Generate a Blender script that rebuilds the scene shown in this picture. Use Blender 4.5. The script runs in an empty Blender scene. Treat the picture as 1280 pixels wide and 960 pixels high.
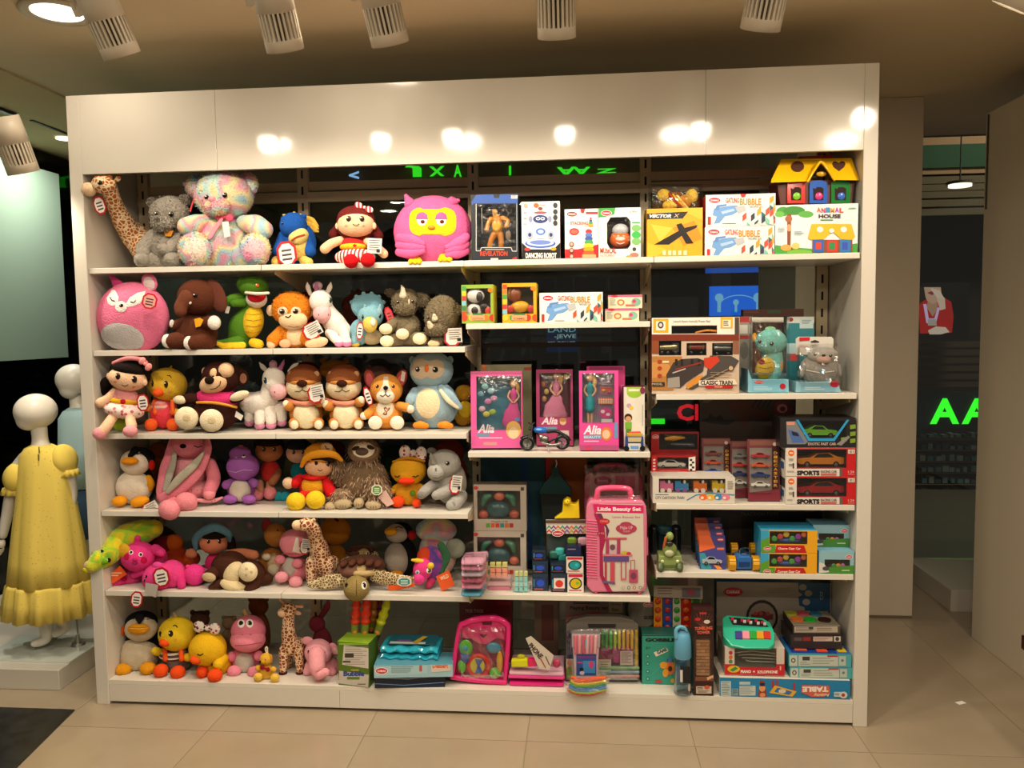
import bpy,bmesh,math,random
import numpy as np
from mathutils import Vector,Matrix
random.seed(7); rng =np.random.RandomState(7)
SC =bpy.context.scene; COL =SC.collection

# ---------------------------------------------------------------- camera, world, light, exposure
CAM_LOC =np.array([1.9605,-2.9536,1.4970])
CAM_R =np.array([0.99610,0.08724,-0.01316]); CAM_U =np.array([0.00683,0.07251,0.99734]); CAM_F =np.array([-0.08796,0.99355,-0.07163])
FPX =995.0
cd =bpy.data.cameras.new('camera'); cam =bpy.data.objects.new('camera',cd); COL.objects.link(cam)
cd.sensor_width =36; cd.lens =36 * FPX / 1280; cd.clip_end =60; cd.clip_start =.02
cam.matrix_world =Matrix([[*(CAM_R[i],CAM_U[i],-CAM_F[i]),CAM_LOC[i]] for i in range(3)] + [[0,0,0,1]])
SC.camera =cam
SC.view_settings.view_transform ='Standard'; SC.view_settings.look ='None'
SC.view_settings.gamma =1; SC.view_settings.use_curve_mapping =False; SC.view_settings.exposure =-0.18
try:
    SC.cycles.max_bounces =7; SC.cycles.transparent_max_bounces =16; SC.cycles.caustics_reflective =False; SC.cycles.caustics_refractive =False
    SC.cycles.sample_clamp_indirect =4
except Exception: pass
w =bpy.data.worlds.new('store_air'); SC.world =w; w.use_nodes =True
w.node_tree.nodes['Background'].inputs[0].default_value =(1,.88,.72,1); w.node_tree.nodes['Background'].inputs[1].default_value =.19
WARM =(1.0,.85,.66)
def disk_light(name,loc,power,size,col=WARM,rot=(0,0,0),spread=None):
    l =bpy.data.lights.new(name,'AREA'); l.shape ='DISK'; l.size =size; l.energy =power; l.color =col
    if spread: l.spread =spread
    o =bpy.data.objects.new(name,l); COL.objects.link(o); o.location =loc; o.rotation_euler =rot; return o
# recessed ceiling downlights: the ones in view and unseen ones added further back for fill (no fixtures there)
DOWNLIGHTS =[(.20,-.32),(1.19,-.50),(3.62,-.95),(.2,-1.6),(1.3,-1.7),(2.5,-1.7),(3.5,-2.0),(.4,-3.0),(1.5,-3.3),(2.7,-3.3),(3.5,-3.3)]
for x_,y_ in DOWNLIGHTS: disk_light('downlight_lamp',(x_,y_,2.572),15.0 if y_ < -1 else 4.0,.15)
disk_light('mall_fill',(5.6,3.3,3.7),50.0,.5,(1,.9,.75)); disk_light('mall_fill',(-3.0,3.3,3.7),20.0,.5,(1,.9,.75))  # added fill lights without fixtures, to lift the dim mall view
BAY_LIGHTS =[(-.80,.60),(-.88,1.30)]
for x_,y_ in BAY_LIGHTS: disk_light('bay_lamp',(x_,y_,2.56),15.0,.07,(1,.93,.8))

# ---------------------------------------------------------------- pixel <-> place
K =[0.,0.,1.]          # measuring window on the photograph: x0, y0, pixels per unit
def G(x0,y0,w_): K[:] =[x0,y0,w_ / 1280.]
def ray(x,y):
    px,py =K[0] + x * K[2],K[1] + y * K[2]
    return CAM_F * FPX + CAM_R * (px - 640) + CAM_U * (480 - py)
def at(x,y,Y):
    d =ray(x,y); return CAM_LOC + d * ((Y - CAM_LOC[1]) / d[1])

# ---------------------------------------------------------------- materials
MATS ={}
def lin(h):
    h =h.lstrip('#'); c =[int(h[i:i + 2],16) / 255 for i in (0,2,4)]
    return tuple(v / 12.92 if v <= .04045 else ((v + .055) / 1.055) ** 2.4 for v in c) + (1,)
def bsdf(m):
    m.use_nodes =True; return m.node_tree.nodes['Principled BSDF']
def N(m,t,**kw):
    n =m.node_tree.nodes.new(t)
    for k,v in kw.items():
        if k in n.inputs: n.inputs[k].default_value =v
        else: setattr(n,k,v)
    return n
def L(m,a,ao,b,bo): m.node_tree.links.new(a.outputs[ao],b.inputs[bo])
def M(col,kind='card'):
    key =(col,kind)
    if key in MATS: return MATS[key]
    m =bpy.data.materials.new(kind + '_' + col.strip('#')); b =bsdf(m); MATS[key] =m
    if kind == 'emit' or kind.startswith('emit'):
        s =float(kind[4:] or 1)
        b.inputs['Base Color'].default_value =(0,0,0,1); b.inputs['Emission Color'].default_value =lin(col); b.inputs['Emission Strength'].default_value =s
        return m
    c =lin(col); b.inputs['Base Color'].default_value =c
    if kind in ('plush','fur','pile'):
        b.inputs['Roughness'].default_value =.95; b.inputs['Specular IOR Level'].default_value =.12
        b.inputs['Sheen Weight'].default_value =.25; b.inputs['Sheen Roughness'].default_value =.5; b.inputs['Sheen Tint'].default_value =c
        tc =N(m,'ShaderNodeTexCoord'); nz =N(m,'ShaderNodeTexNoise',Scale={'plush': 190.,'fur': 120.,'pile': 420.}[kind],Detail=3.)
        L(m,tc,'Object',nz,'Vector')
        bp =N(m,'ShaderNodeBump',Strength={'plush': .7,'fur': .9,'pile': .5}[kind],Distance={'plush': .005,'fur': .008,'pile': .0015}[kind])
        L(m,nz,'Fac',bp,'Height'); L(m,bp,'Normal',b,'Normal')
        n2 =N(m,'ShaderNodeTexNoise',Scale=28. if kind != 'fur' else 60.,Detail=2.); L(m,tc,'Object',n2,'Vector')
        mx =N(m,'ShaderNodeMix',data_type='RGBA'); mx.inputs[6].default_value =tuple(v * (.82 if kind != 'fur' else .6) for v in c[:3]) + (1,); mx.inputs[7].default_value =tuple(min(1,v * 1.1) for v in c[:3]) + (1,)
        L(m,n2,'Fac',mx,0); m.node_tree.links.new(mx.outputs[2],b.inputs['Base Color'])
    elif kind == 'card': b.inputs['Roughness'].default_value =.42
    elif kind == 'matte': b.inputs['Roughness'].default_value =.85
    elif kind == 'gloss': b.inputs['Roughness'].default_value =.12
    elif kind == 'plastic': b.inputs['Roughness'].default_value =.25
    elif kind == 'metal': b.inputs['Metallic'].default_value =.9; b.inputs['Roughness'].default_value =.3
    elif kind == 'film':      # thin clear wrap: mostly see-through with a shiny skin
        b.inputs['Roughness'].default_value =.08
        tr =N(m,'ShaderNodeBsdfTransparent'); gl =N(m,'ShaderNodeBsdfGlossy',Roughness=.16); ly =N(m,'ShaderNodeLayerWeight',Blend=.35)
        rm =N(m,'ShaderNodeMath',operation='MULTIPLY_ADD'); rm.inputs[1].default_value =.8; rm.inputs[2].default_value =.07
        ms =N(m,'ShaderNodeMixShader'); tr.inputs[0].default_value =c
        tc =N(m,'ShaderNodeTexCoord'); nz =N(m,'ShaderNodeTexNoise',Scale=22.,Detail=3.); L(m,tc,'Object',nz,'Vector')
        bp =N(m,'ShaderNodeBump',Strength=.6,Distance=.01); L(m,nz,'Fac',bp,'Height'); L(m,bp,'Normal',gl,'Normal')
        L(m,ly,'Facing',rm,0); L(m,rm,0,ms,0); L(m,tr,0,ms,1); L(m,gl,0,ms,2)
        m.node_tree.links.new(ms.outputs[0],m.node_tree.nodes['Material Output'].inputs[0])
    elif kind == 'pane':
        tr =N(m,'ShaderNodeBsdfTransparent'); tr.inputs[0].default_value =c; gl =N(m,'ShaderNodeBsdfGlossy',Roughness=.01)
        fr =N(m,'ShaderNodeFresnel',IOR=1.5); ms =N(m,'ShaderNodeMixShader')
        L(m,fr,0,ms,0); L(m,tr,0,ms,1); L(m,gl,0,ms,2)
        m.node_tree.links.new(ms.outputs[0],m.node_tree.nodes['Material Output'].inputs[0])
    return m
def ramp(m,stops,interp='LINEAR'):
    r =N(m,'ShaderNodeValToRGB'); e =r.color_ramp.elements; r.color_ramp.interpolation =interp
    while len(e) < len(stops): e.new(.5)
    for i,(p,c) in enumerate(stops): e[i].position =p; e[i].color =lin(c)
    return r
def Mspots(name,cell,line,scale,width=.12):    # net of pale lines round dark cells
    if name in MATS: return MATS[name]
    m =bpy.data.materials.new(name); b =bsdf(m); MATS[name] =m; b.inputs['Roughness'].default_value =.9
    tc =N(m,'ShaderNodeTexCoord'); v =N(m,'ShaderNodeTexVoronoi',feature='DISTANCE_TO_EDGE',Scale=scale); v.inputs['Randomness'].default_value =.8
    r =ramp(m,[(width,line),(width + .05,cell)]); L(m,tc,'Object',v,'Vector'); L(m,v,'Distance',r,0)
    L(m,r,0,b,'Base Color'); return m
def Mdots(name,base,cols,scale,size=.3):       # scattered blots on cloth
    if name in MATS: return MATS[name]
    m =bpy.data.materials.new(name); b =bsdf(m); MATS[name] =m; b.inputs['Roughness'].default_value =.9
    tc =N(m,'ShaderNodeTexCoord'); v =N(m,'ShaderNodeTexVoronoi',Scale=scale); L(m,tc,'Object',v,'Vector')
    r =ramp(m,[(size,'#ffffff'),(size + .04,'#000000')]); L(m,v,'Distance',r,0)
    r2 =ramp(m,[(i / len(cols),c) for i,c in enumerate(cols)],'CONSTANT')
    sp =N(m,'ShaderNodeSeparateColor'); L(m,v,'Color',sp,0); L(m,sp,0,r2,0)
    mx =N(m,'ShaderNodeMix',data_type='RGBA'); mx.inputs[6].default_value =lin(base)
    L(m,r,0,mx,0); m.node_tree.links.new(r2.outputs[0],mx.inputs[7]); m.node_tree.links.new(mx.outputs[2],b.inputs['Base Color']); return m
def Mtie(name,cols,scale=6.):                    # soft tie-dyed pile
    if name in MATS: return MATS[name]
    m =bpy.data.materials.new(name); b =bsdf(m); MATS[name] =m; b.inputs['Roughness'].default_value =.95; b.inputs['Sheen Weight'].default_value =.3
    tc =N(m,'ShaderNodeTexCoord'); nz =N(m,'ShaderNodeTexNoise',Scale=scale,Detail=1.); L(m,tc,'Object',nz,'Vector')
    n =len(cols); r =ramp(m,[(.3 + .4 * i / (n - 1),c) for i,c in enumerate(cols)]); L(m,nz,'Fac',r,0); L(m,r,0,b,'Base Color')
    n2 =N(m,'ShaderNodeTexNoise',Scale=150.,Detail=3.); L(m,tc,'Object',n2,'Vector'); bp =N(m,'ShaderNodeBump',Strength=.8,Distance=.005)
    L(m,n2,'Fac',bp,'Height'); L(m,bp,'Normal',b,'Normal'); return m
def Mstripe(name,c1,c2,scale,axis=0,duty=.5):
    if name in MATS: return MATS[name]
    m =bpy.data.materials.new(name); b =bsdf(m); MATS[name] =m; b.inputs['Roughness'].default_value =.85
    tc =N(m,'ShaderNodeTexCoord'); sx =N(m,'ShaderNodeSeparateXYZ'); L(m,tc,'Object',sx,0)
    mm =N(m,'ShaderNodeMath',operation='MULTIPLY'); mm.inputs[1].default_value =scale; L(m,sx,axis,mm,0)
    f =N(m,'ShaderNodeMath',operation='FRACT'); L(m,mm,0,f,0); r =ramp(m,[(0,c1),(duty,c2)],'CONSTANT'); L(m,f,0,r,0); L(m,r,0,b,'Base Color'); return m
def asmat(c,kind):
    return c if isinstance(c,bpy.types.Material) else M(c,kind)

# ---------------------------------------------------------------- objects
def tag(o,label=None,cat=None,group=None,kind=None):
    for k,v in (('label',label),('category',cat),('group',group),('kind',kind)):
        if v: o[k] =v
    return o
def mk(name,verts,faces,mats,parent=None,smooth=False,fmat=None):
    me =bpy.data.meshes.new(name); me.from_pydata([tuple(map(float,v)) for v in verts],[],faces)
    for m in (mats if isinstance(mats,(list,tuple)) else [mats]): me.materials.append(m)
    if smooth: me.polygons.foreach_set('use_smooth',[True] * len(me.polygons))
    if fmat is not None: me.polygons.foreach_set('material_index',fmat)
    me.update(); o =bpy.data.objects.new(name,me); COL.objects.link(o)
    if parent is not None: o.parent =parent
    return o
def box_vf(x0,y0,z0,x1,y1,z1):
    v =[(x0,y0,z0),(x1,y0,z0),(x1,y1,z0),(x0,y1,z0),(x0,y0,z1),(x1,y0,z1),(x1,y1,z1),(x0,y1,z1)]
    return v,[(0,3,2,1),(4,5,6,7),(0,1,5,4),(1,2,6,5),(2,3,7,6),(3,0,4,7)]
class MB:
    def __init__(s): s.v =[]; s.f =[]; s.m =[]; s.mats =[]
    def mi(s,m):
        if m not in s.mats: s.mats.append(m)
        return s.mats.index(m)
    def add(s,v,f,m):
        n =len(s.v); s.v += [tuple(map(float,p)) for p in v]; s.f += [tuple(i + n for i in q) for q in f]; s.m += [s.mi(m)] * len(f); return s
    def box(s,x0,y0,z0,x1,y1,z1,m): return s.add(*box_vf(x0,y0,z0,x1,y1,z1),m)
    def cyl(s,c,r,h,m,n=20,axis=2,r2=None):
        r2 =r if r2 is None else r2; v =[]
        for k,(rr,z) in enumerate(((r,0),(r2,h))):
            for i in range(n):
                a =2 * math.pi * i / n; p =[0,0,0]; p[(axis + 1) % 3] =rr * math.cos(a); p[(axis + 2) % 3] =rr * math.sin(a); p[axis] =z
                v.append((c[0] + p[0],c[1] + p[1],c[2] + p[2]))
        f =[(i,(i + 1) % n,n + (i + 1) % n,n + i) for i in range(n)] + [tuple(range(n))[::-1],tuple(range(n,2 * n))]
        return s.add(v,f,m)
    def build(s,name,parent=None,smooth=False): return mk(name,s.v,s.f,s.mats,parent,smooth,s.m)
def bev(o,w_=.003,n=2):
    b =o.modifiers.new('edge','BEVEL'); b.width =w_; b.segments =n; b.limit_method ='ANGLE'; return o
def box(name,x0,y0,z0,x1,y1,z1,m,parent=None,bevel=0):
    o =mk(name,*box_vf(x0,y0,z0,x1,y1,z1),m,parent)
    return bev(o,bevel) if bevel else o
def struct(o): o['kind'] ='structure'; return o
def empty(name,loc=(0,0,0),parent=None):
    o =bpy.data.objects.new(name,None); COL.objects.link(o); o.location =tuple(loc); o.empty_display_size =.05
    if parent: o.parent =parent
    return o

NS,NR =22,14
_sph_dirs =None
def sphere_data():
    global _sph_dirs
    if _sph_dirs is None:
        v =[(0,0,1)]
        for j in range(1,NR):
            t =math.pi * j / NR
            for i in range(NS):
                a =2 * math.pi * i / NS; v.append((math.sin(t) * math.cos(a),math.sin(t) * math.sin(a),math.cos(t)))
        v.append((0,0,-1)); f =[]
        for i in range(NS): f.append((0,1 + i,1 + (i + 1) % NS))
        for j in range(NR - 2):
            for i in range(NS):
                a =1 + j * NS + i; b =1 + j * NS + (i + 1) % NS; f.append((a,a + NS,b + NS,b))
        n =len(v) - 1; o =1 + (NR - 2) * NS
        for i in range(NS): f.append((n,o + (i + 1) % NS,o + i))
        _sph_dirs =(np.array(v),f)
    return _sph_dirs

def poly_tris(pts):
    """ear-less filling: a polygon face is left to the mesh tessellator"""
    return [tuple(range(len(pts)))]

class Host:
    pass
class Toy:
    """A thing measured off the photograph and stood at its real depth: u to the right, v towards the viewer, w up."""
    def __init__(s,name,label,cat,x,Y,z,yaw=0,pitch=0,group=None,kind='plush'):
        P =at(x,0,Y); s.O =np.array([P[0],Y,z]); s.z =z; s.Y =Y
        # pixel column shifts slightly with height: take the column at the shelf height
        for _ in range(3):
            d =s.O - CAM_LOC; py =480 - FPX * (d @ CAM_U) / (d @ CAM_F); P =at(x,(py - K[1]) / K[2],Y); s.O[0] =P[0]
        cy,sy =math.cos(yaw),math.sin(yaw); s.yaw =yaw; s.pitch =pitch
        s.U =np.array([cy,sy,0.]); nf =np.array([sy,-cy,0.])
        s.Nf =nf * math.cos(pitch) + np.array([0,0,1.]) * math.sin(pitch); s.W =np.array([0,0,1.]) * math.cos(pitch) - nf * math.sin(pitch)
        s.root =empty(name,s.O); s.root.rotation_euler =Matrix([[s.U[i],-s.Nf[i],s.W[i]] for i in range(3)]).to_euler()
        tag(s.root,label,cat,group); s.kind =kind; s.hosts ={}; s.allh =[]
        s.S =K[2] * ((s.O - CAM_LOC) @ CAM_F) / FPX     # metres per measuring unit
        s.mv =[]; s.lz =0
    def loc(s,x,y,f=0.):
        """(u, -v, w) in the thing's frame of the point seen at x, y, f units in front of its base plane"""
        d =ray(x,y); n =s.Nf; o =s.O + n * f * s.S; t =((o - CAM_LOC) @ n) / (d @ n); p =CAM_LOC + d * t - s.O
        return np.array([p @ s.U,-(p @ n),p @ s.W])
    def part(s,name,v,f,mats,parent=None,smooth=True,fmat=None):
        v =np.asarray(v,float); s.mv.append(v[:,2].min()); o =mk(name,v,f,mats,parent or s.root,smooth,fmat); return o
    def e(s,name,cx,cy,rx,ry,col,f=0.,rz=None,rot=0.,tilt=0.,parent=None,kind=None,sq=1.,noise=0.,host=True):
        c =s.loc(cx,cy,f); rz =(min(rx,ry) * .9 if rz is None else rz)
        d,F =sphere_data(); d =d.copy()
        if sq != 1: d =np.sign(d) * np.abs(d) ** sq
        if noise: d =d * (1 + noise * np.sin(d @ rng.uniform(-5,5,(3,1)) + rng.uniform(0,6)))
        p =d * np.array([rx,rz,ry]) * s.S; a =-math.radians(rot); ca,sa =math.cos(a),math.sin(a)
        R =np.array([[ca,0,-sa],[0,1,0],[sa,0,ca]])
        t =math.radians(tilt); T =np.array([[1,0,0],[0,math.cos(t),-math.sin(t)],[0,math.sin(t),math.cos(t)]])
        v =p @ (T @ R).T + c
        o =s.part(name,v,F,asmat(col,kind or s.kind),parent)
        h =Host(); h.o =o; h.c =c; h.A =(T @ R) @ np.diag(np.array([rx,rz,ry]) * s.S); h.Ai =np.linalg.inv(h.A); h.f =f; h.rz =rz; h.kind =kind or s.kind; h.col =col; s.allh.append(h)
        return h
    def surf(s,h,x,y,lift=.4):
        """front point of host seen at x, y"""
        n =s.Nf; d =ray(x,y); o =CAM_LOC - s.O; Rm =np.array([s.U,-n,s.W]); o =Rm @ o; d =Rm @ d; d =d / np.linalg.norm(d)
        a =h.Ai @ d; b =h.Ai @ (o - h.c); A =a @ a; B =a @ b; Cc =b @ b - 1; D =B * B - A * Cc
        if D > 0: t =(-B - math.sqrt(D)) / A
        else: t =-B / A
        return o + d * (t - lift * s.S)
    def patch(s,h,name,cx,cy,rx,ry,col,rot=0.,pts=None,lift=.5,kind=None,sub=True,sq=1.):
        """sewn-on piece lying on the host; pts = outline (any polygon) instead of an ellipse"""
        a0 =math.radians(rot); n =20; out =[]
        if pts is None:
            for i in range(n):
                a =2 * math.pi * i / n; ca,sa =math.cos(a),math.sin(a)
                if sq != 1: ca =math.copysign(abs(ca) ** sq,ca); sa =math.copysign(abs(sa) ** sq,sa)
                x,y =rx * ca,ry * sa; out.append((cx + x * math.cos(a0) - y * math.sin(a0),cy + x * math.sin(a0) + y * math.cos(a0)))
        else:
            cx =sum(p[0] for p in pts) / len(pts); cy =sum(p[1] for p in pts) / len(pts)
            for i,p in enumerate(pts):
                q =pts[(i + 1) % len(pts)]; m =max(1,int(math.hypot(q[0] - p[0],q[1] - p[1]) / 16)); out += [(p[0] + (q[0] - p[0]) * k / m,p[1] + (q[1] - p[1]) * k / m) for k in range(m)]
        n =len(out); v =[s.surf(h,cx,cy,lift)]; R =max(4,int(max(math.hypot(p[0] - cx,p[1] - cy) for p in out) / 16)); F =[]
        for j in range(1,R + 1):
            t =j / R
            for x,y in out: v.append(s.surf(h,cx + (x - cx) * t,cy + (y - cy) * t,lift * (1 if j < R else .15)))
        for i in range(n): F.append((0,1 + (i + 1) % n,1 + i))
        for j in range(R - 1):
            for i in range(n):
                a =1 + j * n + i; b =1 + j * n + (i + 1) % n; F.append((a,b,b + n,a + n))
        o =mk(name,v,F,asmat(col,kind or s.kind),h.o if sub else s.root,True); g =Host(); g.__dict__.update(h.__dict__); g.lift =lift; return g
    def eye(s,h,x,y,r,col='#120c08',ry=None,glint=True,white=0,parent=None,rot=0):
        ry =ry or r
        if white: s.patch(h,'eye_white',x,y,white,white * ry / r,'#f4efe6',lift=.7,kind='matte')
        p =s.surf(h,x,y,.9); d,F =sphere_data(); v =d * np.array([r,min(r,ry) * .55,ry]) * s.S + p; mats =[M(col,'gloss')]
        FF =list(F); fm =[0] * len(F)
        if glint:
            q =s.surf(h,x - r * .3,y - ry * .35,.9) + np.array([0,-min(r,ry) * .6 * s.S,0]); v2 =d * (min(r,ry) * .3 * s.S) * np.array([1,.5,1]) + q
            nn =len(v); v =np.vstack([v,v2]); FF += [tuple(i + nn for i in f_) for f_ in F]; fm += [1] * len(F); mats.append(M('#ffffff','gloss'))
        return mk('eye',v,FF,mats,h.o,True,fm)
    def tube(s,name,pts,col,kind=None,parent=None,n=12,sub=5,flat=1.,raw=False,mats=None):
        """pts: (x, y, r, f) joints in measuring units, rounded ends, smooth between; flat squashes towards the viewer"""
        P =[(np.array(p[0]) if raw else s.loc(p[0],p[1],p[3] if len(p) > 3 else 0.)) for p in pts]; R_ =[(p[1] if raw else p[2] * s.S) for p in pts]
        q,r =[],[]
        m =len(P)
        for i in range(m - 1):
            p0,p1,p2,p3 =P[max(i - 1,0)],P[i],P[i + 1],P[min(i + 2,m - 1)]
            for k in range(sub):
                t =k / sub; q.append(.5 * ((2 * p1) + (-p0 + p2) * t + (2 * p0 - 5 * p1 + 4 * p2 - p3) * t * t + (-p0 + 3 * p1 - 3 * p2 + p3) * t ** 3))
                tt =t * t * (3 - 2 * t); r.append(R_[i] * (1 - tt) + R_[i + 1] * tt)
        q.append(P[-1]); r.append(R_[-1])
        # round caps
        d0 =q[0] - q[1]; d0 =d0 / (np.linalg.norm(d0) + 1e-9); d1 =q[-1] - q[-2]; d1 =d1 / (np.linalg.norm(d1) + 1e-9)
        qs,rs =[],[]
        for k in (4,3,2,1): a =k / 4 * math.pi / 2 * .98; qs.append(q[0] + d0 * r[0] * math.sin(a)); rs.append(r[0] * math.cos(a))
        qs += q; rs += r
        for k in (1,2,3,4): a =k / 4 * math.pi / 2 * .98; qs.append(q[-1] + d1 * r[-1] * math.sin(a)); rs.append(r[-1] * math.cos(a))
        v,F =[],[]; up =np.array([0,1.,0.])
        for i,c in enumerate(qs):
            t =qs[min(i + 1,len(qs) - 1)] - qs[max(i - 1,0)]; t =t / (np.linalg.norm(t) + 1e-9)
            if abs(t @ up) > .97: side =np.cross(t,np.array([1.,0,0]))
            else: side =np.cross(t,up)
            side =side / np.linalg.norm(side); b =np.cross(side,t)
            for k in range(n):
                a =2 * math.pi * k / n; v.append(c + (side * math.cos(a) + b * math.sin(a) * flat) * rs[i])
        for i in range(len(qs) - 1):
            for k in range(n): a =i * n + k; b_ =i * n + (k + 1) % n; F.append((a,b_,b_ + n,a + n))
        F.append(tuple(range(n))[::-1]); F.append(tuple(range((len(qs) - 1) * n,len(qs) * n)))
        o =s.part(name,v,F,mats or asmat(col,kind or s.kind),parent); return o
    def stitch(s,h,pts,r,col='#1a100c',name='stitching'):
        """thread line following the host"""
        P =[]
        for i in range(len(pts) - 1):
            for k in range(4):
                t =k / 4; P.append((s.surf(h,pts[i][0] * (1 - t) + pts[i + 1][0] * t,pts[i][1] * (1 - t) + pts[i + 1][1] * t,.7),r * s.S))
        P.append((s.surf(h,*pts[-1],.7),r * s.S))
        return s.tube(name,P,col,'matte',parent=h.o,n=5,sub=1,raw=True)
    def slab(s,name,pts,f,th,col,kind='card',parent=None,lean=0.,smooth=False,bevel=0):
        """flat polygon of real thickness; pts in measuring units, front face at f"""
        a =[s.loc(x,y,f) for x,y in pts]; ar =sum(a[i][0] * a[(i + 1) % len(a)][2] - a[(i + 1) % len(a)][0] * a[i][2] for i in range(len(a)))
        if ar < 0: a =a[::-1]
        b =[p + np.array([0,th * s.S,0]) for p in a]; n =len(a)
        F =[tuple(range(n)),tuple(range(n,2 * n))[::-1]] + [(i,i + n,(i + 1) % n + n,(i + 1) % n) for i in range(n)]
        o =s.part(name,a + b,F,asmat(col,kind),parent,smooth)
        if bevel: bev(o,bevel)
        return o
    def hangtag(s,cx,cy,rx,ry,f,rot=0,edge='#b8161c',face='#efe8e0',ink='#4a3a3a',pts=None,name='hang_tag'):
        a0 =math.radians(rot)
        def P(u,v): return (cx + u * rx * math.cos(a0) - v * ry * math.sin(a0),cy + u * rx * math.sin(a0) + v * ry * math.cos(a0))
        oc =pts or [(-.45,-1),(.45,-1),(1,-.5),(1,.5),(.45,1),(-.45,1),(-1,.5),(-1,-.5)]
        t =s.slab(name,[P(*p) for p in oc],f,1.2,edge)
        s.lz += 1
        A =Art(s,f + .25,t,'tag_print'); A.poly([P(p[0] * .78,p[1] * .8) for p in oc],face)
        for k in range(3):
            y =-.35 + k * .35; A.poly([P(-.5,y),(P(.5,y)),P(.5,y + .16),P(-.5,y + .16)],ink)
        A.build(); return t
    def label_tag(s,cx,cy,rx,ry,f,rot=0,red=True):
        a0 =math.radians(rot)
        def P(u,v): return (cx + u * rx * math.cos(a0) - v * ry * math.sin(a0),cy + u * rx * math.sin(a0) + v * ry * math.cos(a0))
        if red: s.hangtag(cx - rx * .35,cy + ry * .3,rx * 1.15,ry * 1.25,f - 1.5,rot)
        t =s.slab('price_tag',[P(-1,-1),P(1,-1),P(1,1),P(-1,1)],f,.8,'#ded8cf')
        A =Art(s,f + .25,t,'tag_print')
        for k in range(5):
            y =-.75 + k * .3; A.poly([P(-.8,y),P(.8 - .2 * (k % 2),y),P(.8 - .2 * (k % 2),y + .1),P(-.8,y + .1)],'#55504c')
        A.poly([P(.3,.4),P(.8,.4),P(.8,.85),P(.3,.85)],'#222020'); A.build(); return t
    def settle(s,maxshift=.06):
        """rest the thing on its shelf: lower it if it would float, and let soft undersides flatten where they press on the board"""
        dz =-min(s.mv) if s.mv else 0
        if -.06 < dz < 0: s.root.location.z += dz
        s.root.location.z += .0012
        if maxshift is not None:
            top =under_shelf(s.O[0],s.O[2]) - s.root.location.z; bot =max(0.,s.z - s.root.location.z)
            for o in s.root.children_recursive:
                if o.type != 'MESH': continue
                n =len(o.data.vertices); a =np.empty(n * 3); o.data.vertices.foreach_get('co',a); a =a.reshape(-1,3); c0 =a.copy()
                Y_ =a[:,1] + s.O[1]; ins =Y_ > .003; a[ins & (a[:,2] < bot),2] =bot; a[ins & (a[:,2] > top),2] =top
                a[Y_ > .36,1] =.36 - s.O[1]; a[ins & (a[:,0] + s.O[0] < .0545),0] =.0545 - s.O[0]; a[ins & (a[:,0] + s.O[0] > 2.951),0] =2.951 - s.O[0]
                if (a != c0).any(): o.data.vertices.foreach_set('co',a.ravel()); o.data.update()
        LOG.append((s.root.name,round(dz,3),round(s.root.location.x,2))); return s
def under_shelf(x,z):
    col =(.1,.467,.79,1.098,1.425,1.745) if x < 1.525 else (.1,.478,1.027,1.511,1.745) if x < 2.22 else (.1,.574,.833,1.242,1.745)
    return min([v for v in col if v > z + .05],default=2.2) - .0225
LOG =[]
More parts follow.
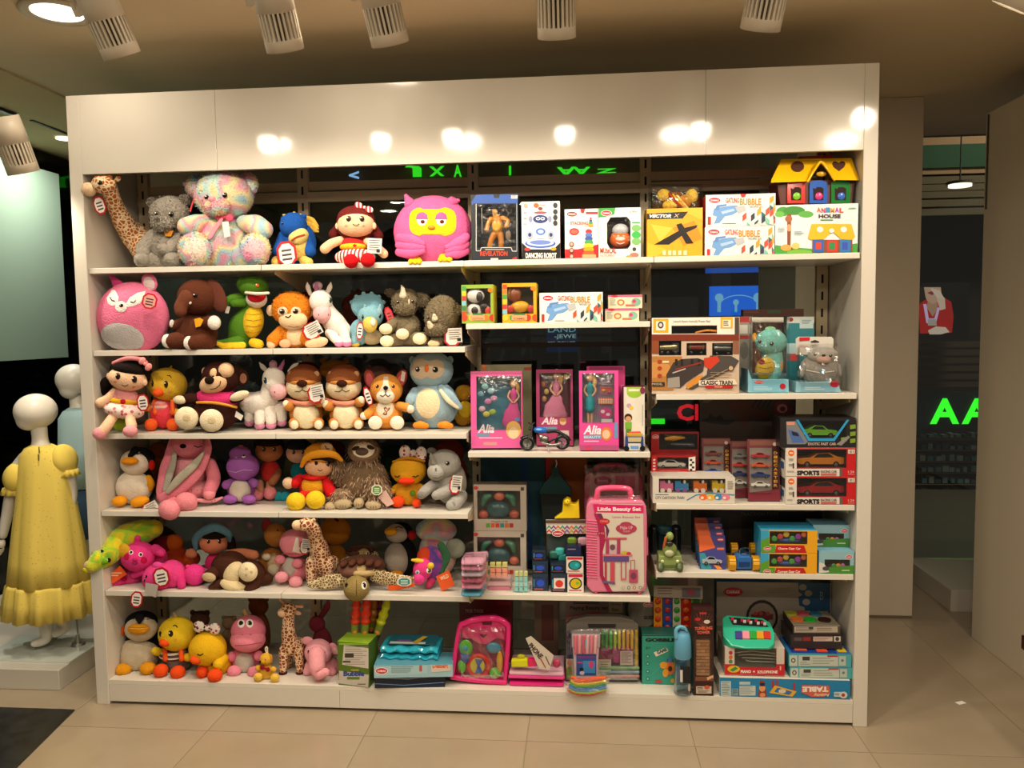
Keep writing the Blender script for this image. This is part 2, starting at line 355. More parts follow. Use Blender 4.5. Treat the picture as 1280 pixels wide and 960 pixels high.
class Art:
    """flat print on a face at forward distance f: all pieces in one mesh, each a hair above the last"""
    def __init__(s,T,f=0.,parent=None,name='front_print',host=None):
        s.T =T; s.f =f; s.mb =MB(); s.k =0; s.parent =parent or T.root; s.name =name; s.host =host
    def P(s,x,y):
        s_ =s.T; p =s_.loc(x,y,s.f)
        if isinstance(s_,Carton): p =np.array([min(max(p[0],s_.x0),s_.x1),p[1],min(max(p[2],.0005),s_.h)])
        return p + np.array([0,-(.0003 + .00012 * s.k),0])
    def poly(s,pts,c,kind='card'):
        v =[s.P(x,y) for x,y in pts]; ar =sum(v[i][0] * v[(i + 1) % len(v)][2] - v[(i + 1) % len(v)][0] * v[i][2] for i in range(len(v)))
        if ar < 0: v =v[::-1]
        s.mb.add(v,[tuple(range(len(v)))],asmat(c,kind)); s.k += 1; return s
    def rect(s,x0,y0,x1,y1,c,kind='card'): return s.poly([(x0,y0),(x1,y0),(x1,y1),(x0,y1)],c,kind)
    def ell(s,cx,cy,rx,ry,c,rot=0,n=18,kind='card',a0=0,a1=360):
        a_ =math.radians(rot); pts =[]
        for i in range(n + (a1 - a0 < 360)):
            a =math.radians(a0 + (a1 - a0) * i / n); x,y =rx * math.cos(a),ry * math.sin(a); pts.append((cx + x * math.cos(a_) - y * math.sin(a_),cy + x * math.sin(a_) + y * math.cos(a_)))
        return s.poly(pts,c,kind)
    def line(s,pts,w_,c):
        for i in range(len(pts) - 1):
            (x0,y0),(x1,y1) =pts[i],pts[i + 1]; l =math.hypot(x1 - x0,y1 - y0) + 1e-6; nx,ny =-(y1 - y0) / l * w_ / 2,(x1 - x0) / l * w_ / 2
            s.poly([(x0 + nx,y0 + ny),(x1 + nx,y1 + ny),(x1 - nx,y1 - ny),(x0 - nx,y0 - ny)],c); s.k -= 1
        s.k += 1; return s
    def lines(s,x0,y0,x1,y1,n,c,gap=.5):
        h =(y1 - y0) / n
        for i in range(n):
            xx =x1 - (x1 - x0) * random.uniform(0,.35); s.rect(x0,y0 + i * h,xx,y0 + i * h + h * gap,c); s.k -= 1
        s.k += 1; return s
    def text(s,x,y,w_,h,st,c,rot=0,bold=.0,shear=0,kind='card'):
        """text filling the box whose top-left is x, y"""
        vs,fs =glyphs(st,bold,shear)
        mn =vs.min(0); mx =vs.max(0); sz =np.maximum(mx - mn,1e-6); a =math.radians(rot); out =[]
        for p in vs:
            u =(p[0] - mn[0]) / sz[0] * w_; v =h - (p[1] - mn[1]) / sz[1] * h; out.append(s.P(x + u * math.cos(a) - v * math.sin(a),y + u * math.sin(a) + v * math.cos(a)))
        s.mb.add(out,fs,asmat(c,kind)); s.k += 1; return s
    def build(s):
        return s.mb.build(s.name,s.parent)
_GL ={}
def glyphs(st,bold=0.,shear=0.):
    key =(st,bold,shear)
    if key not in _GL:
        cu =bpy.data.curves.new('t','FONT'); cu.body =st; cu.offset =bold; cu.shear =shear; cu.resolution_u =2; cu.fill_mode ='FRONT'
        o =bpy.data.objects.new('t',cu); COL.objects.link(o); dg =bpy.context.evaluated_depsgraph_get(); me =o.evaluated_get(dg).to_mesh()
        v =np.array([tuple(p.co)[:2] for p in me.vertices]); f =[]
        for p in me.polygons: f.append(tuple(p.vertices))
        o.evaluated_get(dg).to_mesh_clear(); bpy.data.objects.remove(o); bpy.data.curves.remove(cu); _GL[key] =(v,f)
    return _GL[key]

class Carton(Toy):
    """upright carton: front face spans x0..x1 (at its foot) and y0 (top) to the foot on z; the origin sits at the front foot"""
    def __init__(s,name,label,cat,x0,x1,y0,Y,z,depth,side='#ffffff',front='#ffffff',yaw=0,pitch=0,group=None,top=None,back=None,wins=(),kind='card',wcol='#2a2624',y1=None):
        if Y is None: Y =YZ((x0 + x1) / 2,y1,z)
        Toy.__init__(s,name,label,cat,(x0 + x1) / 2,Y,z,yaw,pitch,group)
        ym =K_y(s,z)
        a,b =s.loc(x0,ym),s.loc(x1,ym); t =s.loc((x0 + x1) / 2,y0); s.x0,s.x1,s.h =a[0],b[0],min(t[2],under_shelf(s.O[0],z) - z - .002); s.d =depth * s.S; s.root.location.z += .001 + s.d * max(0.,math.sin(pitch)); s.ym =ym
        D =s.d; X0,X1,H =s.x0,s.x1,s.h; mb =MB(); ms,mf =M(side,kind),M(front,kind); mt =M(top or side,kind)
        mb.add([(X0,0,0),(X0,D,0),(X0,D,H),(X0,0,H)],[(0,3,2,1)],ms); mb.add([(X1,0,0),(X1,D,0),(X1,D,H),(X1,0,H)],[(0,1,2,3)],ms)
        mb.add([(X0,D,0),(X1,D,0),(X1,D,H),(X0,D,H)],[(0,3,2,1)],M(back or side,kind)); mb.add([(X0,0,0),(X1,0,0),(X1,D,0),(X0,D,0)],[(0,3,2,1)],ms)
        mb.add([(X0,0,H),(X1,0,H),(X1,D,H),(X0,D,H)],[(0,1,2,3)],mt)
        W =[]
        for w_ in wins:
            p,q =s.loc(w_[0],w_[3]),s.loc(w_[2],w_[1]); W.append((max(p[0],X0 + .001),max(p[2],.001),min(q[0],X1 - .001),min(q[2],H - .001)))
        xs =sorted({X0,X1,*[v for r in W for v in (r[0],r[2])]}); zs =sorted({0.,H,*[v for r in W for v in (r[1],r[3])]})
        for i in range(len(xs) - 1):
            for j in range(len(zs) - 1):
                cx,cz =(xs[i] + xs[i + 1]) / 2,(zs[j] + zs[j + 1]) / 2
                if any(r[0] < cx < r[2] and r[1] < cz < r[3] for r in W): continue
                mb.add([(xs[i],0,zs[j]),(xs[i + 1],0,zs[j]),(xs[i + 1],0,zs[j + 1]),(xs[i],0,zs[j + 1])],[(0,1,2,3)],mf)
        mi =M(wcol,'card'); cd_ =D * .92
        for r in W:
            x0_,z0_,x1_,z1_ =r
            v =[(x0_,0,z0_),(x1_,0,z0_),(x1_,0,z1_),(x0_,0,z1_),(x0_,cd_,z0_),(x1_,cd_,z0_),(x1_,cd_,z1_),(x0_,cd_,z1_)]
            mb.add(v,[(4,5,6,7),(0,4,7,3),(1,2,6,5),(0,1,5,4),(3,7,6,2)],mi)
        s.body =mb.build('carton',s.root); s.mv.append(0.)
        s.film =[]
        for r in W:
            o =mk('window_film',[(r[0],-.0002,r[1]),(r[2],-.0002,r[1]),(r[2],-.0002,r[3]),(r[0],-.0002,r[3])],[(0,1,2,3)],M('#ffffff','film'),s.root); s.film.append(o)
        s.art =Art(s)
    def done(s):
        if s.art.mb.f: s.art.build()
        return s
def YZ(x,y,z):
    d =ray(x,y); p =CAM_LOC + d * ((z - CAM_LOC[2]) / d[2]); return float(min(max(p[1],.006),.33))
def K_y(s,z):
    d =s.O - CAM_LOC; return (480 - FPX * (d @ CAM_U) / (d @ CAM_F) - K[1]) / K[2]
def top_of(s): return s.z + s.h * math.cos(s.pitch)
def logo(A,cx,cy,rx,ry,st='CHIMAX',edge='#ffffff'):
    A.ell(cx,cy,rx,ry,edge); A.ell(cx,cy,rx * .92,ry * .86,'#c8102a'); A.text(cx - rx * .68,cy - ry * .3,rx * 1.36,ry * .65,st,'#ffffff',bold=.02)
def toycar(T,x0,x1,yb,yt,f,col,parent=None,kind='gloss',name='toy_car',wheel='#0c0c0c',width=None,glass='#10141a',flip=False):
    """side-on car: body, cabin glass, wheels"""
    w_ =x1 - x0; h =yb - yt; X =(lambda u: x0 + u * w_) if not flip else (lambda u: x1 - u * w_)
    prof =[(0,.72),(.0,.5),(.05,.42),(.27,.36),(.40,.05),(.66,.0),(.84,.3),(1,.36),(1,.78),(.93,.84),(.05,.84)]
    wd =width or h * 1.2
    b =T.slab(name,[(X(u),yt + v * h) for u,v in prof],f,wd,col,kind,parent,bevel=.0015)
    g =T.slab('car_window',[(X(u),yt + v * h) for u,v in [(.33,.36),(.43,.1),(.64,.06),(.76,.34)]],f + .4,.5,glass,'gloss',b)
    for u in (.2,.8):
        c =T.loc(X(u),yb - h * .17,f + .6); r =h * .21 * T.S; mb =MB(); mb.cyl((c[0],c[1],c[2]),r,wd * T.S * .15,M(wheel,'plastic'),16,1); mb.cyl((c[0],c[1] - .0006,c[2]),r * .55,.001,M('#9a9a98','metal'),10,1)
        mb.build('wheel',b)
    return b
# ================================================================ the shop
def Mfloor():
    m =bpy.data.materials.new('polished_tile'); b =bsdf(m); b.inputs['Roughness'].default_value =.2
    tc =N(m,'ShaderNodeTexCoord'); nz =N(m,'ShaderNodeTexNoise',Scale=2.2,Detail=6.); L(m,tc,'Object',nz,'Vector')
    oi =N(m,'ShaderNodeObjectInfo'); r =ramp(m,[(.3,'#9c8c74'),(.7,'#aa9b84')]); L(m,nz,'Fac',r,0); L(m,r,0,b,'Base Color'); return m
def Mwall(name,c,rough=.5,sc=1.5,var=.06):
    m =bpy.data.materials.new(name); b =bsdf(m); b.inputs['Roughness'].default_value =rough; l =lin(c)
    tc =N(m,'ShaderNodeTexCoord'); nz =N(m,'ShaderNodeTexNoise',Scale=sc,Detail=3.); L(m,tc,'Object',nz,'Vector')
    mx =N(m,'ShaderNodeMix',data_type='RGBA'); mx.inputs[6].default_value =tuple(v * (1 - var) for v in l[:3]) + (1,); mx.inputs[7].default_value =tuple(min(1,v * (1 + var)) for v in l[:3]) + (1,)
    L(m,nz,'Fac',mx,0); m.node_tree.links.new(mx.outputs[2],b.inputs['Base Color']); return m
MF,MC,MW =Mfloor(),Mwall('ceiling_paint','#d9c8a8',.9),Mwall('wall_paint','#c9bca6',.7)
MLAM =Mwall('white_laminate','#d8d2c6',.09,1.,.02); MLAM2 =Mwall('shelf_laminate','#ddd8cb',.3,1.,.02)
fl =box('floor',-1.25,-4.2,-.06,5.4,2.05,-.0015,M('#8a7d68','matte')); struct(fl)
tile =mk('tile',*box_vf(.0015,.0015,-.012,.5985,1.1985,0),MF); first =True
for i in range(11):
    for j in range(6):
        x,y =-1.25 + .0 + i * .6 + .0,-5.0 + .02 + j * 1.2
        x =-1.249 + i * .6; y =-4.98 + j * 1.2
        if y < -4.3 or x > 5.2: continue
        o =tile if first else bpy.data.objects.new('tile',tile.data)
        if not first: COL.objects.link(o)
        first =False; o.parent =fl; o.location =(x,y,0)
struct(box('ceiling',-1.3,-4.2,2.582,5.4,2.05,2.66,MC))
struct(box('trim_1',-1.3,-4.2,2.572,-.40,2.0,2.583,Mwall('bay_ceiling_paint','#cdb98e',.9)))
struct(box('wall_back',3.02,1.14,0,3.615,1.98,2.581,MW,bevel=.002))
# dark stone floor by the window
dk =bpy.data.materials.new('black_stone'); b =bsdf(dk); b.inputs['Roughness'].default_value =.35
tc =N(dk,'ShaderNodeTexCoord'); nz =N(dk,'ShaderNodeTexNoise',Scale=14.,Detail=5.); L(dk,tc,'Object',nz,'Vector'); r =ramp(dk,[(.35,'#15171a'),(.7,'#2c2e30')]); L(dk,nz,'Fac',r,0); L(dk,r,0,b,'Base Color')
o =mk('dark_floor',*box_vf(-1.24,-2.4,.0005,.03,-.06,.006),dk)
o.data.vertices[1].co.x =.30; o.data.vertices[5].co.x =.30; o.data.vertices[2].co.x =-.055; o.data.vertices[6].co.x =-.055
tag(o,'dark charcoal stone floor at the lower corner of the aisle','mat')

# shopfront glazing: the left side runs back from the aisle, the rear one closes the gap
def glazing(name,x0,y0,x1,y1,z0,z1):
    g =struct(mk(name,*box_vf(x0,y0,z0,x1,y1,z1),M('#eef2f0','pane'))); return g
glazing('window_1',-1.212,-4.1,-1.204,2.0,.0,2.58)
glazing('window_2',-1.2,2.0,5.3,2.008,.0,2.58)
fp =bpy.data.materials.new('frosted_film'); b =bsdf(fp); b.inputs['Base Color'].default_value =lin('#8fa898'); b.inputs['Roughness'].default_value =.45
o =box('frosted_panel',-1.203,-3.8,1.347,-1.197,1.70,2.457,fp); tag(o,'pale green frosted panel on the shop window beside the shelf unit','window panel')
for nm,a in (('window_post',(-1.24,1.93,0,-1.19,1.99,2.58)),): 
    o =box(nm,*a,M('#22262a','plastic')); struct(o)

# tall white unit at the right edge
t =empty('tall_cabinet',(3.79,.9,0)); tag(t,'tall cream cabinet standing at the right edge, seen from its side','cabinet')
rw =Mwall('cream_board','#cbbfa9',.45); bev(mk('side_panel',*box_vf(0,-.60,0,.55,.0,2.43),rw,t),.003)
bev(mk('side_panel',*box_vf(0.002,-2.4,0,.55,-.603,2.05),rw,t),.003); bev(mk('side_panel',*box_vf(0.002,-2.4,2.053,.55,-.603,2.43),rw,t),.003)
mk('edge_strip',*box_vf(-.006,-.03,2.0,.0,-.024,2.42),M('#3c362c','matte'),t)
o =box('wooden_bench',3.47,-.60,.36,3.78,-.12,.41,M('#3a1f14','gloss'),bevel=.004)
tag(o,'dark brown wooden ledge poking in at the right edge','bench')
o =box('display_platform',3.845,1.24,0,4.9,1.80,.115,Mwall('platform_white','#d0cabd',.5),bevel=.003); tag(o,'low white display platform behind the pillar by the rear glass','platform')
struct(box('baseboard_back',3.03,1.132,0,3.612,1.14,.012,M('#6b604e','matte')))
o =box('paper_scrap',0,0,.0005,.035,.02,.0015,M('#f4f4f0','matte')); o.location =tuple(at(1187 ,882,0)*0 + np.array([3.42,.20,.0])); o.rotation_euler =(0,0,.4); tag(o,'small white paper scrap on the floor tiles','paper')

# ---------------------------------------------------------------- mall outside the glass
MY =4.3
def mall_at(px,py,Y=MY): K[:] =[0,0,1]; return at(px,py,Y)
struct(box('floor_1',-6,2.02,-.05,12,12,-.01,Mwall('mall_floor','#5a5346',.6)))
struct(box('ceiling_1',-8,2.06,3.9,12,12,4.0,M('#2b2721','matte')))
struct(box('wall_1',-8,MY + .5,0,12,MY + .6,3.9,M('#211a16','matte')))
struct(box('wall_2',-8,-6,0,-7.9,12,3.9,M('#0d1216','matte')))
shop =empty('opposite_shop',(3,MY,0)); tag(shop,'dim shop front across the mall corridor seen through the glass','shop front')
def sp(name,px0,py0,px1,py1,c,kind='matte',th=.03,Y=MY,x1=None):
    a,b_ =mall_at(px0,py0,Y),mall_at(px1,py1,Y); return mk(name,*box_vf(a[0] - 3,Y - MY,b_[2],b_[0] - 3,Y - MY + th,a[2]),M(c,kind),shop)
sp('fascia_board',-120,168,1300,214,'#86694a'); sp('fascia_board',1140,182,1300,206,'#143a20',Y=MY - .02)
for y in (222,232,240,251,262): sp('slat',1120,y,1300,y + 4,'#50462f')
for y in (428,438,448,458,468,478): sp('slat',1110,y,1300,y + 5,'#4a3d2c',Y=MY + .02)
for k in range(6):
    y =540 + k * 14; sp('shelf',640,y + 8,1300,y + 10,'#6a5638',th=.2,Y=MY + .1)
    for j in range(9):
        x =1150 + j * 9 + random.uniform(0,3); sp('stock_item',x,y + 8 - random.uniform(4,8),x + random.uniform(4,8),y + 8,random.choice(['#4f8a92','#7d9aa0','#3a5a66','#9aa8a0']),th=.08,Y=MY + .12)
sp('shop_divider',740,330,742,610,'#3a3426')
# lit letters
def sign(T_,st,px0,py0,px1,py1,c,e=2.2,Y=MY - .05,nm='sign_letter',flip=False):
    K[:] =[0,0,1]; a,b_ =at(px0,py0,Y),at(px1,py1,Y)
    vs,fs =glyphs(st,.035,0); mn,mx =vs.min(0),vs.max(0); sz =mx - mn; q =(vs - mn) / sz
    if flip: q[:,1] =1 - q[:,1]
    v =[(a[0] + p[0] * (b_[0] - a[0]) - 3,Y - MY,b_[2] + p[1] * (a[2] - b_[2])) for p in q]; n =len(v)
    return mk(nm,v,[tuple(f[::-1] if flip else f) for f in fs],M(c,'emit%g' % e),T_)
sign(shop,'L',803,498,831,530,'#35ff2a',1.5); sign(shop,'CI',846,505,874,526,'#ff2030',1.2)
for k,x in enumerate((1163,1203)): sign(shop,'A',x,498,x + 36,530,'#35ff2a',1.5)
sp('sign_backing',800,492,1260,535,'#10262a',Y=MY - .03)
for st,x0,x1,y0,y1,fl_ in (('J',506,527,207,221,True),('X',536,556,208,220,True),('A',567,577,206,221,False),('A',696,720,209,219,True),('A',716,738,209,218,True),('Z',745,771,211,216,False),('I',636,639,207,219,False)):
    sign(shop,st,x0,y0,x1,y1,'#3cf02a',1.6,Y=MY - .06,flip=fl_)
sign(shop,'<',436,214,449,224,'#9cc8ff',1.5,Y=MY - .06)
# screens
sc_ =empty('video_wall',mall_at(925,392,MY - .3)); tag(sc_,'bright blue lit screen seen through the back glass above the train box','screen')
def scr(root,px0,py0,px1,py1,c,e,Y,th=.02,name='screen_face'):
    a,b_ =mall_at(px0,py0,Y),mall_at(px1,py1,Y); o =root.location
    return mk(name,*box_vf(a[0] - o.x,Y - o.y,b_[2] - o.z,b_[0] - o.x,Y - o.y + th,a[2] - o.z),M(c,'emit%g' % e if e else 'plastic'),root)
scr(sc_,887,358,962,394,'#1c66e0',1.5,MY - .3); scr(sc_,882,335,962,340,'#2f62d0',.9,MY - .3,name='screen_reflection')  # second, glowing strip stands in for the screen's reflection under the shelf
for x,y,r in ((899,372,5),(920,378,3.5),(948,372,6)):
    a =mall_at(x,y,MY - .302); o =sc_.location; mb =MB(); mb.cyl((a[0] - o.x,a[1] - o.y,a[2] - o.z),r * .0072,.002,M('#8fd0ff','emit1'),14,1)
    a2 =mall_at(x,390,MY - .302); mb.box(a[0] - o.x - r * .003,a[1] - o.y,a2[2] - o.z,a[0] - o.x + r * .003,a[1] - o.y + .002,a[2] - o.z,M('#8fd0ff','emit1')); mb.build('lit_ornament',sc_)
pts =[(900 + 24 * (1 - math.cos(t)),382 - 13 * math.sin(t)) for t in np.linspace(0,math.pi,14)]
mb =MB(); o =sc_.location
for (x0,y0),(x1,y1) in zip(pts[:-1],pts[1:]):
    p,q =mall_at(x0,y0,MY - .303),mall_at(x1,y1,MY - .303); mb.add([(p[0] - o.x,p[1] - o.y,p[2] - o.z + .004),(q[0] - o.x,q[1] - o.y,q[2] - o.z + .004),(q[0] - o.x,q[1] - o.y,q[2] - o.z - .004),(p[0] - o.x,p[1] - o.y,p[2] - o.z - .004)],[(0,1,2,3)],M('#8fd0ff','emit1'))
mb.build('lit_arc',sc_)
s2 =empty('wall_sign',mall_at(703,440,MY - .3)); tag(s2,'small blue lettered sign glowing behind the middle shelves','sign'); scr(s2,683,408,722,440,'#0d2f66',.35,MY - .3)
o =s2.location
def txt_on(root,st,px0,py0,px1,py1,c,e,Y):
    K[:] =[0,0,1]; a,b_ =at(px0,py0,Y),at(px1,py1,Y); vs,fs =glyphs(st,.01,0); mn,mx =vs.min(0),vs.max(0); q =(vs - mn) / (mx - mn); o =root.location
    return mk('sign_text',[(a[0] + p[0] * (b_[0] - a[0]) - o.x,Y - o.y,b_[2] + p[1] * (a[2] - b_[2]) - o.z) for p in q],fs,M(c,'emit%g' % e),root)
txt_on(s2,'LAND',685,409,720,415,'#9ad0d8',.6,MY - .303); txt_on(s2,'-JEWE',693,418,720,424,'#bfe0d8',.7,MY - .303); txt_on(s2,'PER TOWER',685,427,720,431,'#bfe0d8',.6,MY - .303)
s3 =empty('advert_screen',mall_at(1170,425,MY - .2)); tag(s3,'backlit advert of a figure in a red top and pearl necklace','screen')
scr(s3,1130,354,1210,424,'#0a0d10',0,MY - .2)
def fig(name,pts,c,k,e=.55):
    o =s3.location; v =[]
    for x,y in pts: a =mall_at(x,y,MY - .203 - k * .001); v.append((a[0] - o.x,a[1] - o.y,a[2] - o.z))
    mk(name,v,[tuple(range(len(v)))],M(c,'emit%g' % e),s3)
fig('printed_figure',[(1148,380),(1156,375),(1166,371),(1180,372),(1189,377),(1192,395),(1190,416),(1150,417)],'#c8201c',0)
fig('printed_figure',[(1160,376),(1172,376),(1172,386),(1166,396),(1158,384)],'#c89878',1)
fig('printed_figure',[(1154,359),(1176,359),(1177,368),(1172,377),(1166,380),(1159,376),(1155,368)],'#dcae90',2)
fig('printed_figure',[(1159,366),(1164,364),(1170,366),(1165,369)],'#a83440',3)
fig('printed_figure',[(1146,359),(1155,359),(1157,372),(1150,380),(1146,374)],'#2c1a14',3)
for k in range(3): fig('printed_finger',[(1163 + k * 4,361 + k),(1166 + k * 4,360 + k),(1177 + k * 2,374),(1174 + k * 2,376)],'#ecd0b8',4 + k,.6)
fig('printed_figure',[(1171,373),(1181,372),(1182,386),(1175,388)],'#e6c6ac',7,.6)
fig('printed_figure',[(1160,413),(1170,408),(1182,409),(1187,415),(1176,418),(1162,418)],'#ecd0b8',4,.6)
fig('printed_necklace',[(1154,380),(1158,380),(1161,398),(1168,398),(1172,384),(1175,385),(1170,404),(1158,404)],'#d8b8e0',5,.7)
fig('printed_necklace',[(1160,399),(1170,399),(1171,407),(1160,407)],'#b8b0a0',6,.6)
pl =empty('pendant_lamp',mall_at(1200,232,MY - .5)); tag(pl,'oval white ceiling lamp glowing in the mall outside','lamp')
mb =MB(); mb.cyl((0,0,-.01),.085,.02,M('#fff4dc','emit2.2'),24,2); mb.build('lamp_disc',pl); mb =MB(); mb.cyl((0,0,.01),.10,.02,M('#3a342a','matte'),24,2); mb.cyl((0,0,.03),.006,3.9 - pl.location.z - .03,M('#2a2622','matte'),8,2); mb.build('lamp_body',pl)

# ---------------------------------------------------------------- the shelf unit
CB =empty('display_cabinet',(0,0,0)); tag(CB,'large white built-in shelf unit filled with soft toys and boxed toys','shelf unit')
T_ =.052; IL,IR,DEP =.054,2.951,.42
bev(mk('side_panel',*box_vf(0,0,0,.052,DEP,2.4),MLAM,CB),.002); bev(mk('side_panel',*box_vf(2.953,0,0,3.003,DEP,2.4),MLAM,CB),.002)
for x0,x1 in ((.0525,.5905),(.5915,2.4055),(2.4065,2.9525)): bev(mk('header_panel',*box_vf(x0,.0,2.103,x1,.018,2.4),MLAM,CB),.0008)
mk('top_panel',*box_vf(.052,.02,2.37,2.952,DEP,2.395),MLAM,CB)
mk('inner_lining',*box_vf(.052,.019,2.25,2.952,DEP - .02,2.26),M('#8f8069','card'),CB)
mk('inner_lining',*box_vf(.052,.3,2.19,2.952,DEP - .02,2.25),M('#8f8069','card'),CB)
bev(mk('plinth',*box_vf(.053,.004,.012,1.002,.03,.082),MLAM,CB),.001); bev(mk('plinth',*box_vf(1.003,.004,.012,2.952,.03,.082),MLAM,CB),.001)
mk('toe_gap',*box_vf(.053,.03,0,2.952,.05,.012),M('#0c0b0a','matte'),CB)
mk('base_board',*box_vf(.053,.004,.083,2.952,DEP - .02,.100),MLAM2,CB)
SH =dict(A2=1.425,A3=1.098,A4=.790,A5=.467,B2=1.511,B3=1.027,B5=.478,C3=1.242,C4=.833,C5=.574,R1=1.745,Z0=.100)
def shelf(x0,x1,z,y0=.006,y1=.36):
    return bev(mk('shelf',*box_vf(x0,y0,z - .021,x1,y1,z),MLAM2,CB),.0015)
for x0,x1 in ((.056,.744),(.746,1.524),(1.526,2.222),(2.224,2.949)): shelf(x0,x1,SH['R1'])
for k in ('A2','A3','A4','A5'):
    for x0,x1 in ((.056,.779),(.781,1.523)): shelf(x0,x1,SH[k])
for k in ('B2','B3','B5'): shelf(1.528,2.21,SH[k])
for k in ('C3','C4','C5'): shelf(2.232,2.947,SH[k])
# slotted uprights and rails against the back glass
MU =M('#cdbb98','card'); MSL =M('#1a1612','matte')
for x in (.085,.79,1.515,2.222,2.925):
    u =mk('upright',*box_vf(x - .022,.365,.10,x + .022,.39,2.19),MU,CB)
    mb =MB()
    for k in range(30): z =.16 + k * .068; mb.box(x - .004,.3635,z,x + .004,.3655,z + .034,MSL)
    mb.build('slot_row',u)['kind'] ='stuff'
mk('rail',*box_vf(.056,.37,2.035,2.949,.395,2.075),MU,CB); mk('rail',*box_vf(.056,.385,2.085,2.949,.40,2.12),MU,CB)
for x0,x1,z in ((1.54,2.2,1.41),(1.54,2.2,1.62)): mk('rail',*box_vf(x0,.385,z,x1,.40,z + .02),M('#4a4030','card'),CB)
def bracket(x,z):
    mk('bracket',[(x - .0015,.36,z - .02),(x - .0015,.03,z - .022),(x - .0015,.03,z - .035),(x - .0015,.36,z - .10),(x + .0015,.36,z - .02),(x + .0015,.03,z - .022),(x + .0015,.03,z - .035),(x + .0015,.36,z - .10)],[(0,1,2,3),(7,6,5,4),(0,4,5,1),(1,5,6,2),(2,6,7,3),(3,7,4,0)],MU,CB)
for k in ('A2','A3','A4','A5'): bracket(1.522,SH[k])
for k in ('B2','B3','B5'): bracket(1.531,SH[k]); bracket(2.207,SH[k])
for k in ('C3','C4','C5'): bracket(2.235,SH[k]); bracket(2.93,SH[k])
for x in (.79,1.512,2.215): bracket(x,SH['R1'])
bp =mk('back_glass',*box_vf(.056,.402,.10,2.949,.408,2.25),M('#eef2f0','pane'),CB)

# ---------------------------------------------------------------- ceiling fixtures
for x_,y_ in [d for d in DOWNLIGHTS if d[1] > -1]:
    mb =MB(); n =28; v =[]
    for rr,z in ((.118,2.581),(.118,2.575),(.088,2.575),(.08,2.582)):
        for i in range(n): a =2 * math.pi * i / n; v.append((x_ + rr * math.cos(a),y_ + rr * math.sin(a),z))
    mb.add(v,[(k * n + i,k * n + (i + 1) % n,(k + 1) * n + (i + 1) % n,(k + 1) * n + i) for k in range(3) for i in range(n)],M('#c8bda6','card'))
    r_ =empty('downlight',(x_,y_,2.575)); mb.v =[(a - x_,b_ - y_,c - 2.575) for a,b_,c in mb.v]; mb.build('trim_ring',r_,True)
    m2 =MB(); m2.cyl((0,0,.001),.082,.004,M('#fff3dc','emit2.5'),28,2); m2.build('diffuser',r_)
    lab ={(.20,-.32): 'round recessed downlight above the upper left spotlight',(1.19,-.50): 'round recessed downlight cut by the top edge between the spotlights',(3.62,-.95): 'round recessed downlight near the upper right corner'}.get((x_,y_))
    tag(r_,lab or 'round recessed downlight further back in the shop','downlight','recessed ceiling downlights')
for k,(x_,y_) in enumerate(BAY_LIGHTS):
    mb =MB(); mb.cyl((0,0,0),.045,.006,M('#fff6e4','emit2.5'),20,2); o =mb.build('window_downlight'); o.location =(x_,y_,2.563); tag(o,['small round lamp in the window bay ceiling over the side spotlight','small round lamp in the window bay ceiling beside the cabinet top'][k],'downlight','window bay lamps')
tr =box('lighting_track',-.05,-.78,2.56,3.6,-.745,2.581,M('#d9d2c2','card')); tag(tr,'white ceiling track carrying the spotlights in front of the shelf unit','lighting track')
tr =box('lighting_track',-.82,-.2,2.556,-.785,.80,2.571,M('#2a2823','card')); tag(tr,'black-slotted ceiling track in the window bay','lighting track')
tr =box('lighting_track',-.815,.93,2.566,-.795,1.9,2.571,M('#14130f','card')); tag(tr,'thin dark ceiling slot running on past the window bay track','lighting track')
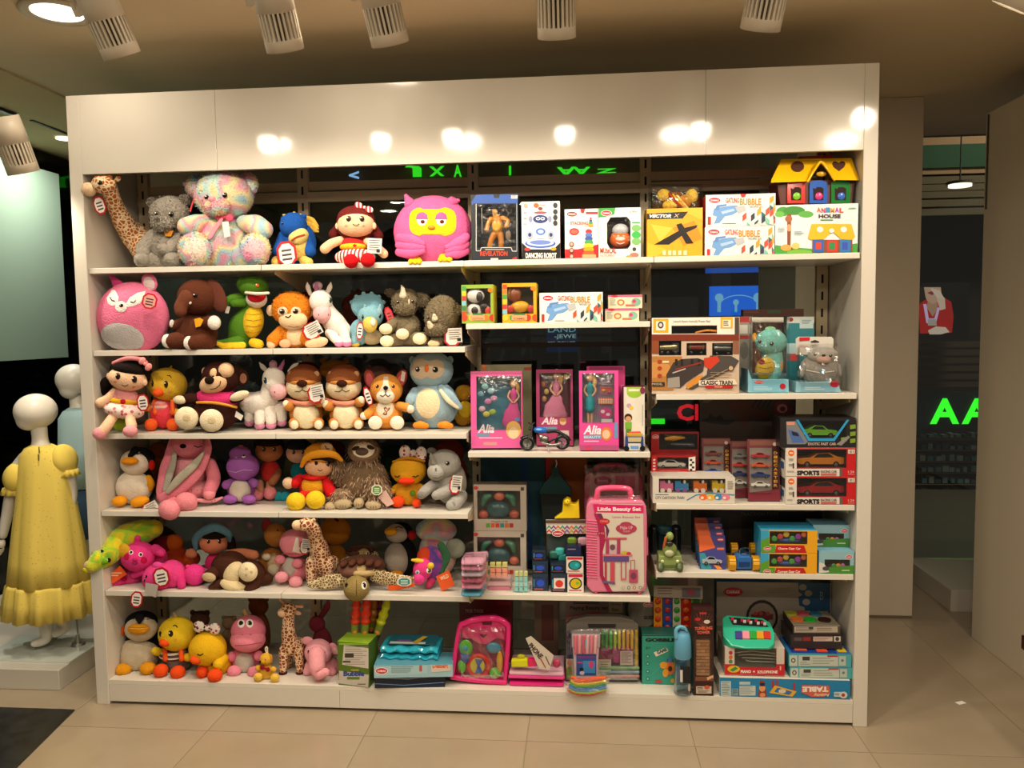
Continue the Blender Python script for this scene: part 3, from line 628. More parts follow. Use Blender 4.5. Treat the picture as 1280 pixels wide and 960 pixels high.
def spotlight(px,py,Y,tilt,az,label,power,track_z=2.56,track_y=None,side=-1,roll=0,target=None):
    K[:] =[0,0,1]; p =at(px,py,Y); R0,LEN =.056,.205
    root =empty('track_spotlight',tuple(p)); tag(root,label,'spotlight','white track spotlights')
    d =Vector(target) - Vector(p) if target is not None else Vector((math.sin(az) * math.cos(tilt),math.cos(az) * math.cos(tilt),-math.sin(tilt)))
    q =Vector((0,0,-1)).rotation_difference(d.normalized()); root.rotation_mode ='QUATERNION'; root.rotation_quaternion =q
    mw,ml =M('#c9bda8','card'),M('#fff1d8','emit14')
    # local -z is the beam; origin at the lens rim
    body =MB(); body.cyl((0,0,.105),R0,LEN - .105,mw,32,2,R0 * .98); body.cyl((0,0,.03),R0 * .82,.08,M('#4a3f30','matte'),24,2); b_ =body.build('housing',root,False)
    for p_ in b_.data.polygons: p_.use_smooth =len(p_.vertices) == 4
    rim =MB(); n =32; v =[]
    for rr,z in ((R0,.032),(R0,.0),(R0 * .9,.0),(R0 * .85,.03)):
        for i in range(n): a =2 * math.pi * i / n; v.append((rr * math.cos(a),rr * math.sin(a),z))
    rim.add(v,[(k * n + i,k * n + (i + 1) % n,(k + 1) * n + (i + 1) % n,(k + 1) * n + i) for k in range(3) for i in range(n)],mw); rim.build('front_ring',root,True)
    fins =MB(); n =26
    for i in range(n):
        a =2 * math.pi * i / n; c,s_ =math.cos(a),math.sin(a); w_ =.0032
        v =[(c * r_ - s_ * w_ * k,s_ * r_ + c * w_ * k,z) for z in (.03,.107) for r_,k in ((R0 * .8,-1),(R0 * 1.0,-1),(R0 * 1.0,1),(R0 * .8,1))]
        fins.add(v,[(0,1,2,3),(7,6,5,4),(0,4,5,1),(1,5,6,2),(2,6,7,3),(3,7,4,0)],mw)
    fins.build('cooling_fins',root)
    l_ =MB(); l_.cyl((0,0,.012),R0 * .8,.004,ml,24,2); l_.build('lens',root)
    # bracket and adapter up to the track
    arm =empty('mount',(0,0,0)); 
    bpy.data.objects.remove(arm)
    qi =q.inverted(); br =MB(); side_v =Vector((side * (R0 + .012),0,0))
    c0 =Vector((0,0,.15))
    wtop =Vector((p[0] + side * (R0 + .014),(track_y if track_y is not None else p[1] - .1),track_z))
    lt =qi @ (wtop - Vector(p)); ls =c0 + side_v
    ax =(lt - ls).normalized(); u_ =ax.orthogonal().normalized() * .012; w2 =ax.cross(u_).normalized() * .008
    v =[tuple(b0 + u_ * i + w2 * j) for b0 in (ls - ax * .02,lt) for i,j in ((-1,-1),(1,-1),(1,1),(-1,1))]
    br.add(v,[(3,2,1,0),(4,5,6,7),(0,1,5,4),(1,2,6,5),(2,3,7,6),(3,0,4,7)],mw); br.box(ls.x - .012,-.014,.13,ls.x + .016,.014,.17,mw); br.build('bracket',root)
    ll =bpy.data.lights.new('spot_lamp','SPOT'); ll.energy =power; ll.color =WARM; ll.spot_size =math.radians(112); ll.spot_blend =.8; ll.shadow_soft_size =.04
    lo =bpy.data.objects.new('spot_lamp',ll); COL.objects.link(lo); lo.parent =root; lo.location =(0,0,-.012)
    return root
SPW =22.
for (px,py,tx,lab) in ((153,70,.45,'white track spotlight second from the upper left corner, beside the bright downlight'),(357,63,1.12,'white track spotlight above the rainbow bear, third along the ceiling'),(488,55,1.5,'white track spotlight over the blue dragon and doll, leaning right'),(696,47,1.85,'white track spotlight hanging upright over the middle header'),(950,37,2.3,'white track spotlight leaning left over the right end of the header'),(1262,10,2.75,'white track spotlight cut by the upper right corner')):
    K[:] =[0,0,1]; p =at(px,py,-.57)
    lean ={153: .32,357: .10,488: .22,696: .0,950: -.2,1262: -.8}[px]
    spotlight(px,py,-.57,0,0,lab,SPW,track_y=-.76,side=1 if px in (696,) else -1,target=(p[0] + lean * .6,p[1] + .52,p[2] - 1.0))
K[:] =[0,0,1]
spotlight(30,216,-.05,0,0,'white track spotlight by the frosted window panel',34.,track_z=2.556,track_y=-.15,side=-1,target=tuple(at(30,216,-.05) + np.array([.10,.32,-.9])))

# ---------------------------------------------------------------- window platform and mannequins
o =box('display_platform',-1.18,.105,0,-.232,1.9,.088,Mwall('platform_paint','#ccc7bb',.4),bevel=.003); tag(o,'white window platform carrying the yellow-dressed child mannequin','platform')
def skin_body(name,joints,edges,mat,parent,sub=2):
    me =bpy.data.meshes.new(name); me.from_pydata([tuple(j[0]) for j in joints],edges,[]); o =bpy.data.objects.new(name,me); COL.objects.link(o); o.parent =parent
    sk =o.modifiers.new('skin','SKIN'); sk.use_smooth_shade =True
    for i,j in enumerate(joints):
        r =j[1]; me.skin_vertices[0].data[i].radius =(r,r) if not isinstance(r,tuple) else r
        me.skin_vertices[0].data[i].use_root =(i == 0)
    ss =o.modifiers.new('round','SUBSURF'); ss.levels =sub; ss.render_levels =sub; me.materials.append(mat); return o
def rings(name,spec,mat,parent,n=48,fold=0.,nf=9,closed_top=False,phase=0.):
    """cloth loft: spec rows (x, y, z, rx, ry, fold depth)"""
    v =[]; 
    for x,y,z,rx,ry,fd in spec:
        for i in range(n):
            a =2 * math.pi * i / n; k =1 + fd * math.sin(nf * a + phase) + fd * .5 * math.sin((nf * 2 + 3) * a + 1.3); v.append((x + rx * k * math.cos(a),y + ry * k * math.sin(a),z))
    F =[(r * n + i,r * n + (i + 1) % n,(r + 1) * n + (i + 1) % n,(r + 1) * n + i) for r in range(len(spec) - 1) for i in range(n)]
    o =mk(name,v,F,mat,parent,True); so =o.modifiers.new('cloth','SOLIDIFY'); so.thickness =.003; so.offset =1; return o
def Mmann(): 
    m =M('#e6e0d4','gloss'); bsdf(m).inputs['Roughness'].default_value =.35; return m
def hand(parent,w,d,side,mat,s=1.):
    """small relaxed hand: palm with four fingers and a thumb, hanging along d from the wrist w"""
    j =[(w,.016 * s),(w + d * .02 * s,.017 * s),(w + d * .045 * s,.018 * s)]; e =[(0,1),(1,2)]
    o =skin_body('palm',j,e,mat,parent,1)
    for k in range(4):
        off =Vector((.0,(k - 1.5) * .0085 * s,0)); b =w + d * .045 * s + off; l =(.030,.036,.034,.027)[k] * s
        skin_body('finger',[(b,.0055 * s),(b + d * l * .5 + Vector((side * .002,0,0)),.005 * s),(b + d * l + Vector((side * .008,0,0)),.0042 * s)],[(0,1),(1,2)],mat,o,1)
    b =w + d * .018 * s + Vector((0,-.016 * s,0)); skin_body('thumb',[(b,.0065 * s),(b + d * .018 * s + Vector((side * .004,-.010 * s,0)),.0058 * s),(b + d * .034 * s + Vector((side * .008,-.012 * s,0)),.0048 * s)],[(0,1),(1,2)],mat,o,1)
MMN =Mmann()
K[:] =[0,420,.479]; Y1 =.33
def p1(x,y,dy=0.): return Vector(at(x,y,Y1 + dy))
o1 =p1(120,800); o1.z =.088
m1 =empty('child_mannequin',o1); tag(m1,'white child mannequin in a yellow eyelet dress standing on the window platform','mannequin')
q =lambda x,y,dy=0.: p1(x,y,dy) - o1
J =[(q(125,560),(.075,.065)),(q(122,470),(.08,.062)),(q(115,380),(.085,.062)),(q(110,320),(.072,.055)),(q(106,290),.038),(q(104,262),.032),(q(102,243),.036),(q(100,235),.034),(q(98,228),.034),(q(97,222),.03),(q(96,215),.026),
     (q(68,318),.036),(q(42,350),.032),(q(28,420),.028),(q(16,480),.024),(q(5,530),.019),
     (q(150,318),.036),(q(178,345,.01),.03),(q(188,410,.02),.026),(q(180,470,.0),.022),(q(172,520,-.02),.018),
     (q(110,620,-.02),.055),(q(116,700,-.02),.042),(q(120,770,-.02),.030),(q(122,793,-.02),.028),(q(100,800,-.045),.022),(q(78,806,-.07),.014),
     (q(150,615,.02),.055),(q(158,690,.03),.042),(q(166,745,.03),.030),(q(170,765,.03),.028),(q(152,774,.0),.022),(q(134,782,-.03),.014)]
E_ =[(i,i + 1) for i in range(10)] + [(3,11),(11,12),(12,13),(13,14),(14,15),(3,16),(16,17),(17,18),(18,19),(19,20),(0,21),(21,22),(22,23),(23,24),(24,25),(25,26),(0,27),(27,28),(28,29),(29,30),(30,31),(31,32)]
skin_body('body',J,E_,MMN,m1)
def mhead(parent,c1,r1,c2,r2):
    d,F =sphere_data(); v =[(c1.x + p[0] * r1[0],c1.y + p[1] * r1[1],c1.z + p[2] * r1[2]) for p in d]; n =len(v); v += [(c2.x + p[0] * r2[0],c2.y + p[1] * r2[1],c2.z + p[2] * r2[2]) for p in d]
    o =mk('head',v,list(F) + [tuple(i + n for i in f) for f in F],MMN,parent,True); rm =o.modifiers.new('one_surface','REMESH'); rm.mode ='VOXEL'; rm.voxel_size =.006; rm.use_smooth_shade =True; sm =o.modifiers.new('soften','SMOOTH'); sm.iterations =12; sm.factor =.6
mhead(m1,q(93,196),(.086,.09,.078),q(76,220,-.02),(.050,.055,.046))
hand(m1,q(5,530),Vector((-.12,0,-1)).normalized(),-1,MMN,.95); hand(m1,q(172,520,-.02),Vector((-.1,-.1,-1)).normalized(),1,MMN,.95)
MY_ =Mdots('yellow_eyelet','#f4da68',['#d0b458','#f4da68','#d4b858','#f4da68'],70,.16); MY2 =M('#f3d862','matte')
def rr(x,y,rx,ry,fd,dy=0.): p =q(x,y,dy); return (p.x,p.y,p.z,rx,ry,fd)
rings('dress',[rr(108,283,.042,.04,0),rr(110,292,.075,.058,0),rr(114,310,.102,.07,.0),rr(118,350,.112,.085,.01),rr(120,420,.122,.095,.03),rr(124,500,.140,.115,.04),rr(128,580,.158,.13,.05),rr(131,640,.170,.14,.055)],MY_,m1,nf=7)
rings('hem_ruffle',[rr(131,636,.169,.14,.03),rr(131,644,.176,.146,.05),rr(132,680,.184,.152,.07),rr(133,722,.192,.158,.085)],MY_,m1,nf=13,n=90)
K[:] =[0,420,.479]
for sx,sy,dy,a,kx,ky in ((50,368,0,1,36,42),(168,322,.01,-1,27,40)):
    c =q(sx,sy,dy); d,F =sphere_data(); k =.0017
    v =[(c.x + p[0] * kx * k * (1 + .06 * math.sin(9 * math.atan2(p[1],p[0]))) + a * p[2] * .008,c.y + p[1] * 38 * k,c.z + p[2] * ky * k) for p in d]; mk('puff_sleeve',v,F,MY2,m1,True)
    c =q(sx - 10 * a,sy + ky - 5,dy); rings('sleeve_cuff',[(c.x,c.y,c.z + .018,kx * k * .8,.04,.04),(c.x,c.y,c.z - .012,kx * k * .95,.048,.1)],MY2,m1,nf=11)
for k in range(2): 
    c =q(131 + k * 1.5,290 + k * 18); mb =MB(); mb.box(c.x - .0015,c.y - .074 - k * .008,c.z - .016,c.x + .0015,c.y - .07 - k * .008,c.z + .012,M('#6d5a1c','matte')); mb.build('keyhole_slit',m1)
# glass base and stand
mb =MB(); mb.box(q(10,838).x,-.16,0,q(240,800).x,.12,.008,M('#cfd8d0','gloss')); mb.build('stand_base',m1)
T0 =Toy.__new__(Toy); T0.root =m1; T0.mv =[]; T0.kind ='metal'
T0.tube('stand_rod',[(q(186,690,.02),.004),(q(194,712,.02),.004),(q(200,738,.02),.004),(q(203,775,.02),.004)],'#8c8c88','metal',raw=True,n=8)
c =q(203,785,.02); mb =MB(); mb.cyl((c.x,c.y,.008),.030,.012,M('#b8b8b0','metal'),20,2,.026); mb.cyl((c.x,c.y,.02),.012,.035,M('#b8b8b0','metal'),14,2,.008); mb.build('stand_socket',m1)
# the second mannequin, further back
Y2 =.98; K[:] =[0,420,.479]
o2 =Vector(at(205,720,Y2)); o2.z =.088; m2 =empty('child_mannequin',o2); tag(m2,'white child mannequin in a pale blue shirt, half hidden behind the cabinet edge','mannequin')
q2 =lambda x,y,dy=0.: Vector(at(x,y,Y2 + dy)) - o2
J =[(q2(215,430),(.085,.07)),(q2(215,340),(.085,.065)),(q2(212,250),(.09,.065)),(q2(208,205),(.07,.05)),(q2(203,185),.036),(q2(198,170),.034),(q2(197,160),.034),(q2(197,152),.034),(q2(196,145),.03),(q2(196,138),.026),
     (q2(186,215),.038),(q2(178,260,-.02),.034),(q2(182,330,-.05),.028),(q2(196,395,-.07),.022),(q2(200,425,-.08),.018),
     (q2(238,215),.038),(q2(252,260),.034),(q2(256,330),.028),(q2(254,395),.022),(q2(254,425),.018),
     (q2(200,510),.06),(q2(198,570),.045),(q2(197,640),.034),(q2(196,665),.03),(q2(188,670,-.07),.02),(q2(230,510),.06),(q2(232,570),.045),(q2(233,640),.034),(q2(233,665),.03),(q2(226,670,-.07),.02)]
E_ =[(i,i + 1) for i in range(9)] + [(3,10),(10,11),(11,12),(12,13),(13,14),(3,15),(15,16),(16,17),(17,18),(18,19),(0,20),(20,21),(21,22),(22,23),(23,24),(0,25),(25,26),(26,27),(27,28),(28,29)]
skin_body('body',J,E_,MMN,m2); mhead(m2,q2(192,114),(.086,.09,.083),q2(184,142,-.02),(.052,.055,.046)); hand(m2,q2(200,425,-.08),Vector((.02,0,-1)),-1,MMN,1.1); hand(m2,q2(254,425),Vector((0,0,-1)),1,MMN,1.1)
MSH =M('#b9dbe2','matte'); MDN =M('#35526e','matte')
def r2(x,y,rx,ry,fd): p =q2(x,y); return (p.x,p.y,p.z,rx,ry,fd)
rings('shirt',[r2(204,186,.045,.042,0),r2(207,196,.085,.06,0),r2(210,215,.115,.075,0),r2(213,300,.118,.09,.015),r2(215,392,.125,.098,.025)],MSH,m2,nf=6)
rings('denim_shorts',[r2(215,380,.112,.088,0),r2(215,450,.122,.1,.02),r2(215,520,.128,.105,.03)],MDN,m2,nf=5)
for xs,sd in ((((184,212),(178,262),(182,332)),-.02),(((238,212),(252,262),(256,332)),0)):
    v,F =[],[]; n =16
    for k,(x,y) in enumerate(xs):
        p =q2(x,y,sd * k); r =(.05,.046,.040)[k]
        for i in range(n): a =2 * math.pi * i / n; v.append((p.x + r * math.cos(a),p.y + r * math.sin(a),p.z))
    F =[(r * n + i,r * n + (i + 1) % n,(r + 1) * n + (i + 1) % n,(r + 1) * n + i) for r in range(2) for i in range(n)]
    mk('sleeve',v,F,MSH,m2,True)
# ================================================================ soft toys, upper rows
GIR =Mspots('giraffe_cloth','#b5601f','#f3dcb4',62,.09)
GIR2 =Mspots('giraffe_cloth_dark','#8a3f1c','#f0cfa8',75,.09)
RAIN =Mtie('rainbow_pile',['#e08fa8','#e6cf98','#a4ccc8','#e09aac','#e2d69c','#92c0d0','#dc86a4'],9.)
WFL =Mdots('red_white_floral','#f2e6e0',['#c2182a','#c2182a','#d96a70','#c2182a'],70,.33)
RSTR =Mstripe('red_white_stripe','#d4202a','#f6ece0',70,0,.5)
def shaggy(t,hosts,n,ln,cols,name='fur',th=1.6,hang=1.0,skip=None):
    """locks of pile growing from the hosts, joined: nobody could count them"""
    mb =MB(); S =t.S
    for h in hosts:
        for _ in range(n):
            d =rng.normal(size=3); d /= np.linalg.norm(d)
            if d[1] > .35 or (h is skip and d[1] < -.35 and -.6 < d[2] < .75): continue
            p =h.A @ d + h.c; nrm =h.Ai.T @ d; nrm /= np.linalg.norm(nrm); g =nrm * (.5 if hang else 1.) + np.array([rng.uniform(-.5,.5),-.1 * hang,-hang + (0 if hang else rng.uniform(-.5,.5))]); g /= np.linalg.norm(g); sd =np.cross(g,nrm + rng.uniform(-.2,.2,3)); sd /= (np.linalg.norm(sd) + 1e-9)
            l =ln * S * rng.uniform(.6,1.2); w_ =th * 2.2 * S; c_ =cols[rng.randint(len(cols))]; m =c_ if not isinstance(c_,str) else M(c_,'matte'); q =p - nrm * 1 * S
            mb.add([q - sd * w_,q + sd * w_,q + g * l * .6 + nrm * l * .25 + sd * w_ * .8,q + g * l * .6 + nrm * l * .25 - sd * w_ * .8,q + g * l + nrm * l * .1],[(0,1,2,3),(3,2,4)],m)
    o =mb.build(name,t.root); o['kind'] ='stuff'; return o
def fuzz(t,n,ln,*cols): shaggy(t,[h for h in t.allh if h.kind == 'fur' or h.col is cols[0]],n,ln,list(cols),th=1.1,hang=0)
def smile(t,h,cx,cy,w_,d,r=2.,col='#2a1812'):
    t.stitch(h,[(cx - w_,cy),(cx - w_ * .5,cy + d * .8),(cx,cy + d),(cx + w_ * .5,cy + d * .8),(cx + w_,cy)],r,col)
def bow(t,name,cx,cy,w_,h_,f,col,rot=0,kind='plush',centre=None):
    a =math.radians(rot); dx,dy =math.cos(a) * w_,math.sin(a) * w_
    k =t.e(name,cx,cy,w_ * .28,h_ * .5,centre or col,f,kind=kind)
    for s_ in (-1,1): t.e('bow_loop',cx + s_ * dx * .62,cy + s_ * dy * .62,w_ * .45,h_,col,f - 2,h_ * .5,rot=rot,parent=k.o,kind=kind)
    return k

G(90,190,260)
t =Toy('plush_giraffe','giraffe soft toy leaning its long spotted neck into the top left corner','soft toy',440,.20,1.745)
t.tube('body',[(560,640,95,-10),(480,600,105,0),(400,530,85,0),(330,450,62,70),(275,350,48,150),(240,260,45,230),(215,200,48,270)],GIR)
h =t.e('head',195,205,70,52,GIR,275,50,rot=12); t.e('muzzle',105,232,42,40,'#f4d4ac',285,40); t.eye(h,172,190,13)
for x,y in ((150,165),(232,158)): t.tube('horn',[(x + 10,y + 10,10,280),(x,y - 8,12,280)],'#9c5a34')
for x in (255,): t.tube('ear',[(x,190,8,260),(x + 30,165,16,260)],GIR,flat=.5)
for x,y in ((430,650),(560,690)): t.tube('leg',[(x,y - 40,40,-10),(x,y + 25,34,0)],GIR)
t.hangtag(170,330,36,58,270,-18); t.settle()

t =Toy('plush_grey_bear','shaggy grey bear soft toy with folded ears beside the giraffe','soft toy',560,.10,1.745,kind='fur'); c ='#a39c90'
b_ =t.e('body',590,590,115,120,c,0,95); h =t.e('head',600,375,118,100,c,25,95,noise=.03); m_ =t.e('muzzle',560,440,72,52,c,95,45)
for x,y,r in ((500,318,30),(684,300,-25)): t.e('ear',x,y,38,28,'#8d8579',30,20,rot=r)
t.eye(h,522,382,13); t.eye(h,610,385,15); t.e('nose',525,420,16,11,'#5a544c',132,10); t.stitch(m_,[(530,450),(560,468),(600,455)],2.2,'#3c3630')
t.tube('arm',[(505,520,45,30),(445,590,46,70),(440,625,42,90)],c); t.tube('arm',[(660,540,42,40),(600,600,44,90),(560,600,36,110)],c)
for x,y in ((445,665),(620,665)): t.tube('leg',[(580,670,45,20),(x,y,50,80),(x - 10,y,44,110)],c)
t.slab('scarf_tag',[(560,485),(625,485),(610,522),(575,520)],95,3,'#d98a1c','matte'); fuzz(t,700,9,'#a39c90','#b4ada2','#8f887c'); t.settle()

t =Toy('plush_rainbow_bear','large pastel tie-dyed bear soft toy with a pink bow on the top shelf','soft toy',935,.11,1.745)
b_ =t.e('body',935,560,165,165,RAIN,0,130); h =t.e('head',935,272,182,148,RAIN,30,135)
for x,y in ((758,212),(1082,202)): k =t.e('ear',x,y,62,68,RAIN,15,28); t.patch(k,'ear_lining',x + 4,y + 8,38,42,'#cfe0dc' if x > 900 else '#e8cdd4')
m_ =t.e('muzzle',892,335,78,55,RAIN,140,42); t.eye(h,828,280,14); t.eye(h,940,268,15); t.e('nose',862,292,24,17,'#f29aa6',172,14)
t.stitch(m_,[(845,345),(870,362),(900,366),(928,352)],2,'#c08a78')
t.tube('arm',[(840,430,48,40),(760,450,62,90),(710,460,58,130)],RAIN); t.tube('arm',[(1060,440,50,30),(1130,455,66,60),(1175,480,60,100)],RAIN)
for x,y,r in ((755,600,102),(1128,598,92)): t.tube('leg',[(x * .6 + 374,640,70,40),(x,y + 30,85,110)],RAIN); k =t.e('foot',x,y,r,r * 1.02,RAIN,140,55); t.patch(k,'sole',x,y,r * .72,r * .72,'#f3dccf' if x < 900 else '#e6b8c0')
bow(t,'bow',935,402,55,22,125,'#e8506e',10,'matte'); t.tube('ribbon',[(920,415,10,130),(890,460,14,140),(850,520,16,150)],'#ee8c9c','matte',flat=.25)
t.slab('white_tag',[(922,432),(962,428),(975,520),(938,528)],150,2,'#f1e4dc'); t.slab('side_tag',[(748,285),(752,290),(730,372),(722,362)],120,2,'#d43c48'); fuzz(t,900,8,RAIN); t.settle()

G(330,190,270)
t =Toy('plush_dragon','blue dragon soft toy with golden wings and horns beside the rainbow bear','soft toy',195,.12,1.745); c ='#1f55a8'
t.e('body',205,540,105,125,c,0,85); b_ =t.e('belly',205,540,68,105,'#e0c26a',45,50); h =t.e('head',175,440,80,78,c,50,75,rot=-15); j =t.e('jaw',205,505,62,48,'#e8cf80',78,45,rot=-30)
t.tube('crest',[(120,400,20,70),(160,395,26,60),(235,385,18,20)],c); t.stitch(j,[(165,525),(195,505),(240,492)],5,'#b8342a','mouth')
for p in (((150,385),(115,375)),((185,372),(178,360)),((205,380),(215,372))): t.tube('horn',[(*p[0],13,45),(*p[1],6,45)],'#e2b84c')
for dy in (0,28,55): t.tube('wing',[(235,395 + dy,16,-10),(280,405 + dy,18,-25),(320,440 + dy * .6,6,-30)],'#e0b44a',flat=.4)
for x in (75,240): t.tube('foot',[(x,648,30,60),(x + (25 if x > 100 else -5),655,26,95)],'#e4c062')
for x in (85,275): t.tube('arm',[(x * .7 + 55,500,30,30),(x,590,34,50)],c)
t.eye(h,110,425,7); t.hangtag(135,605,58,75,125,-8); t.settle()

t =Toy('rag_doll','rag doll with maroon hair and a red and yellow dress on the top shelf','doll',540,.07,1.745); sk ='#f2c79e'
t.e('hair',545,430,118,110,'#5c1c1a',5,85); h =t.e('head',545,432,110,82,sk,30,80)
hb =t.e('hair_cap',545,398,112,78,'#6a2220',10,82); t.tube('ponytail',[(440,450,25,0),(415,490,32,-10)],'#5c1c1a'); t.tube('ponytail',[(650,450,25,0),(680,500,28,-10)],'#5c1c1a')
for x in (436,652): t.e('ear',x,440,14,20,sk,40,10)
bow(t,'hair_bow',592,330,55,18,60,RSTR,22)
for x in (502,580): t.eye(h,x,398,15,'#3a2018',17)
smile(t,h,545,428,18,10); [t.patch(h,'cheek',x,440,9,7,'#e89880') for x in (487,590)]
t.e('body',530,570,75,82,'#cf2b2c',10,60); bd =t.e('bodice',530,565,80,30,'#eec02c',12,66); t.patch(bd,'star',0,0,0,0,'#c8202a',pts=[(538 + 18 * (1 if k % 2 == 0 else .42) * math.sin(k * math.pi / 5),556 - 18 * (1 if k % 2 == 0 else .42) * math.cos(k * math.pi / 5)) for k in range(10)])
sk_ =t.e('skirt',540,625,122,52,RSTR,20,85)
t.tube('arm',[(455,525,25,20),(400,545,28,40),(362,575,30,50)],sk); t.tube('arm',[(610,530,22,20),(670,570,25,30),(710,605,26,40)],sk)
for x in (515,615): t.tube('leg',[(x,620,24,60),(x,640,24,110)],sk); t.e('shoe',x,648 - (6 if x > 600 else 0),42,42,'#d0181e',135,38)
t.label_tag(655,558,42,45,90,3,False); t.settle()

t =Toy('plush_owl_cushion','round hot pink owl cushion with a yellow face and sleepy eyes','soft toy',990,.08,1.745); c ='#e8649c'
b_ =t.e('body',1000,475,236,212,c,0,110); t.tube('ear',[(865,310,36,20),(842,262,12,20)],c); t.tube('ear',[(1120,300,36,20),(1150,290,12,20)],c)
pts =[(1000 + 140 * math.copysign(abs(math.cos(a)) ** .6,math.cos(a)),415 + 88 * math.copysign(abs(math.sin(a)) ** .6,math.sin(a)) * (1 if abs(math.cos(a)) > .25 else .86)) for a in np.linspace(0,2 * math.pi,36)[:-1]]
t.patch(b_,'face_mask',0,0,0,0,'#f6c620',pts=pts,lift=1.5)
for x,s_ in ((936,1),(1050,1)):
    t.patch(b_,'eye_white',x,402,35,42,'#f6efe6',lift=3); t.patch(b_,'pupil',x + 5,415,16,14,'#5a2418',lift=4.5,kind='gloss')
    t.patch(b_,'eyelid',0,0,0,0,'#e0609e',pts=[(x - 37,404),(x - 33,375),(x - 12,358),(x + 12,358),(x + 33,375),(x + 37,404)],lift=6)
t.e('beak',992,448,22,14,'#f29a3a',112,12)
for k in range(3):
    t.tube('wing',[(800,510 + k * 42,26,70),(870,522 + k * 40,32,100),(940,545 + k * 22,18,105)],c,flat=.6); t.tube('wing',[(1200,505 + k * 40,26,60),(1150,540 + k * 30,32,95),(1090,565 + k * 24,18,105)],c,flat=.6)
for x,y in ((897,650),(1073,635)):
    for k in (-1,0,1): t.tube('foot',[(x + k * 14,y - 12,20,70),(x + k * 26,y + 8,19,105)],'#e8bf1c')
t.settle()

# ---------------- second shelf
G(100,330,250)
t =Toy('plush_fox_cushion','round pink fox cushion with white eye patches and a grey belly','soft toy',345,.055,1.425); c ='#e8789c'
b_ =t.e('body',340,345,240,228,c,0,95)
k =t.e('ear',445,118,50,62,c,20,16,rot=-25); t.patch(k,'ear_lining',442,128,34,46,'#e8cfd0',rot=-25); t.tube('ear',[(250,150,40,0),(200,80,14,-10)],'#dd4a8c',flat=.4)
t.patch(b_,'eye_patch',0,0,0,0,'#f2e8e2',pts=[(170,220),(205,165),(225,170),(248,215),(240,262),(205,270),(180,255)],lift=2)
t.patch(b_,'eye_patch',0,0,0,0,'#f2e8e2',pts=[(290,260),(320,215),(370,185),(420,175),(405,220),(385,255),(340,272),(305,278)],lift=2)
t.patch(b_,'snout',263,275,38,36,'#f0e6e0',lift=2.5); t.eye(b_,265,268,15,'#15100e',12); t.stitch(b_,[(193,215),(205,235),(222,240)],4); t.stitch(b_,[(325,245),(345,250),(355,238)],4)
t.patch(b_,'belly_patch',272,470,142,86,'#c4c0c0',rot=14,lift=2)
t.hangtag(445,240,48,50,165,12,'#d02830','#e8a8a0'); t.settle(.1)

t =Toy('plush_elephant','dark brown elephant soft toy with white feet and small tusks','soft toy',740,.07,1.425); c ='#5a3020'
t.e('body',740,440,140,125,c,0,95); h =t.e('head',755,215,130,115,c,25,105)
t.tube('trunk',[(690,220,55,100),(650,270,42,130),(645,305,36,145)],'#6a3c2a'); t.e('ear',872,205,60,110,'#63362a',35,22,rot=-22); t.e('ear',660,210,26,70,'#4c281c',20,20,rot=18)
t.eye(h,738,203,14,'#120a08'); 
for x,y in ((707,240),(622,262)): t.tube('tusk',[(x,y - 8,12,120),(x - 2,y + 12,9,130)],'#efe6da')
t.tube('arm',[(820,380,45,60),(858,372,44,100)],c); t.e('paw',858,378,42,44,'#eee6dc',118,30); t.tube('arm',[(650,385,36,50),(605,395,32,60)],c); t.e('paw',590,385,16,26,'#eee6dc',80,16)
for x,y in ((560,495),(700,508)): t.tube('leg',[(x + 110,y - 10,62,40),(x + 30,y,50,90)],c); t.e('paw',x,y,36,44,'#eee6dc',110,26)
t.slab('pull_tag',[(730,355),(765,345),(790,360),(770,400),(740,408)],105,3,'#e8a81c'); t.settle()

t =Toy('plush_dinosaur','green dinosaur soft toy with a yellow belly and open red mouth','soft toy',1060,.14,1.425); c ='#4f7d22'
t.tube('body',[(1030,480,80,-10),(1045,400,88,0),(1090,300,62,0),(1110,220,55,10)],c); b_ =t.e('belly',1110,370,62,105,'#e8be2c',30,72,rot=10)
for k in range(4): t.stitch(b_,[(1062,320 + k * 38),(1110,328 + k * 38),(1160,318 + k * 38)],1.8,'#a8801c')
h =t.e('head',1110,145,95,68,c,60,85); t.e('brow',1045,130,38,48,c,70,50); t.e('jaw',1130,225,66,58,'#f0e6da',62,60); t.e('mouth',1132,215,58,50,'#c01c28',72,60); t.tube('lip',[(1062,185,9,130),(1130,192,10,150),(1205,188,9,128)],'#efe4d4'); t.eye(h,1135,138,12,'#e06a1c')
t.tube('arm',[(1040,220,32,40),(970,225,28,80),(925,255,22,100)],c); t.tube('claw',[(928,245,14,105),(915,272,12,108)],'#e8be2c'); t.tube('arm',[(1050,250,28,60),(985,252,26,90)],c)
t.slab('white_tag',[(935,270),(962,275),(950,318),(928,316)],95,2,'#eee8dc')
t.tube('foot',[(1010,500,42,60),(945,518,40,90),(885,510,22,100)],c); t.tube('sole',[(1040,522,22,100),(950,530,26,118),(880,512,14,118)],'#ecc02c',flat=.6); t.tube('foot',[(1110,505,30,40),(1145,515,30,70)],'#ecc02c'); t.settle()

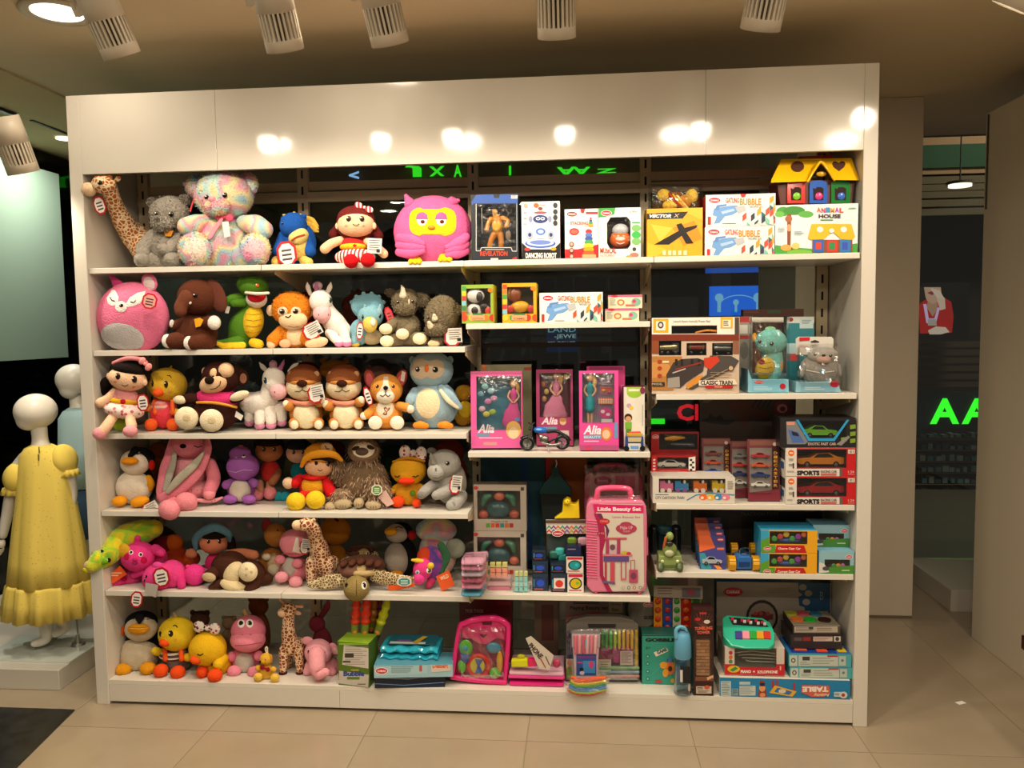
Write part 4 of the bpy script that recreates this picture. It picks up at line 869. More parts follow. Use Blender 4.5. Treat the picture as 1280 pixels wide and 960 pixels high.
G(340,330,250)
t =Toy('plush_monkey','orange monkey soft toy with a cream face and dark ringed eyes','soft toy',150,.13,1.425,kind='fur'); c ='#e88a24'
t.e('body',140,460,130,90,c,0,85); t.e('chest',150,460,62,62,'#f0cfa4',55,45,kind='plush'); h =t.e('head',128,290,128,112,c,25,105); m_ =t.e('muzzle',135,362,92,60,'#f0cfa4',88,50,kind='plush')
for x in (65,150): t.patch(h,'eye_ring',x + 3,305,33,30,'#f3d9b8',lift=1.2,kind='plush'); t.eye(h,x,305,18,'#2a120a',17)
t.stitch(m_,[(88,338),(105,345),(120,332)],4); t.stitch(m_,[(105,400),(140,408),(168,404)],2.2,'#8a6a48')
for x in (-10,245): t.e('ear',x,300,26,36,'#f0cfa4',10,16,kind='plush')
t.tube('arm',[(60,440,42,30),(10,490,44,60)],c); t.tube('leg',[(210,470,48,40),(270,490,46,80)],c)
t.e('foot',285,505,75,35,'#f0c8a0',100,35,rot=-10,kind='plush'); t.e('foot',85,512,38,28,'#e8b48c',80,25,kind='plush'); t.e('foot',-5,515,28,30,'#f0c8a0',80,25,kind='plush')
t.label_tag(268,420,48,44,125,-28); fuzz(t,600,8,'#e88a24','#f09a34','#d47a1c'); t.settle()

t =Toy('plush_unicorn','white unicorn soft toy with a pink snout and mauve horn on the second shelf','soft toy',400,.13,1.425); c ='#f4ece2'
t.tube('body',[(450,430,62,-20),(400,380,72,0),(340,290,58,20),(320,230,58,30)],c); h =t.e('head',312,240,72,75,c,50,62); m_ =t.e('muzzle',322,318,58,62,'#f3bcc0',68,55)
t.eye(h,373,232,12,'#1c3038',17); t.tube('horn',[(288,195,22,60),(285,155,14,60),(283,120,5,60)],'#b56a98','matte'); t.e('forelock',292,140,32,28,'#e0b8c8',30,20)
for x0,x1 in ((245,230),(350,370)): t.tube('ear',[(x0,190,13,45),(x1,150,16,45),(x1 + (6 if x1 > 300 else -4),118,4,45)],c,flat=.5)
for x,y,hx in ((375,440,430),(455,420,480)): t.tube('leg',[(x,y,36,30),((x + hx) / 2 + 5,480,30,50),(hx,495,28,60)],c); t.e('hoof',hx,508,30,24,'#d98ab4',62,26)
for x in (298,362): t.patch(m_,'nostril',x,325,4,7,'#a86068',lift=1)
t.settle()

t =Toy('plush_triceratops','pale blue horned dinosaur soft toy with a yellow beak','soft toy',610,.15,1.425); c ='#86b8c8'
fr =t.e('neck_frill',610,275,108,85,'#7db4c6',10,40,noise=.05); h =t.e('head',630,335,82,72,c,40,75); t.e('beak',628,385,46,55,'#e8c860',90,40); t.e('nose_horn',645,375,18,28,'#f2ead8',118,18)
for x in (590,685): t.tube('brow_horn',[(x,310,22,70),(x + 4,268,8,85)],'#9cc8d6')
t.eye(h,580,340,7,ry=14); t.eye(h,690,335,9,ry=14); t.e('body',560,440,62,85,c,0,60); t.tube('leg',[(540,440,32,20),(530,500,28,40)],c); t.e('hoof',532,518,30,18,'#ddb84a',45,20)
for k in range(6): a =math.radians(200 + k * 28); t.e('frill_bump',612 + 108 * math.cos(a),278 + 88 * math.sin(a),14,14,'#7db4c6',8,10)
t.hangtag(562,430,22,58,110,5); t.hangtag(752,333,24,58,60,-20,'#cc2230','#d84850'); t.e('belly',640,470,70,50,'#c9b48c',-10,50); t.settle()

t =Toy('plush_rhino','brown rhino soft toy sitting upright with cream horns and feet','soft toy',840,.14,1.425,kind='fur'); c ='#7d7058'
t.e('body',860,410,92,105,c,0,75); h =t.e('head',855,245,92,85,c,20,80); m_ =t.e('muzzle',850,285,70,50,c,60,50)
t.tube('horn',[(838,205,24,85),(838,165,14,95),(828,140,5,100)],'#e8dcc0','plush'); t.eye(h,806,245,9); t.eye(h,900,240,9); t.e('ear',765,188,42,24,'#6f6350',10,14,rot=14); t.e('ear',965,212,44,22,'#b8a88c',10,14,rot=18)
t.patch(h,'brow_mark',877,245,6,20,'#e8dcc0',lift=6)
for x,y in ((728,418),(835,450)): t.tube('arm',[(x + 60,y - 40,36,40),(x + 10,y,38,80)],c); t.e('paw',x,y,42,34,'#efe0bc',105,28,kind='plush')
for x,y in ((735,495),(945,480)): t.tube('leg',[(850,480,45,20),(x + 20,y,42,70)],c); t.e('paw',x,y,45,36,'#efe0bc',98,26,kind='plush')
fuzz(t,500,8,'#7d7058','#8c7f66','#6a5e48'); t.settle()
t =Toy('plush_rhino','brown rhino soft toy lying with head bowed at the shelf end','soft toy',1080,.13,1.425,kind='fur')
t.e('body',1110,420,105,100,'#5f5444',-30,70); h =t.e('head',1085,330,110,130,c,30,85,rot=12); t.e('snout',1050,420,72,42,c,90,45)
t.tube('horn',[(1015,400,20,128),(1005,378,12,145)],'#e8dcc0','plush'); t.tube('horn',[(1042,352,20,115),(1038,330,10,130)],'#e8dcc0','plush')
t.e('ear',1170,295,36,44,'#8a7c62',60,14,rot=-20); t.e('ear',965,250,42,22,'#6f6350',40,16); t.tube('leg',[(1080,480,40,30),(1045,505,38,60)],c); t.e('paw',1035,512,38,26,'#cdbb94',80,22,kind='plush'); t.tube('leg',[(1150,470,44,10),(1180,500,42,20)],c)
t.eye(h,1000,345,8); t.label_tag(1170,458,46,46,95,-3); fuzz(t,600,9,'#7d7058','#8c7f66','#6a5e48'); t.settle()

# ---------------- third shelf
G(100,430,250)
PKS =Mdots('pink_white_print','#f4dcd4',['#d9707c','#e49a98','#d9707c','#c85a68'],60,.36)
t =Toy('rag_doll','rag doll with black hair in a pink skirt at the left of the third shelf','doll',280,.045,1.098); sk ='#f3c7a2'
t.e('hair',320,190,132,105,'#1c1412',-8,85,rot=8); h =t.e('head',305,222,122,80,sk,28,82,rot=8); t.e('fringe',318,160,112,50,'#1c1412',30,75,rot=10); t.tube('ponytail',[(215,220,30,-20),(165,260,42,-30),(150,300,30,-30)],'#1a1210')
t.tube('hairband',[(215,125,12,60),(300,95,14,75),(400,105,14,60),(440,150,12,30)],'#e88a90'); bow(t,'hair_bow',418,130,46,26,70,'#ee9a9a',45)
for x in (185,415): t.e('ear',x,208 + (40 if x > 300 else 0),16,22,sk,40,12)
t.eye(h,243,208,16,'#26140e',22); t.eye(h,348,228,17,'#26140e',22); smile(t,h,288,262,20,10); t.patch(h,'cheek',225,245,10,8,'#ea8a70'); t.patch(h,'cheek',342,278,10,8,'#ea8a70')
t.e('body',290,345,82,75,'#e89a9c',5,60,rot=5); bd =t.e('sash',280,365,92,34,'#e3ae22',8,66,rot=5); t.patch(bd,'flower',275,370,18,17,'#c01a28'); t.e('skirt',280,425,130,55,PKS,15,85,rot=10)
t.tube('arm',[(220,310,26,20),(180,350,28,40),(135,378,34,50)],sk); t.tube('leg',[(210,470,30,60),(170,530,32,110),(140,565,34,130)],sk); t.e('shoe',125,575,42,40,'#eea0a8',138,36)
t.tube('leg',[(320,470,30,60),(330,530,32,110)],sk); t.e('shoe',322,560,46,36,'#eea0a8',138,36); t.hangtag(402,378,38,55,100,-8); t.settle()
t =Toy('plush_ball','small lime green soft ball between the feet of the doll','soft toy',255,.10,1.098); t.e('ball',255,505,40,40,'#b4d83a',20,38); t.settle()

t =Toy('plush_chick','yellow chick soft toy in orange dungarees on the third shelf','soft toy',540,.14,1.098); c ='#e8bd3a'
h =t.e('head',560,245,124,105,c,20,95,rot=8); t.e('body',535,420,85,110,'#ee4a58',0,75); t.e('shirt',525,385,68,48,Mstripe('pink_stripe','#e8808c','#f2c8b0',55,2,.5),12,70)
t.e('beak',500,298,34,28,'#f4622a',108,32); t.eye(h,464,240,8,'#2a1c10',20); t.eye(h,550,245,13,'#2a1c10',22); t.patch(h,'cheek',572,292,12,11,'#eaa05a'); t.stitch(h,[(560,190),(575,190),(585,205)],2.5)
t.tube('crest',[(575,145,10,20),(585,130,5,20)],'#d8a83a'); [t.tube('strap',[(x,355,12,60),(x + 5,430,13,78)],'#f26a30') for x in (475,590)]
t.tube('wing',[(600,420,24,30),(630,430,26,60)],c); t.tube('wing',[(450,400,24,30),(420,395,24,60)],c)
for x in (455,595): t.tube('foot',[(x + 10,500,32,40),(x,503,40,85)],'#f2632a')
t.settle()

t =Toy('plush_chimp','dark brown monkey soft toy with big cream feet and pink vest','soft toy',860,.09,1.098); c ='#3a1c16'
t.e('body',870,430,150,125,c,0,95); t.e('vest',880,345,145,62,'#e03a7c',10,92,rot=4); t.tube('vest_trim',[(750,375,8,85),(870,378,9,115),(1000,405,8,75)],'#e8a040')
h =t.e('head',905,210,122,105,c,20,98); f1 =t.e('face',862,250,100,62,'#ecc49a',75,58,rot=-18); t.e('brow',935,170,48,50,'#ecc49a',78,45,rot=15); t.e('brow',862,190,30,36,'#ecc49a',92,32)
t.e('nose',828,232,30,26,'#23140e',132,22); t.eye(h,902,184,12,'#23120c',22); t.eye(h,852,196,10,'#23120c',22); t.stitch(f1,[(835,292),(870,285),(895,262),(900,238)],2.5)
k =t.e('ear',1035,215,45,55,c,10,18); t.patch(k,'ear_lining',1045,220,22,32,'#a8745a'); t.e('ear',800,180,22,32,'#ecc49a',0,14)
t.tube('arm',[(760,350,34,40),(700,350,34,60),(665,355,30,70)],c); t.e('hand',640,358,45,28,'#ecdcbc',85,24); t.tube('arm',[(985,350,34,40),(1020,340,32,70)],c); t.e('hand',1020,332,66,28,'#ecdcbc',92,26,rot=-18)
for x,y in ((682,475),(842,490)): t.tube('leg',[(x * .5 + 430,470,55,40),(x,y + 5,58,95)],c); k =t.e('foot',x,y,76,72,'#efe0bf',120,36); t.patch(k,'sole_seam',x,y,26,24,'#d8c49c',lift=2)
t.slab('white_tag',[(1000,430),(1045,460),(1030,490),(990,465)],60,2,'#e8e2d8'); t.settle()

t =Toy('plush_unicorn','white unicorn soft toy with pink hooves and horn on the third shelf','soft toy',1180,.14,1.098); c ='#f5eee4'
t.tube('body',[(1090,370,70,-30),(1150,370,75,0),(1210,330,66,10),(1230,230,55,30)],c); h =t.e('head',1240,220,72,82,c,50,60); m_ =t.e('muzzle',1268,295,55,56,'#f4bcc0',68,50)
t.eye(h,1186,226,11,'#1a3a44',20); t.tube('horn',[(1268,170,20,50),(1295,125,12,50),(1305,95,4,50)],'#c070a8','matte'); t.e('forelock',1236,125,26,30,'#dba8c0',40,18); t.tube('ear',[(1195,165,12,40),(1170,140,16,40),(1148,112,4,40)],c,flat=.5); t.tube('ear',[(1340,165,12,40),(1370,135,16,40),(1395,115,4,40)],c,flat=.5)
for x,y,f in ((1085,495,-20),(1150,515,40),(1222,512,30),(1290,495,-20)): t.tube('leg',[(x + (10 if x < 1200 else -8),400,42,f * .5),(x,y - 30,34,f)],c); t.e('hoof',x,y,34,26,'#d08aa8',f,28)
t.patch(m_,'nostril',1246,300,4,7,'#9a5058',lift=1); t.settle()

G(340,430,255)
BW =('#a2602e','#f0e0bc')
def capybara(x0,label,s_=1.,tagf=None):
    t =Toy('plush_hooded_cub',label,'soft toy',x0 + 200,.13,1.098,group='cream bellied cubs on the third shelf'); X =lambda u: x0 + u
    t.e('hood',X(200),215,112,88,'#8a4a2c',-5,80); h =t.e('head',X(200),270,112,88,'#efddb8',15,88); t.e('crown',X(198),222,108,62,'#9a5a34',22,84)
    t.e('brow',X(195),240,88,30,'#d8924a',52,58)
    t.e('nose',X(188),250,34,22,'#3c1c14',108,18); t.stitch(h,[(X(145),298),(X(172),302),(X(190),288),(X(192),272)],2.2); t.stitch(h,[(X(190),290),(X(215),302),(X(235),292)],2.2)
    for u in (120,280): t.e('ear',X(u),190,18,18,'#c89a70',40,10)
    b_ =t.e('body',X(215),440,105,100,'#c88440',0,78); t.e('belly',X(215),445,84,88,'#efe2bc',32,62)
    t.tube('scarf',[(X(90),350,12,10),(X(150),372,15,62),(X(220),378,16,78),(X(300),360,13,30)],'#e09078')
    for u,v,w_ in ((118,400,88),(295,375,310)): t.tube('arm',[(X(u),v - 5,30,40),(X((u + w_) / 2),v - 10,32,70)],'#c88440'); t.e('paw',X(w_),v - 20,22,26,'#efe2c4',82,20)
    for u in (140,292): t.tube('leg',[(X(u),495,34,40),(X(u),502,34,75)],'#c88440'); t.e('paw',X(u),508,26,28,'#efe2c4',95,20)
    return t
t =capybara(0,'hooded cub soft toy with cream belly and a white price tag on its cheek'); t.label_tag(285,305,40,45,118,-12); t.settle()
t =capybara(250,'hooded cub soft toy with cream belly between the tagged cub and the puppy'); t.hangtag(602,330,22,62,95,-18); t.settle()
t =Toy('plush_corgi','orange and white puppy soft toy with big pink ears and bone motif','soft toy',715,.13,1.098); c ='#e49a44'
h =t.e('head',718,280,102,95,c,20,88); b_ =t.e('body',715,440,105,90,c,0,75); bb =t.e('bib',712,415,62,72,'#f2e8cf',32,52)
m_ =t.e('muzzle',712,320,58,50,'#f4ead6',78,42); t.patch(h,'blaze',0,0,0,0,'#ead9c4',pts=[(700,190),(728,190),(732,250),(765,320),(715,375),(655,330),(695,250)],lift=1.5)
t.eye(h,661,262,11,'#4a1c12'); t.eye(h,760,261,11,'#4a1c12'); t.e('nose',713,272,15,13,'#181210',122,11); t.stitch(m_,[(680,318),(695,326),(712,312),(713,290)],2.5); t.stitch(m_,[(712,312),(728,326),(742,316)],2.5)
for x,r in ((612,-12),(810,22)): k =t.e('ear',x,215,34,62,'#9a4432',20,14,rot=r); t.patch(k,'ear_lining',x,222,22,44,'#d0606a',rot=r)
t.patch(bb,'bone_motif',0,0,0,0,'#8c4a34',pts=[(700,398),(712,390),(724,402),(742,392),(738,408),(722,424),(722,440),(706,444),(694,436),(708,420)],lift=1.5); t.patch(bb,'bone_fill',0,0,0,0,'#e8c8b0',pts=[(706,404),(714,398),(724,408),(735,400),(730,408),(716,424),(716,436),(704,438),(702,432),(714,416)],lift=2.6)
t.tube('arm',[(640,400,28,30),(595,440,28,70)],c); t.e('paw',578,448,26,24,'#f2e8d4',78,20); t.tube('arm',[(800,385,28,30),(845,395,28,60)],c); t.e('paw',868,405,24,26,'#f2e8d4',72,20)
for x in (648,785): t.tube('leg',[(x,485,36,50),(x,490,38,80)],c); t.e('paw',x,490,44,42,'#f4ecd8',100,26)
t.slab('ear_tag',[(815,165),(838,175),(828,235),(806,225)],50,2,'#d8c4bc'); t.settle()

t =Toy('plush_owl','pale blue owl soft toy with orange feet standing at the shelf end','soft toy',1010,.15,1.098); c ='#9dbccc'
h =t.e('head',1000,155,138,122,c,10,90); b_ =t.e('body',1015,370,158,150,c,0,105); mk_ =[(985,100),(1040,82),(1078,110),(1082,160),(1055,200),(1010,212),(972,196),(940,212),(895,205),(868,165),(870,110),(905,85),(945,82)]
t.patch(h,'face_mask',0,0,0,0,'#d9c4a8',pts=mk_,lift=2); t.eye(h,915,150,16); t.eye(h,1024,152,18); t.e('beak',972,145,16,26,'#ee7a30',92,18)
t.patch(b_,'belly_patch',978,362,76,96,'#efe0b8',lift=2.5); t.tube('wing',[(895,290,28,50),(868,340,30,70),(858,385,16,70)],c,flat=.5); t.tube('wing',[(1060,270,26,70),(1115,320,34,85),(1175,385,20,75)],c,flat=.5); t.tube('wing_lining',[(1058,285,12,95),(1105,345,16,112),(1165,392,9,95)],'#ece2c4',flat=.5)
for x,r in ((932,0),(1085,0)): t.tube('foot',[(x - 30,500,18,100),(x,497,22,120),(x + 35,505,17,100)],'#ee9430')
for x in (880,1118): t.e('ear',x,92,20,26,c,0,12)
t.settle()
t =Toy('plush_duck','yellow duck soft toy tucked behind the pale blue owl','soft toy',1205,.22,1.098); t.e('body',1200,400,62,75,'#c8922c',0,45); t.e('belly',1210,370,48,52,'#f0c832',35,30); h =t.e('head',1205,270,60,55,'#c4902c',0,45); t.eye(h,1240,292,9); t.settle()
# rear row of the second and third shelves
G(340,330,250)
t =Toy('plush_brown_bear','dark brown soft toy hidden behind the blue horned dinosaur','soft toy',580,.29,1.425); t.e('body',560,380,150,130,'#4a2216',0,60); t.e('head',590,250,150,90,'#542618',0,60); t.settle()
t =Toy('plush_red_bear','dark red soft toy hidden behind the unicorn of the second shelf','soft toy',230,.30,1.425); t.e('body',230,380,90,130,'#5a1c18',0,50); t.e('head',225,240,78,80,'#6a2018',0,50); t.settle()
G(340,430,255)
t =Toy('plush_mustard_bear','mustard bear soft toy peeping over the hooded cubs','soft toy',395,.26,1.098); t.e('body',395,380,90,130,'#b07a28',0,55); h =t.e('head',390,160,92,62,'#c88c30',0,55); t.e('muzzle',420,150,36,26,'#a86a28',45,20); [t.e('ear',x,105,20,18,'#b07a28',0,10) for x in (320,465)]; t.settle()
t =Toy('plush_mauve_bear','mauve bear soft toy peeping out behind the orange puppy','soft toy',660,.27,1.098); t.e('body',660,350,80,150,'#7a5a58',0,50); t.e('head',665,185,78,55,'#8c6a68',0,50); t.e('ear',605,145,20,22,'#8c6a68',0,10); t.settle()
t =Toy('plush_maroon_bear','maroon soft toy behind the first hooded cub','soft toy',200,.28,1.098); t.e('body',210,380,90,140,'#5c2020',0,50); t.e('head',215,175,90,62,'#6e2424',0,50); t.settle()
# ================================================================ soft toys, lower rows
G(120,540,240)
t =Toy('plush_penguin','penguin soft toy with headphones at the left end of the fourth shelf','soft toy',250,.13,.790); cr ='#e8ddca'
t.e('back',285,360,110,140,'#14161a',-35,75); b_ =t.e('body',255,370,122,115,cr,0,88); t.e('cap',300,185,92,82,'#14161a',-8,72); h =t.e('head',262,205,98,85,cr,22,76); t.tube('cap_point',[(260,125,26,60),(228,160,15,90)],'#14161a')
t.e('bill',225,195,58,26,'#ee9a20',100,36); t.stitch(h,[(275,150),(298,143),(325,158)],4); k =t.e('ear_muff',372,222,18,34,'#c8201c',20,26)
t.tube('wing',[(350,310,22,0),(365,350,26,10),(360,385,18,10)],'#eaa024')
for x,y,w_ in ((158,462,46),(292,465,62)): t.e('foot',x,y,w_,34,'#f2a01e',105,48,rot=-12 if x > 200 else 0)
t.label_tag(372,510,42,40,130,-28); t.settle()

t =Toy('plush_bunny','long pink bunny soft toy with drooping grey lined ears, legs hanging over the shelf','soft toy',600,.15,.790); c ='#e07f90'; PFL =Mdots('pink_flower_cloth','#dc8f98',['#a05060','#dc8f98','#b86878'],90,.22)
t.e('body',620,270,120,130,PFL,0,80); t.e('skirt',640,375,130,75,PFL,10,95); h =t.e('head',618,85,112,92,c,40,85); t.e('nose',580,96,22,15,'#1c0e0c',122,12); t.stitch(h,[(655,95),(680,104),(705,96)],3.5)
t.tube('ear',[(505,50,18,60),(488,160,34,75),(470,240,46,85),(440,370,38,110),(430,440,28,120)],c,flat=.35); t.tube('ear_lining',[(520,70,9,80),(520,180,18,98),(495,270,26,112),(462,385,20,132)],'#a8a494',flat=.35)
t.tube('ear',[(742,45,16,60),(742,130,28,80),(672,262,44,120),(560,380,42,132),(440,440,30,140)],c,flat=.35); t.tube('ear_lining',[(716,140,8,112),(650,225,26,145),(550,320,28,155),(480,400,16,160)],'#b0aa98',flat=.35)
t.tube('arm',[(760,215,40,30),(785,310,44,50),(755,400,42,80)],c); t.e('paw',755,415,40,38,'#f0939e',88,40)
t.tube('leg',[(640,440,45,60),(600,470,50,150)],c); t.e('foot',600,470,72,66,'#ea8c98',190,60,noise=.03); t.tube('leg',[(560,450,45,60),(500,500,50,190)],c); t.e('foot',490,520,72,66,'#ee929e',240,60,noise=.03); t.tube('skirt_trim',[(540,430,14,90),(660,455,14,110),(780,460,14,70),(840,440,8,40)],PFL); t.settle()

t =Toy('plush_hippo','purple hippo soft toy with a cream belly beside the pink bunny','soft toy',970,.17,.790); c ='#9a5aa8'
h =t.e('head',978,195,108,92,c,20,88); t.e('crown',960,110,72,52,c,15,60); t.e('body',965,345,92,88,c,0,70); t.e('belly',962,350,76,76,'#d8cbbd',22,62)
for x in (930,982): t.eye(t.hosts.setdefault('c',h),x,120,10,'#1a1014',white=15)
t.stitch(h,[(880,222),(930,232),(980,215),(1040,218)],2.5,'#c79ad0'); t.e('crest',965,68,22,20,'#c07060',10,15)
t.tube('arm',[(895,300,26,30),(868,315,30,60)],c); t.tube('arm',[(1040,295,26,30),(1055,305,28,60)],c)
for x in (895,1020): t.e('foot',x,410,50,30,c,70,36)
t.settle()

def doll(name,label,cat,x,Y,z,hx,hy,hr,hair,skin,dress,kind='plush',grp=None,**kw):
    t =Toy(name,label,cat,x,Y,z,group=grp); t.e('hair',hx,hy - hr * .15,hr * 1.12,hr * 1.02,hair,-8,hr * .8); h =t.e('head',hx,hy + hr * .1,hr,hr * .85,skin,15,hr * .8); t.e('fringe',hx,hy - hr * .45,hr * .92,hr * .5,hair,20,hr * .74)
    for s_ in (-1,1): t.eye(h,hx + s_ * hr * .38,hy + hr * .05,hr * .12,'#20120c',hr * .17)
    t.e('body',hx + hr * .1,hy + hr * 1.65,hr * .72,hr * .85,dress,0,hr * .55); return t,h
t,h =doll('rag_doll','brown skinned rag doll in a red dress behind the purple hippo','doll',1150,.24,.790,1155,110,92,'#1c1210','#b06a42','#c8302c'); [t.tube('leg',[(x,340,26,10),(x,385,30,60)],'#c88a6a') for x in (1090,1160)]
for x,y in ((1075,412),(1160,405)): t.e('shoe',x,y,44,44,'#ea8a94',60,42)
t.tube('arm',[(1215,260,22,10),(1200,300,26,50),(1175,330,26,70)],'#9a6040'); t.settle()
G(350,540,245)
t,h =doll('rag_doll','rag doll with navy hair and turquoise shoes behind the capped doll','doll',110,.25,.790,120,130,80,'#1a1c28','#dca888','#1a7a8a'); [t.e('shoe',x,425,34,34,'#2aa0b4',50,30) for x in (-10,35)]; t.settle()
t =Toy('plush_cap_doll','boy doll in a yellow cap and yellow and red outfit with round yellow shoes','doll',210,.13,.790); sk ='#eab48c'
t.e('hair',262,200,92,80,'#241410',12,72); h =t.e('head',255,230,92,68,sk,28,68); t.eye(h,237,205,11,'#201008',18); t.eye(h,312,212,12,'#201008',18); smile(t,h,262,248,14,7); t.e('cap',262,145,105,72,'#e89c28',20,82); t.tube('cap_brim',[(140,225,12,60),(175,170,20,95),(260,145,26,110),(350,150,22,100),(400,185,12,70)],'#eda02c',flat=.7)
bg =t.e('badge',305,105,42,34,'#dcb88a',82,16); t.stitch(bg,[(295,92),(305,112),(320,112)],3); t.tube('fringe_lock',[(215,175,14,85),(270,165,20,92),(345,190,14,85)],'#241410')
b_ =t.e('body',220,350,100,90,'#c81e24',0,70); t.e('tunic',222,350,88,82,'#e2a024',12,68); t.tube('collar',[(150,295,14,50),(210,305,16,72),(290,295,14,50)],'#d21c22'); t.tube('arm',[(130,310,34,20),(95,335,34,50)],'#d21c22'); t.e('hand',55,335,38,38,'#e8c4a0',60,32); t.tube('arm',[(300,320,36,20),(335,400,38,50)],'#d21c22')
for x,y in ((105,450),(232,440)): t.tube('leg',[(180,400,34,40),(x,y,34,90)],'#d02a28'); t.e('shoe',x,y + 5,62,58,'#f4cc2c',130,52)
t.settle()

t =Toy('plush_sloth','shaggy brown sloth soft toy with a pale mask and a round green tag','soft toy',560,.14,.790,kind='fur'); c ='#8c7258'
b_ =t.e('body',550,320,165,150,c,0,90); h =t.e('head',548,125,105,90,c,30,78); f_ =t.patch(h,'face_mask',545,118,74,52,'#e6dac4',lift=4,kind='plush')
t.patch(h,'eye_mark',496,108,28,15,'#3a2a20',rot=-22,lift=7,kind='plush'); t.patch(h,'eye_mark',590,102,28,15,'#3a2a20',rot=22,lift=7,kind='plush'); t.e('snout',535,130,42,26,'#5c4a40',105,18,kind='plush')
a1 =t.e('arm',380,240,60,95,c,10,50,rot=-20); l1 =t.e('leg',400,430,80,62,c,60,60); l2 =t.e('leg',640,400,90,80,c,60,62); a2 =t.e('arm',620,340,80,90,c,50,55)
shaggy(t,[b_,h,a1,l1,l2,a2],520,34,['#a08468','#8a6e54','#b89c7c','#6e5640'],skip=h)
for x,y,w_ in ((410,472,58),(515,465,34),(610,478,52),(330,490,40)): k =t.e('paw',x,y,w_,32,'#b8a482',115,40,kind='plush'); [t.stitch(k,[(x + d,y + 8),(x + d * 1.2,y + 26)],2,'#7a6648') for d in (-16,0,16)]
t.hangtag(632,380,34,34,150,0,'#e8e2d4','#5a8c3a','#d8e8d0'); t.slab('paper_tag',[(690,380),(745,470),(700,490),(640,430)],135,2,'#d6b0a4'); t.settle()

t =Toy('plush_chick','yellow duckling soft toy with closed eyes and a red floral bow','soft toy',830,.14,.790); c ='#e3a626'
h =t.e('head',838,230,118,95,c,20,88); t.e('body',840,370,100,88,'#d99a26',0,70); t.e('bill',825,302,55,22,'#e23a1c',105,26); t.stitch(h,[(750,268),(765,275),(780,265)],3.5); t.stitch(h,[(868,268),(885,274),(902,264)],3.5)
bow(t,'hair_bow',868,118,85,48,40,WFL,5); t.tube('band',[(740,175,9,40),(840,150,10,80),(940,170,9,50)],'#b87a1c'); t.patch(h,'badge',0,0,0,0,c,pts=[(860,372),(862,372),(862,374)]); t.e('badge',866,380,20,20,'#6a8a2a',68,8)
t.tube('wing',[(760,345,24,20),(735,365,22,40)],c); t.tube('wing',[(915,340,24,20),(945,350,22,40)],c); t.e('foot',768,435,44,36,'#ee4a1e',80,40); t.e('foot',892,445,30,26,'#ee4a1e',75,34); t.settle()

t =Toy('plush_rhino','light grey rhino soft toy sitting at the end of the fourth shelf','soft toy',1080,.13,.790); c ='#a8a6a0'
t.e('body',1110,330,110,145,c,0,85); h =t.e('head',1075,210,105,95,c,45,80); m_ =t.e('snout',1020,262,58,58,'#b0aea8',95,52); t.eye(h,1094,206,13); t.tube('horn',[(1005,200,22,110),(990,165,15,120),(985,145,6,122)],'#9a968e'); t.e('ear',1150,195,24,40,'#b8b4aa',50,16,rot=-35); t.e('ear',990,125,32,22,'#86827a',20,14)
t.stitch(m_,[(1000,300),(1030,305),(1060,290)],2.2,'#5a5650'); t.patch(m_,'nostril',1018,248,7,12,'#6a665e')
t.tube('arm',[(1010,340,36,50),(950,385,34,90),(925,410,30,110)],c); t.tube('arm',[(1120,370,40,60),(1060,400,36,100),(1020,415,30,120)],c); t.tube('leg',[(1180,420,45,40),(1140,470,44,90),(1120,480,36,110)],c)
for x,y in ((925,412),(1020,420),(1120,478)): t.e('paw',x,y,30,24,'#8c8880',125,16)
t.label_tag(1155,335,32,48,110,6); t.settle()

# ---------------- fifth shelf
G(100,640,250)
t =Toy('plush_crocodile','yellow and green crocodile soft toy poking its snout past the cabinet side','soft toy',300,.10,.467); tz =Mtie('yellow_green_pile',['#d8d020','#e8d21c','#8ccc2a','#d6c81c','#6cba2c'],14.)
t.tube('body',[(470,110,60,-90),(400,130,82,-60),(310,160,88,-20),(240,200,86,30),(180,260,82,90),(130,300,66,130),(80,345,42,170)],tz); h =t.e('head',165,285,82,66,'#d2c626',105,66,rot=-35); t.e('snout',62,352,36,40,'#e0b0a0',175,30); t.e('snout_tip',40,372,22,20,'#d0c41c',190,18); t.eye(h,142,257,15); t.eye(h,184,310,15); t.e('fin',280,250,45,48,'#d8a82c',90,20,rot=-30); t.e('forehead',150,315,30,24,'#7ab82c',165,14); t.settle()
def pig(t,hx,hy,hr,bx,by,f=0,face=True,c='#ea3f8e'):
    h =t.e('head',hx,hy,hr,hr * .88,c,30 + f,hr * .85)
    if face:
        t.eye(h,hx - hr * .45,hy - hr * .25,hr * .09,'#3a1020',white=hr * .13); t.eye(h,hx + hr * .12,hy - hr * .12,hr * .09,'#3a1020',white=hr * .13); t.patch(h,'cheek',hx - hr * .72,hy,hr * .16,hr * .22,'#c81848'); t.patch(h,'cheek',hx + hr * .32,hy + hr * .22,hr * .2,hr * .2,'#c81848'); t.e('snout',hx - hr * .22,hy + hr * .18,hr * .14,hr * .12,'#d62a6c',30 + f + hr * .85,hr * .1); smile(t,h,hx - hr * .22,hy + hr * .36,hr * .16,hr * .1,2)
    for u,v in ((-.05,-1.0),(.85,-.35)): t.tube('ear',[(hx + hr * u,hy + hr * v * .8,hr * .2,20 + f),(hx + hr * u * 1.25,hy + hr * v * 1.1,hr * .16,35 + f)],c)
    return h
t =Toy('plush_pig','hot pink pig soft toy with red cheeks lying on top of the pink pile','soft toy',400,.12,.467); h =pig(t,375,285,108,0,0,30); t.e('body',470,300,90,72,'#e23c88',-20,70); t.tube('arm',[(480,240,34,40),(520,260,28,70)],'#ea3f8e'); t.tube('arm',[(350,400,24,60),(400,385,20,80)],'#ea3f8e')
t.root.location.z += .0
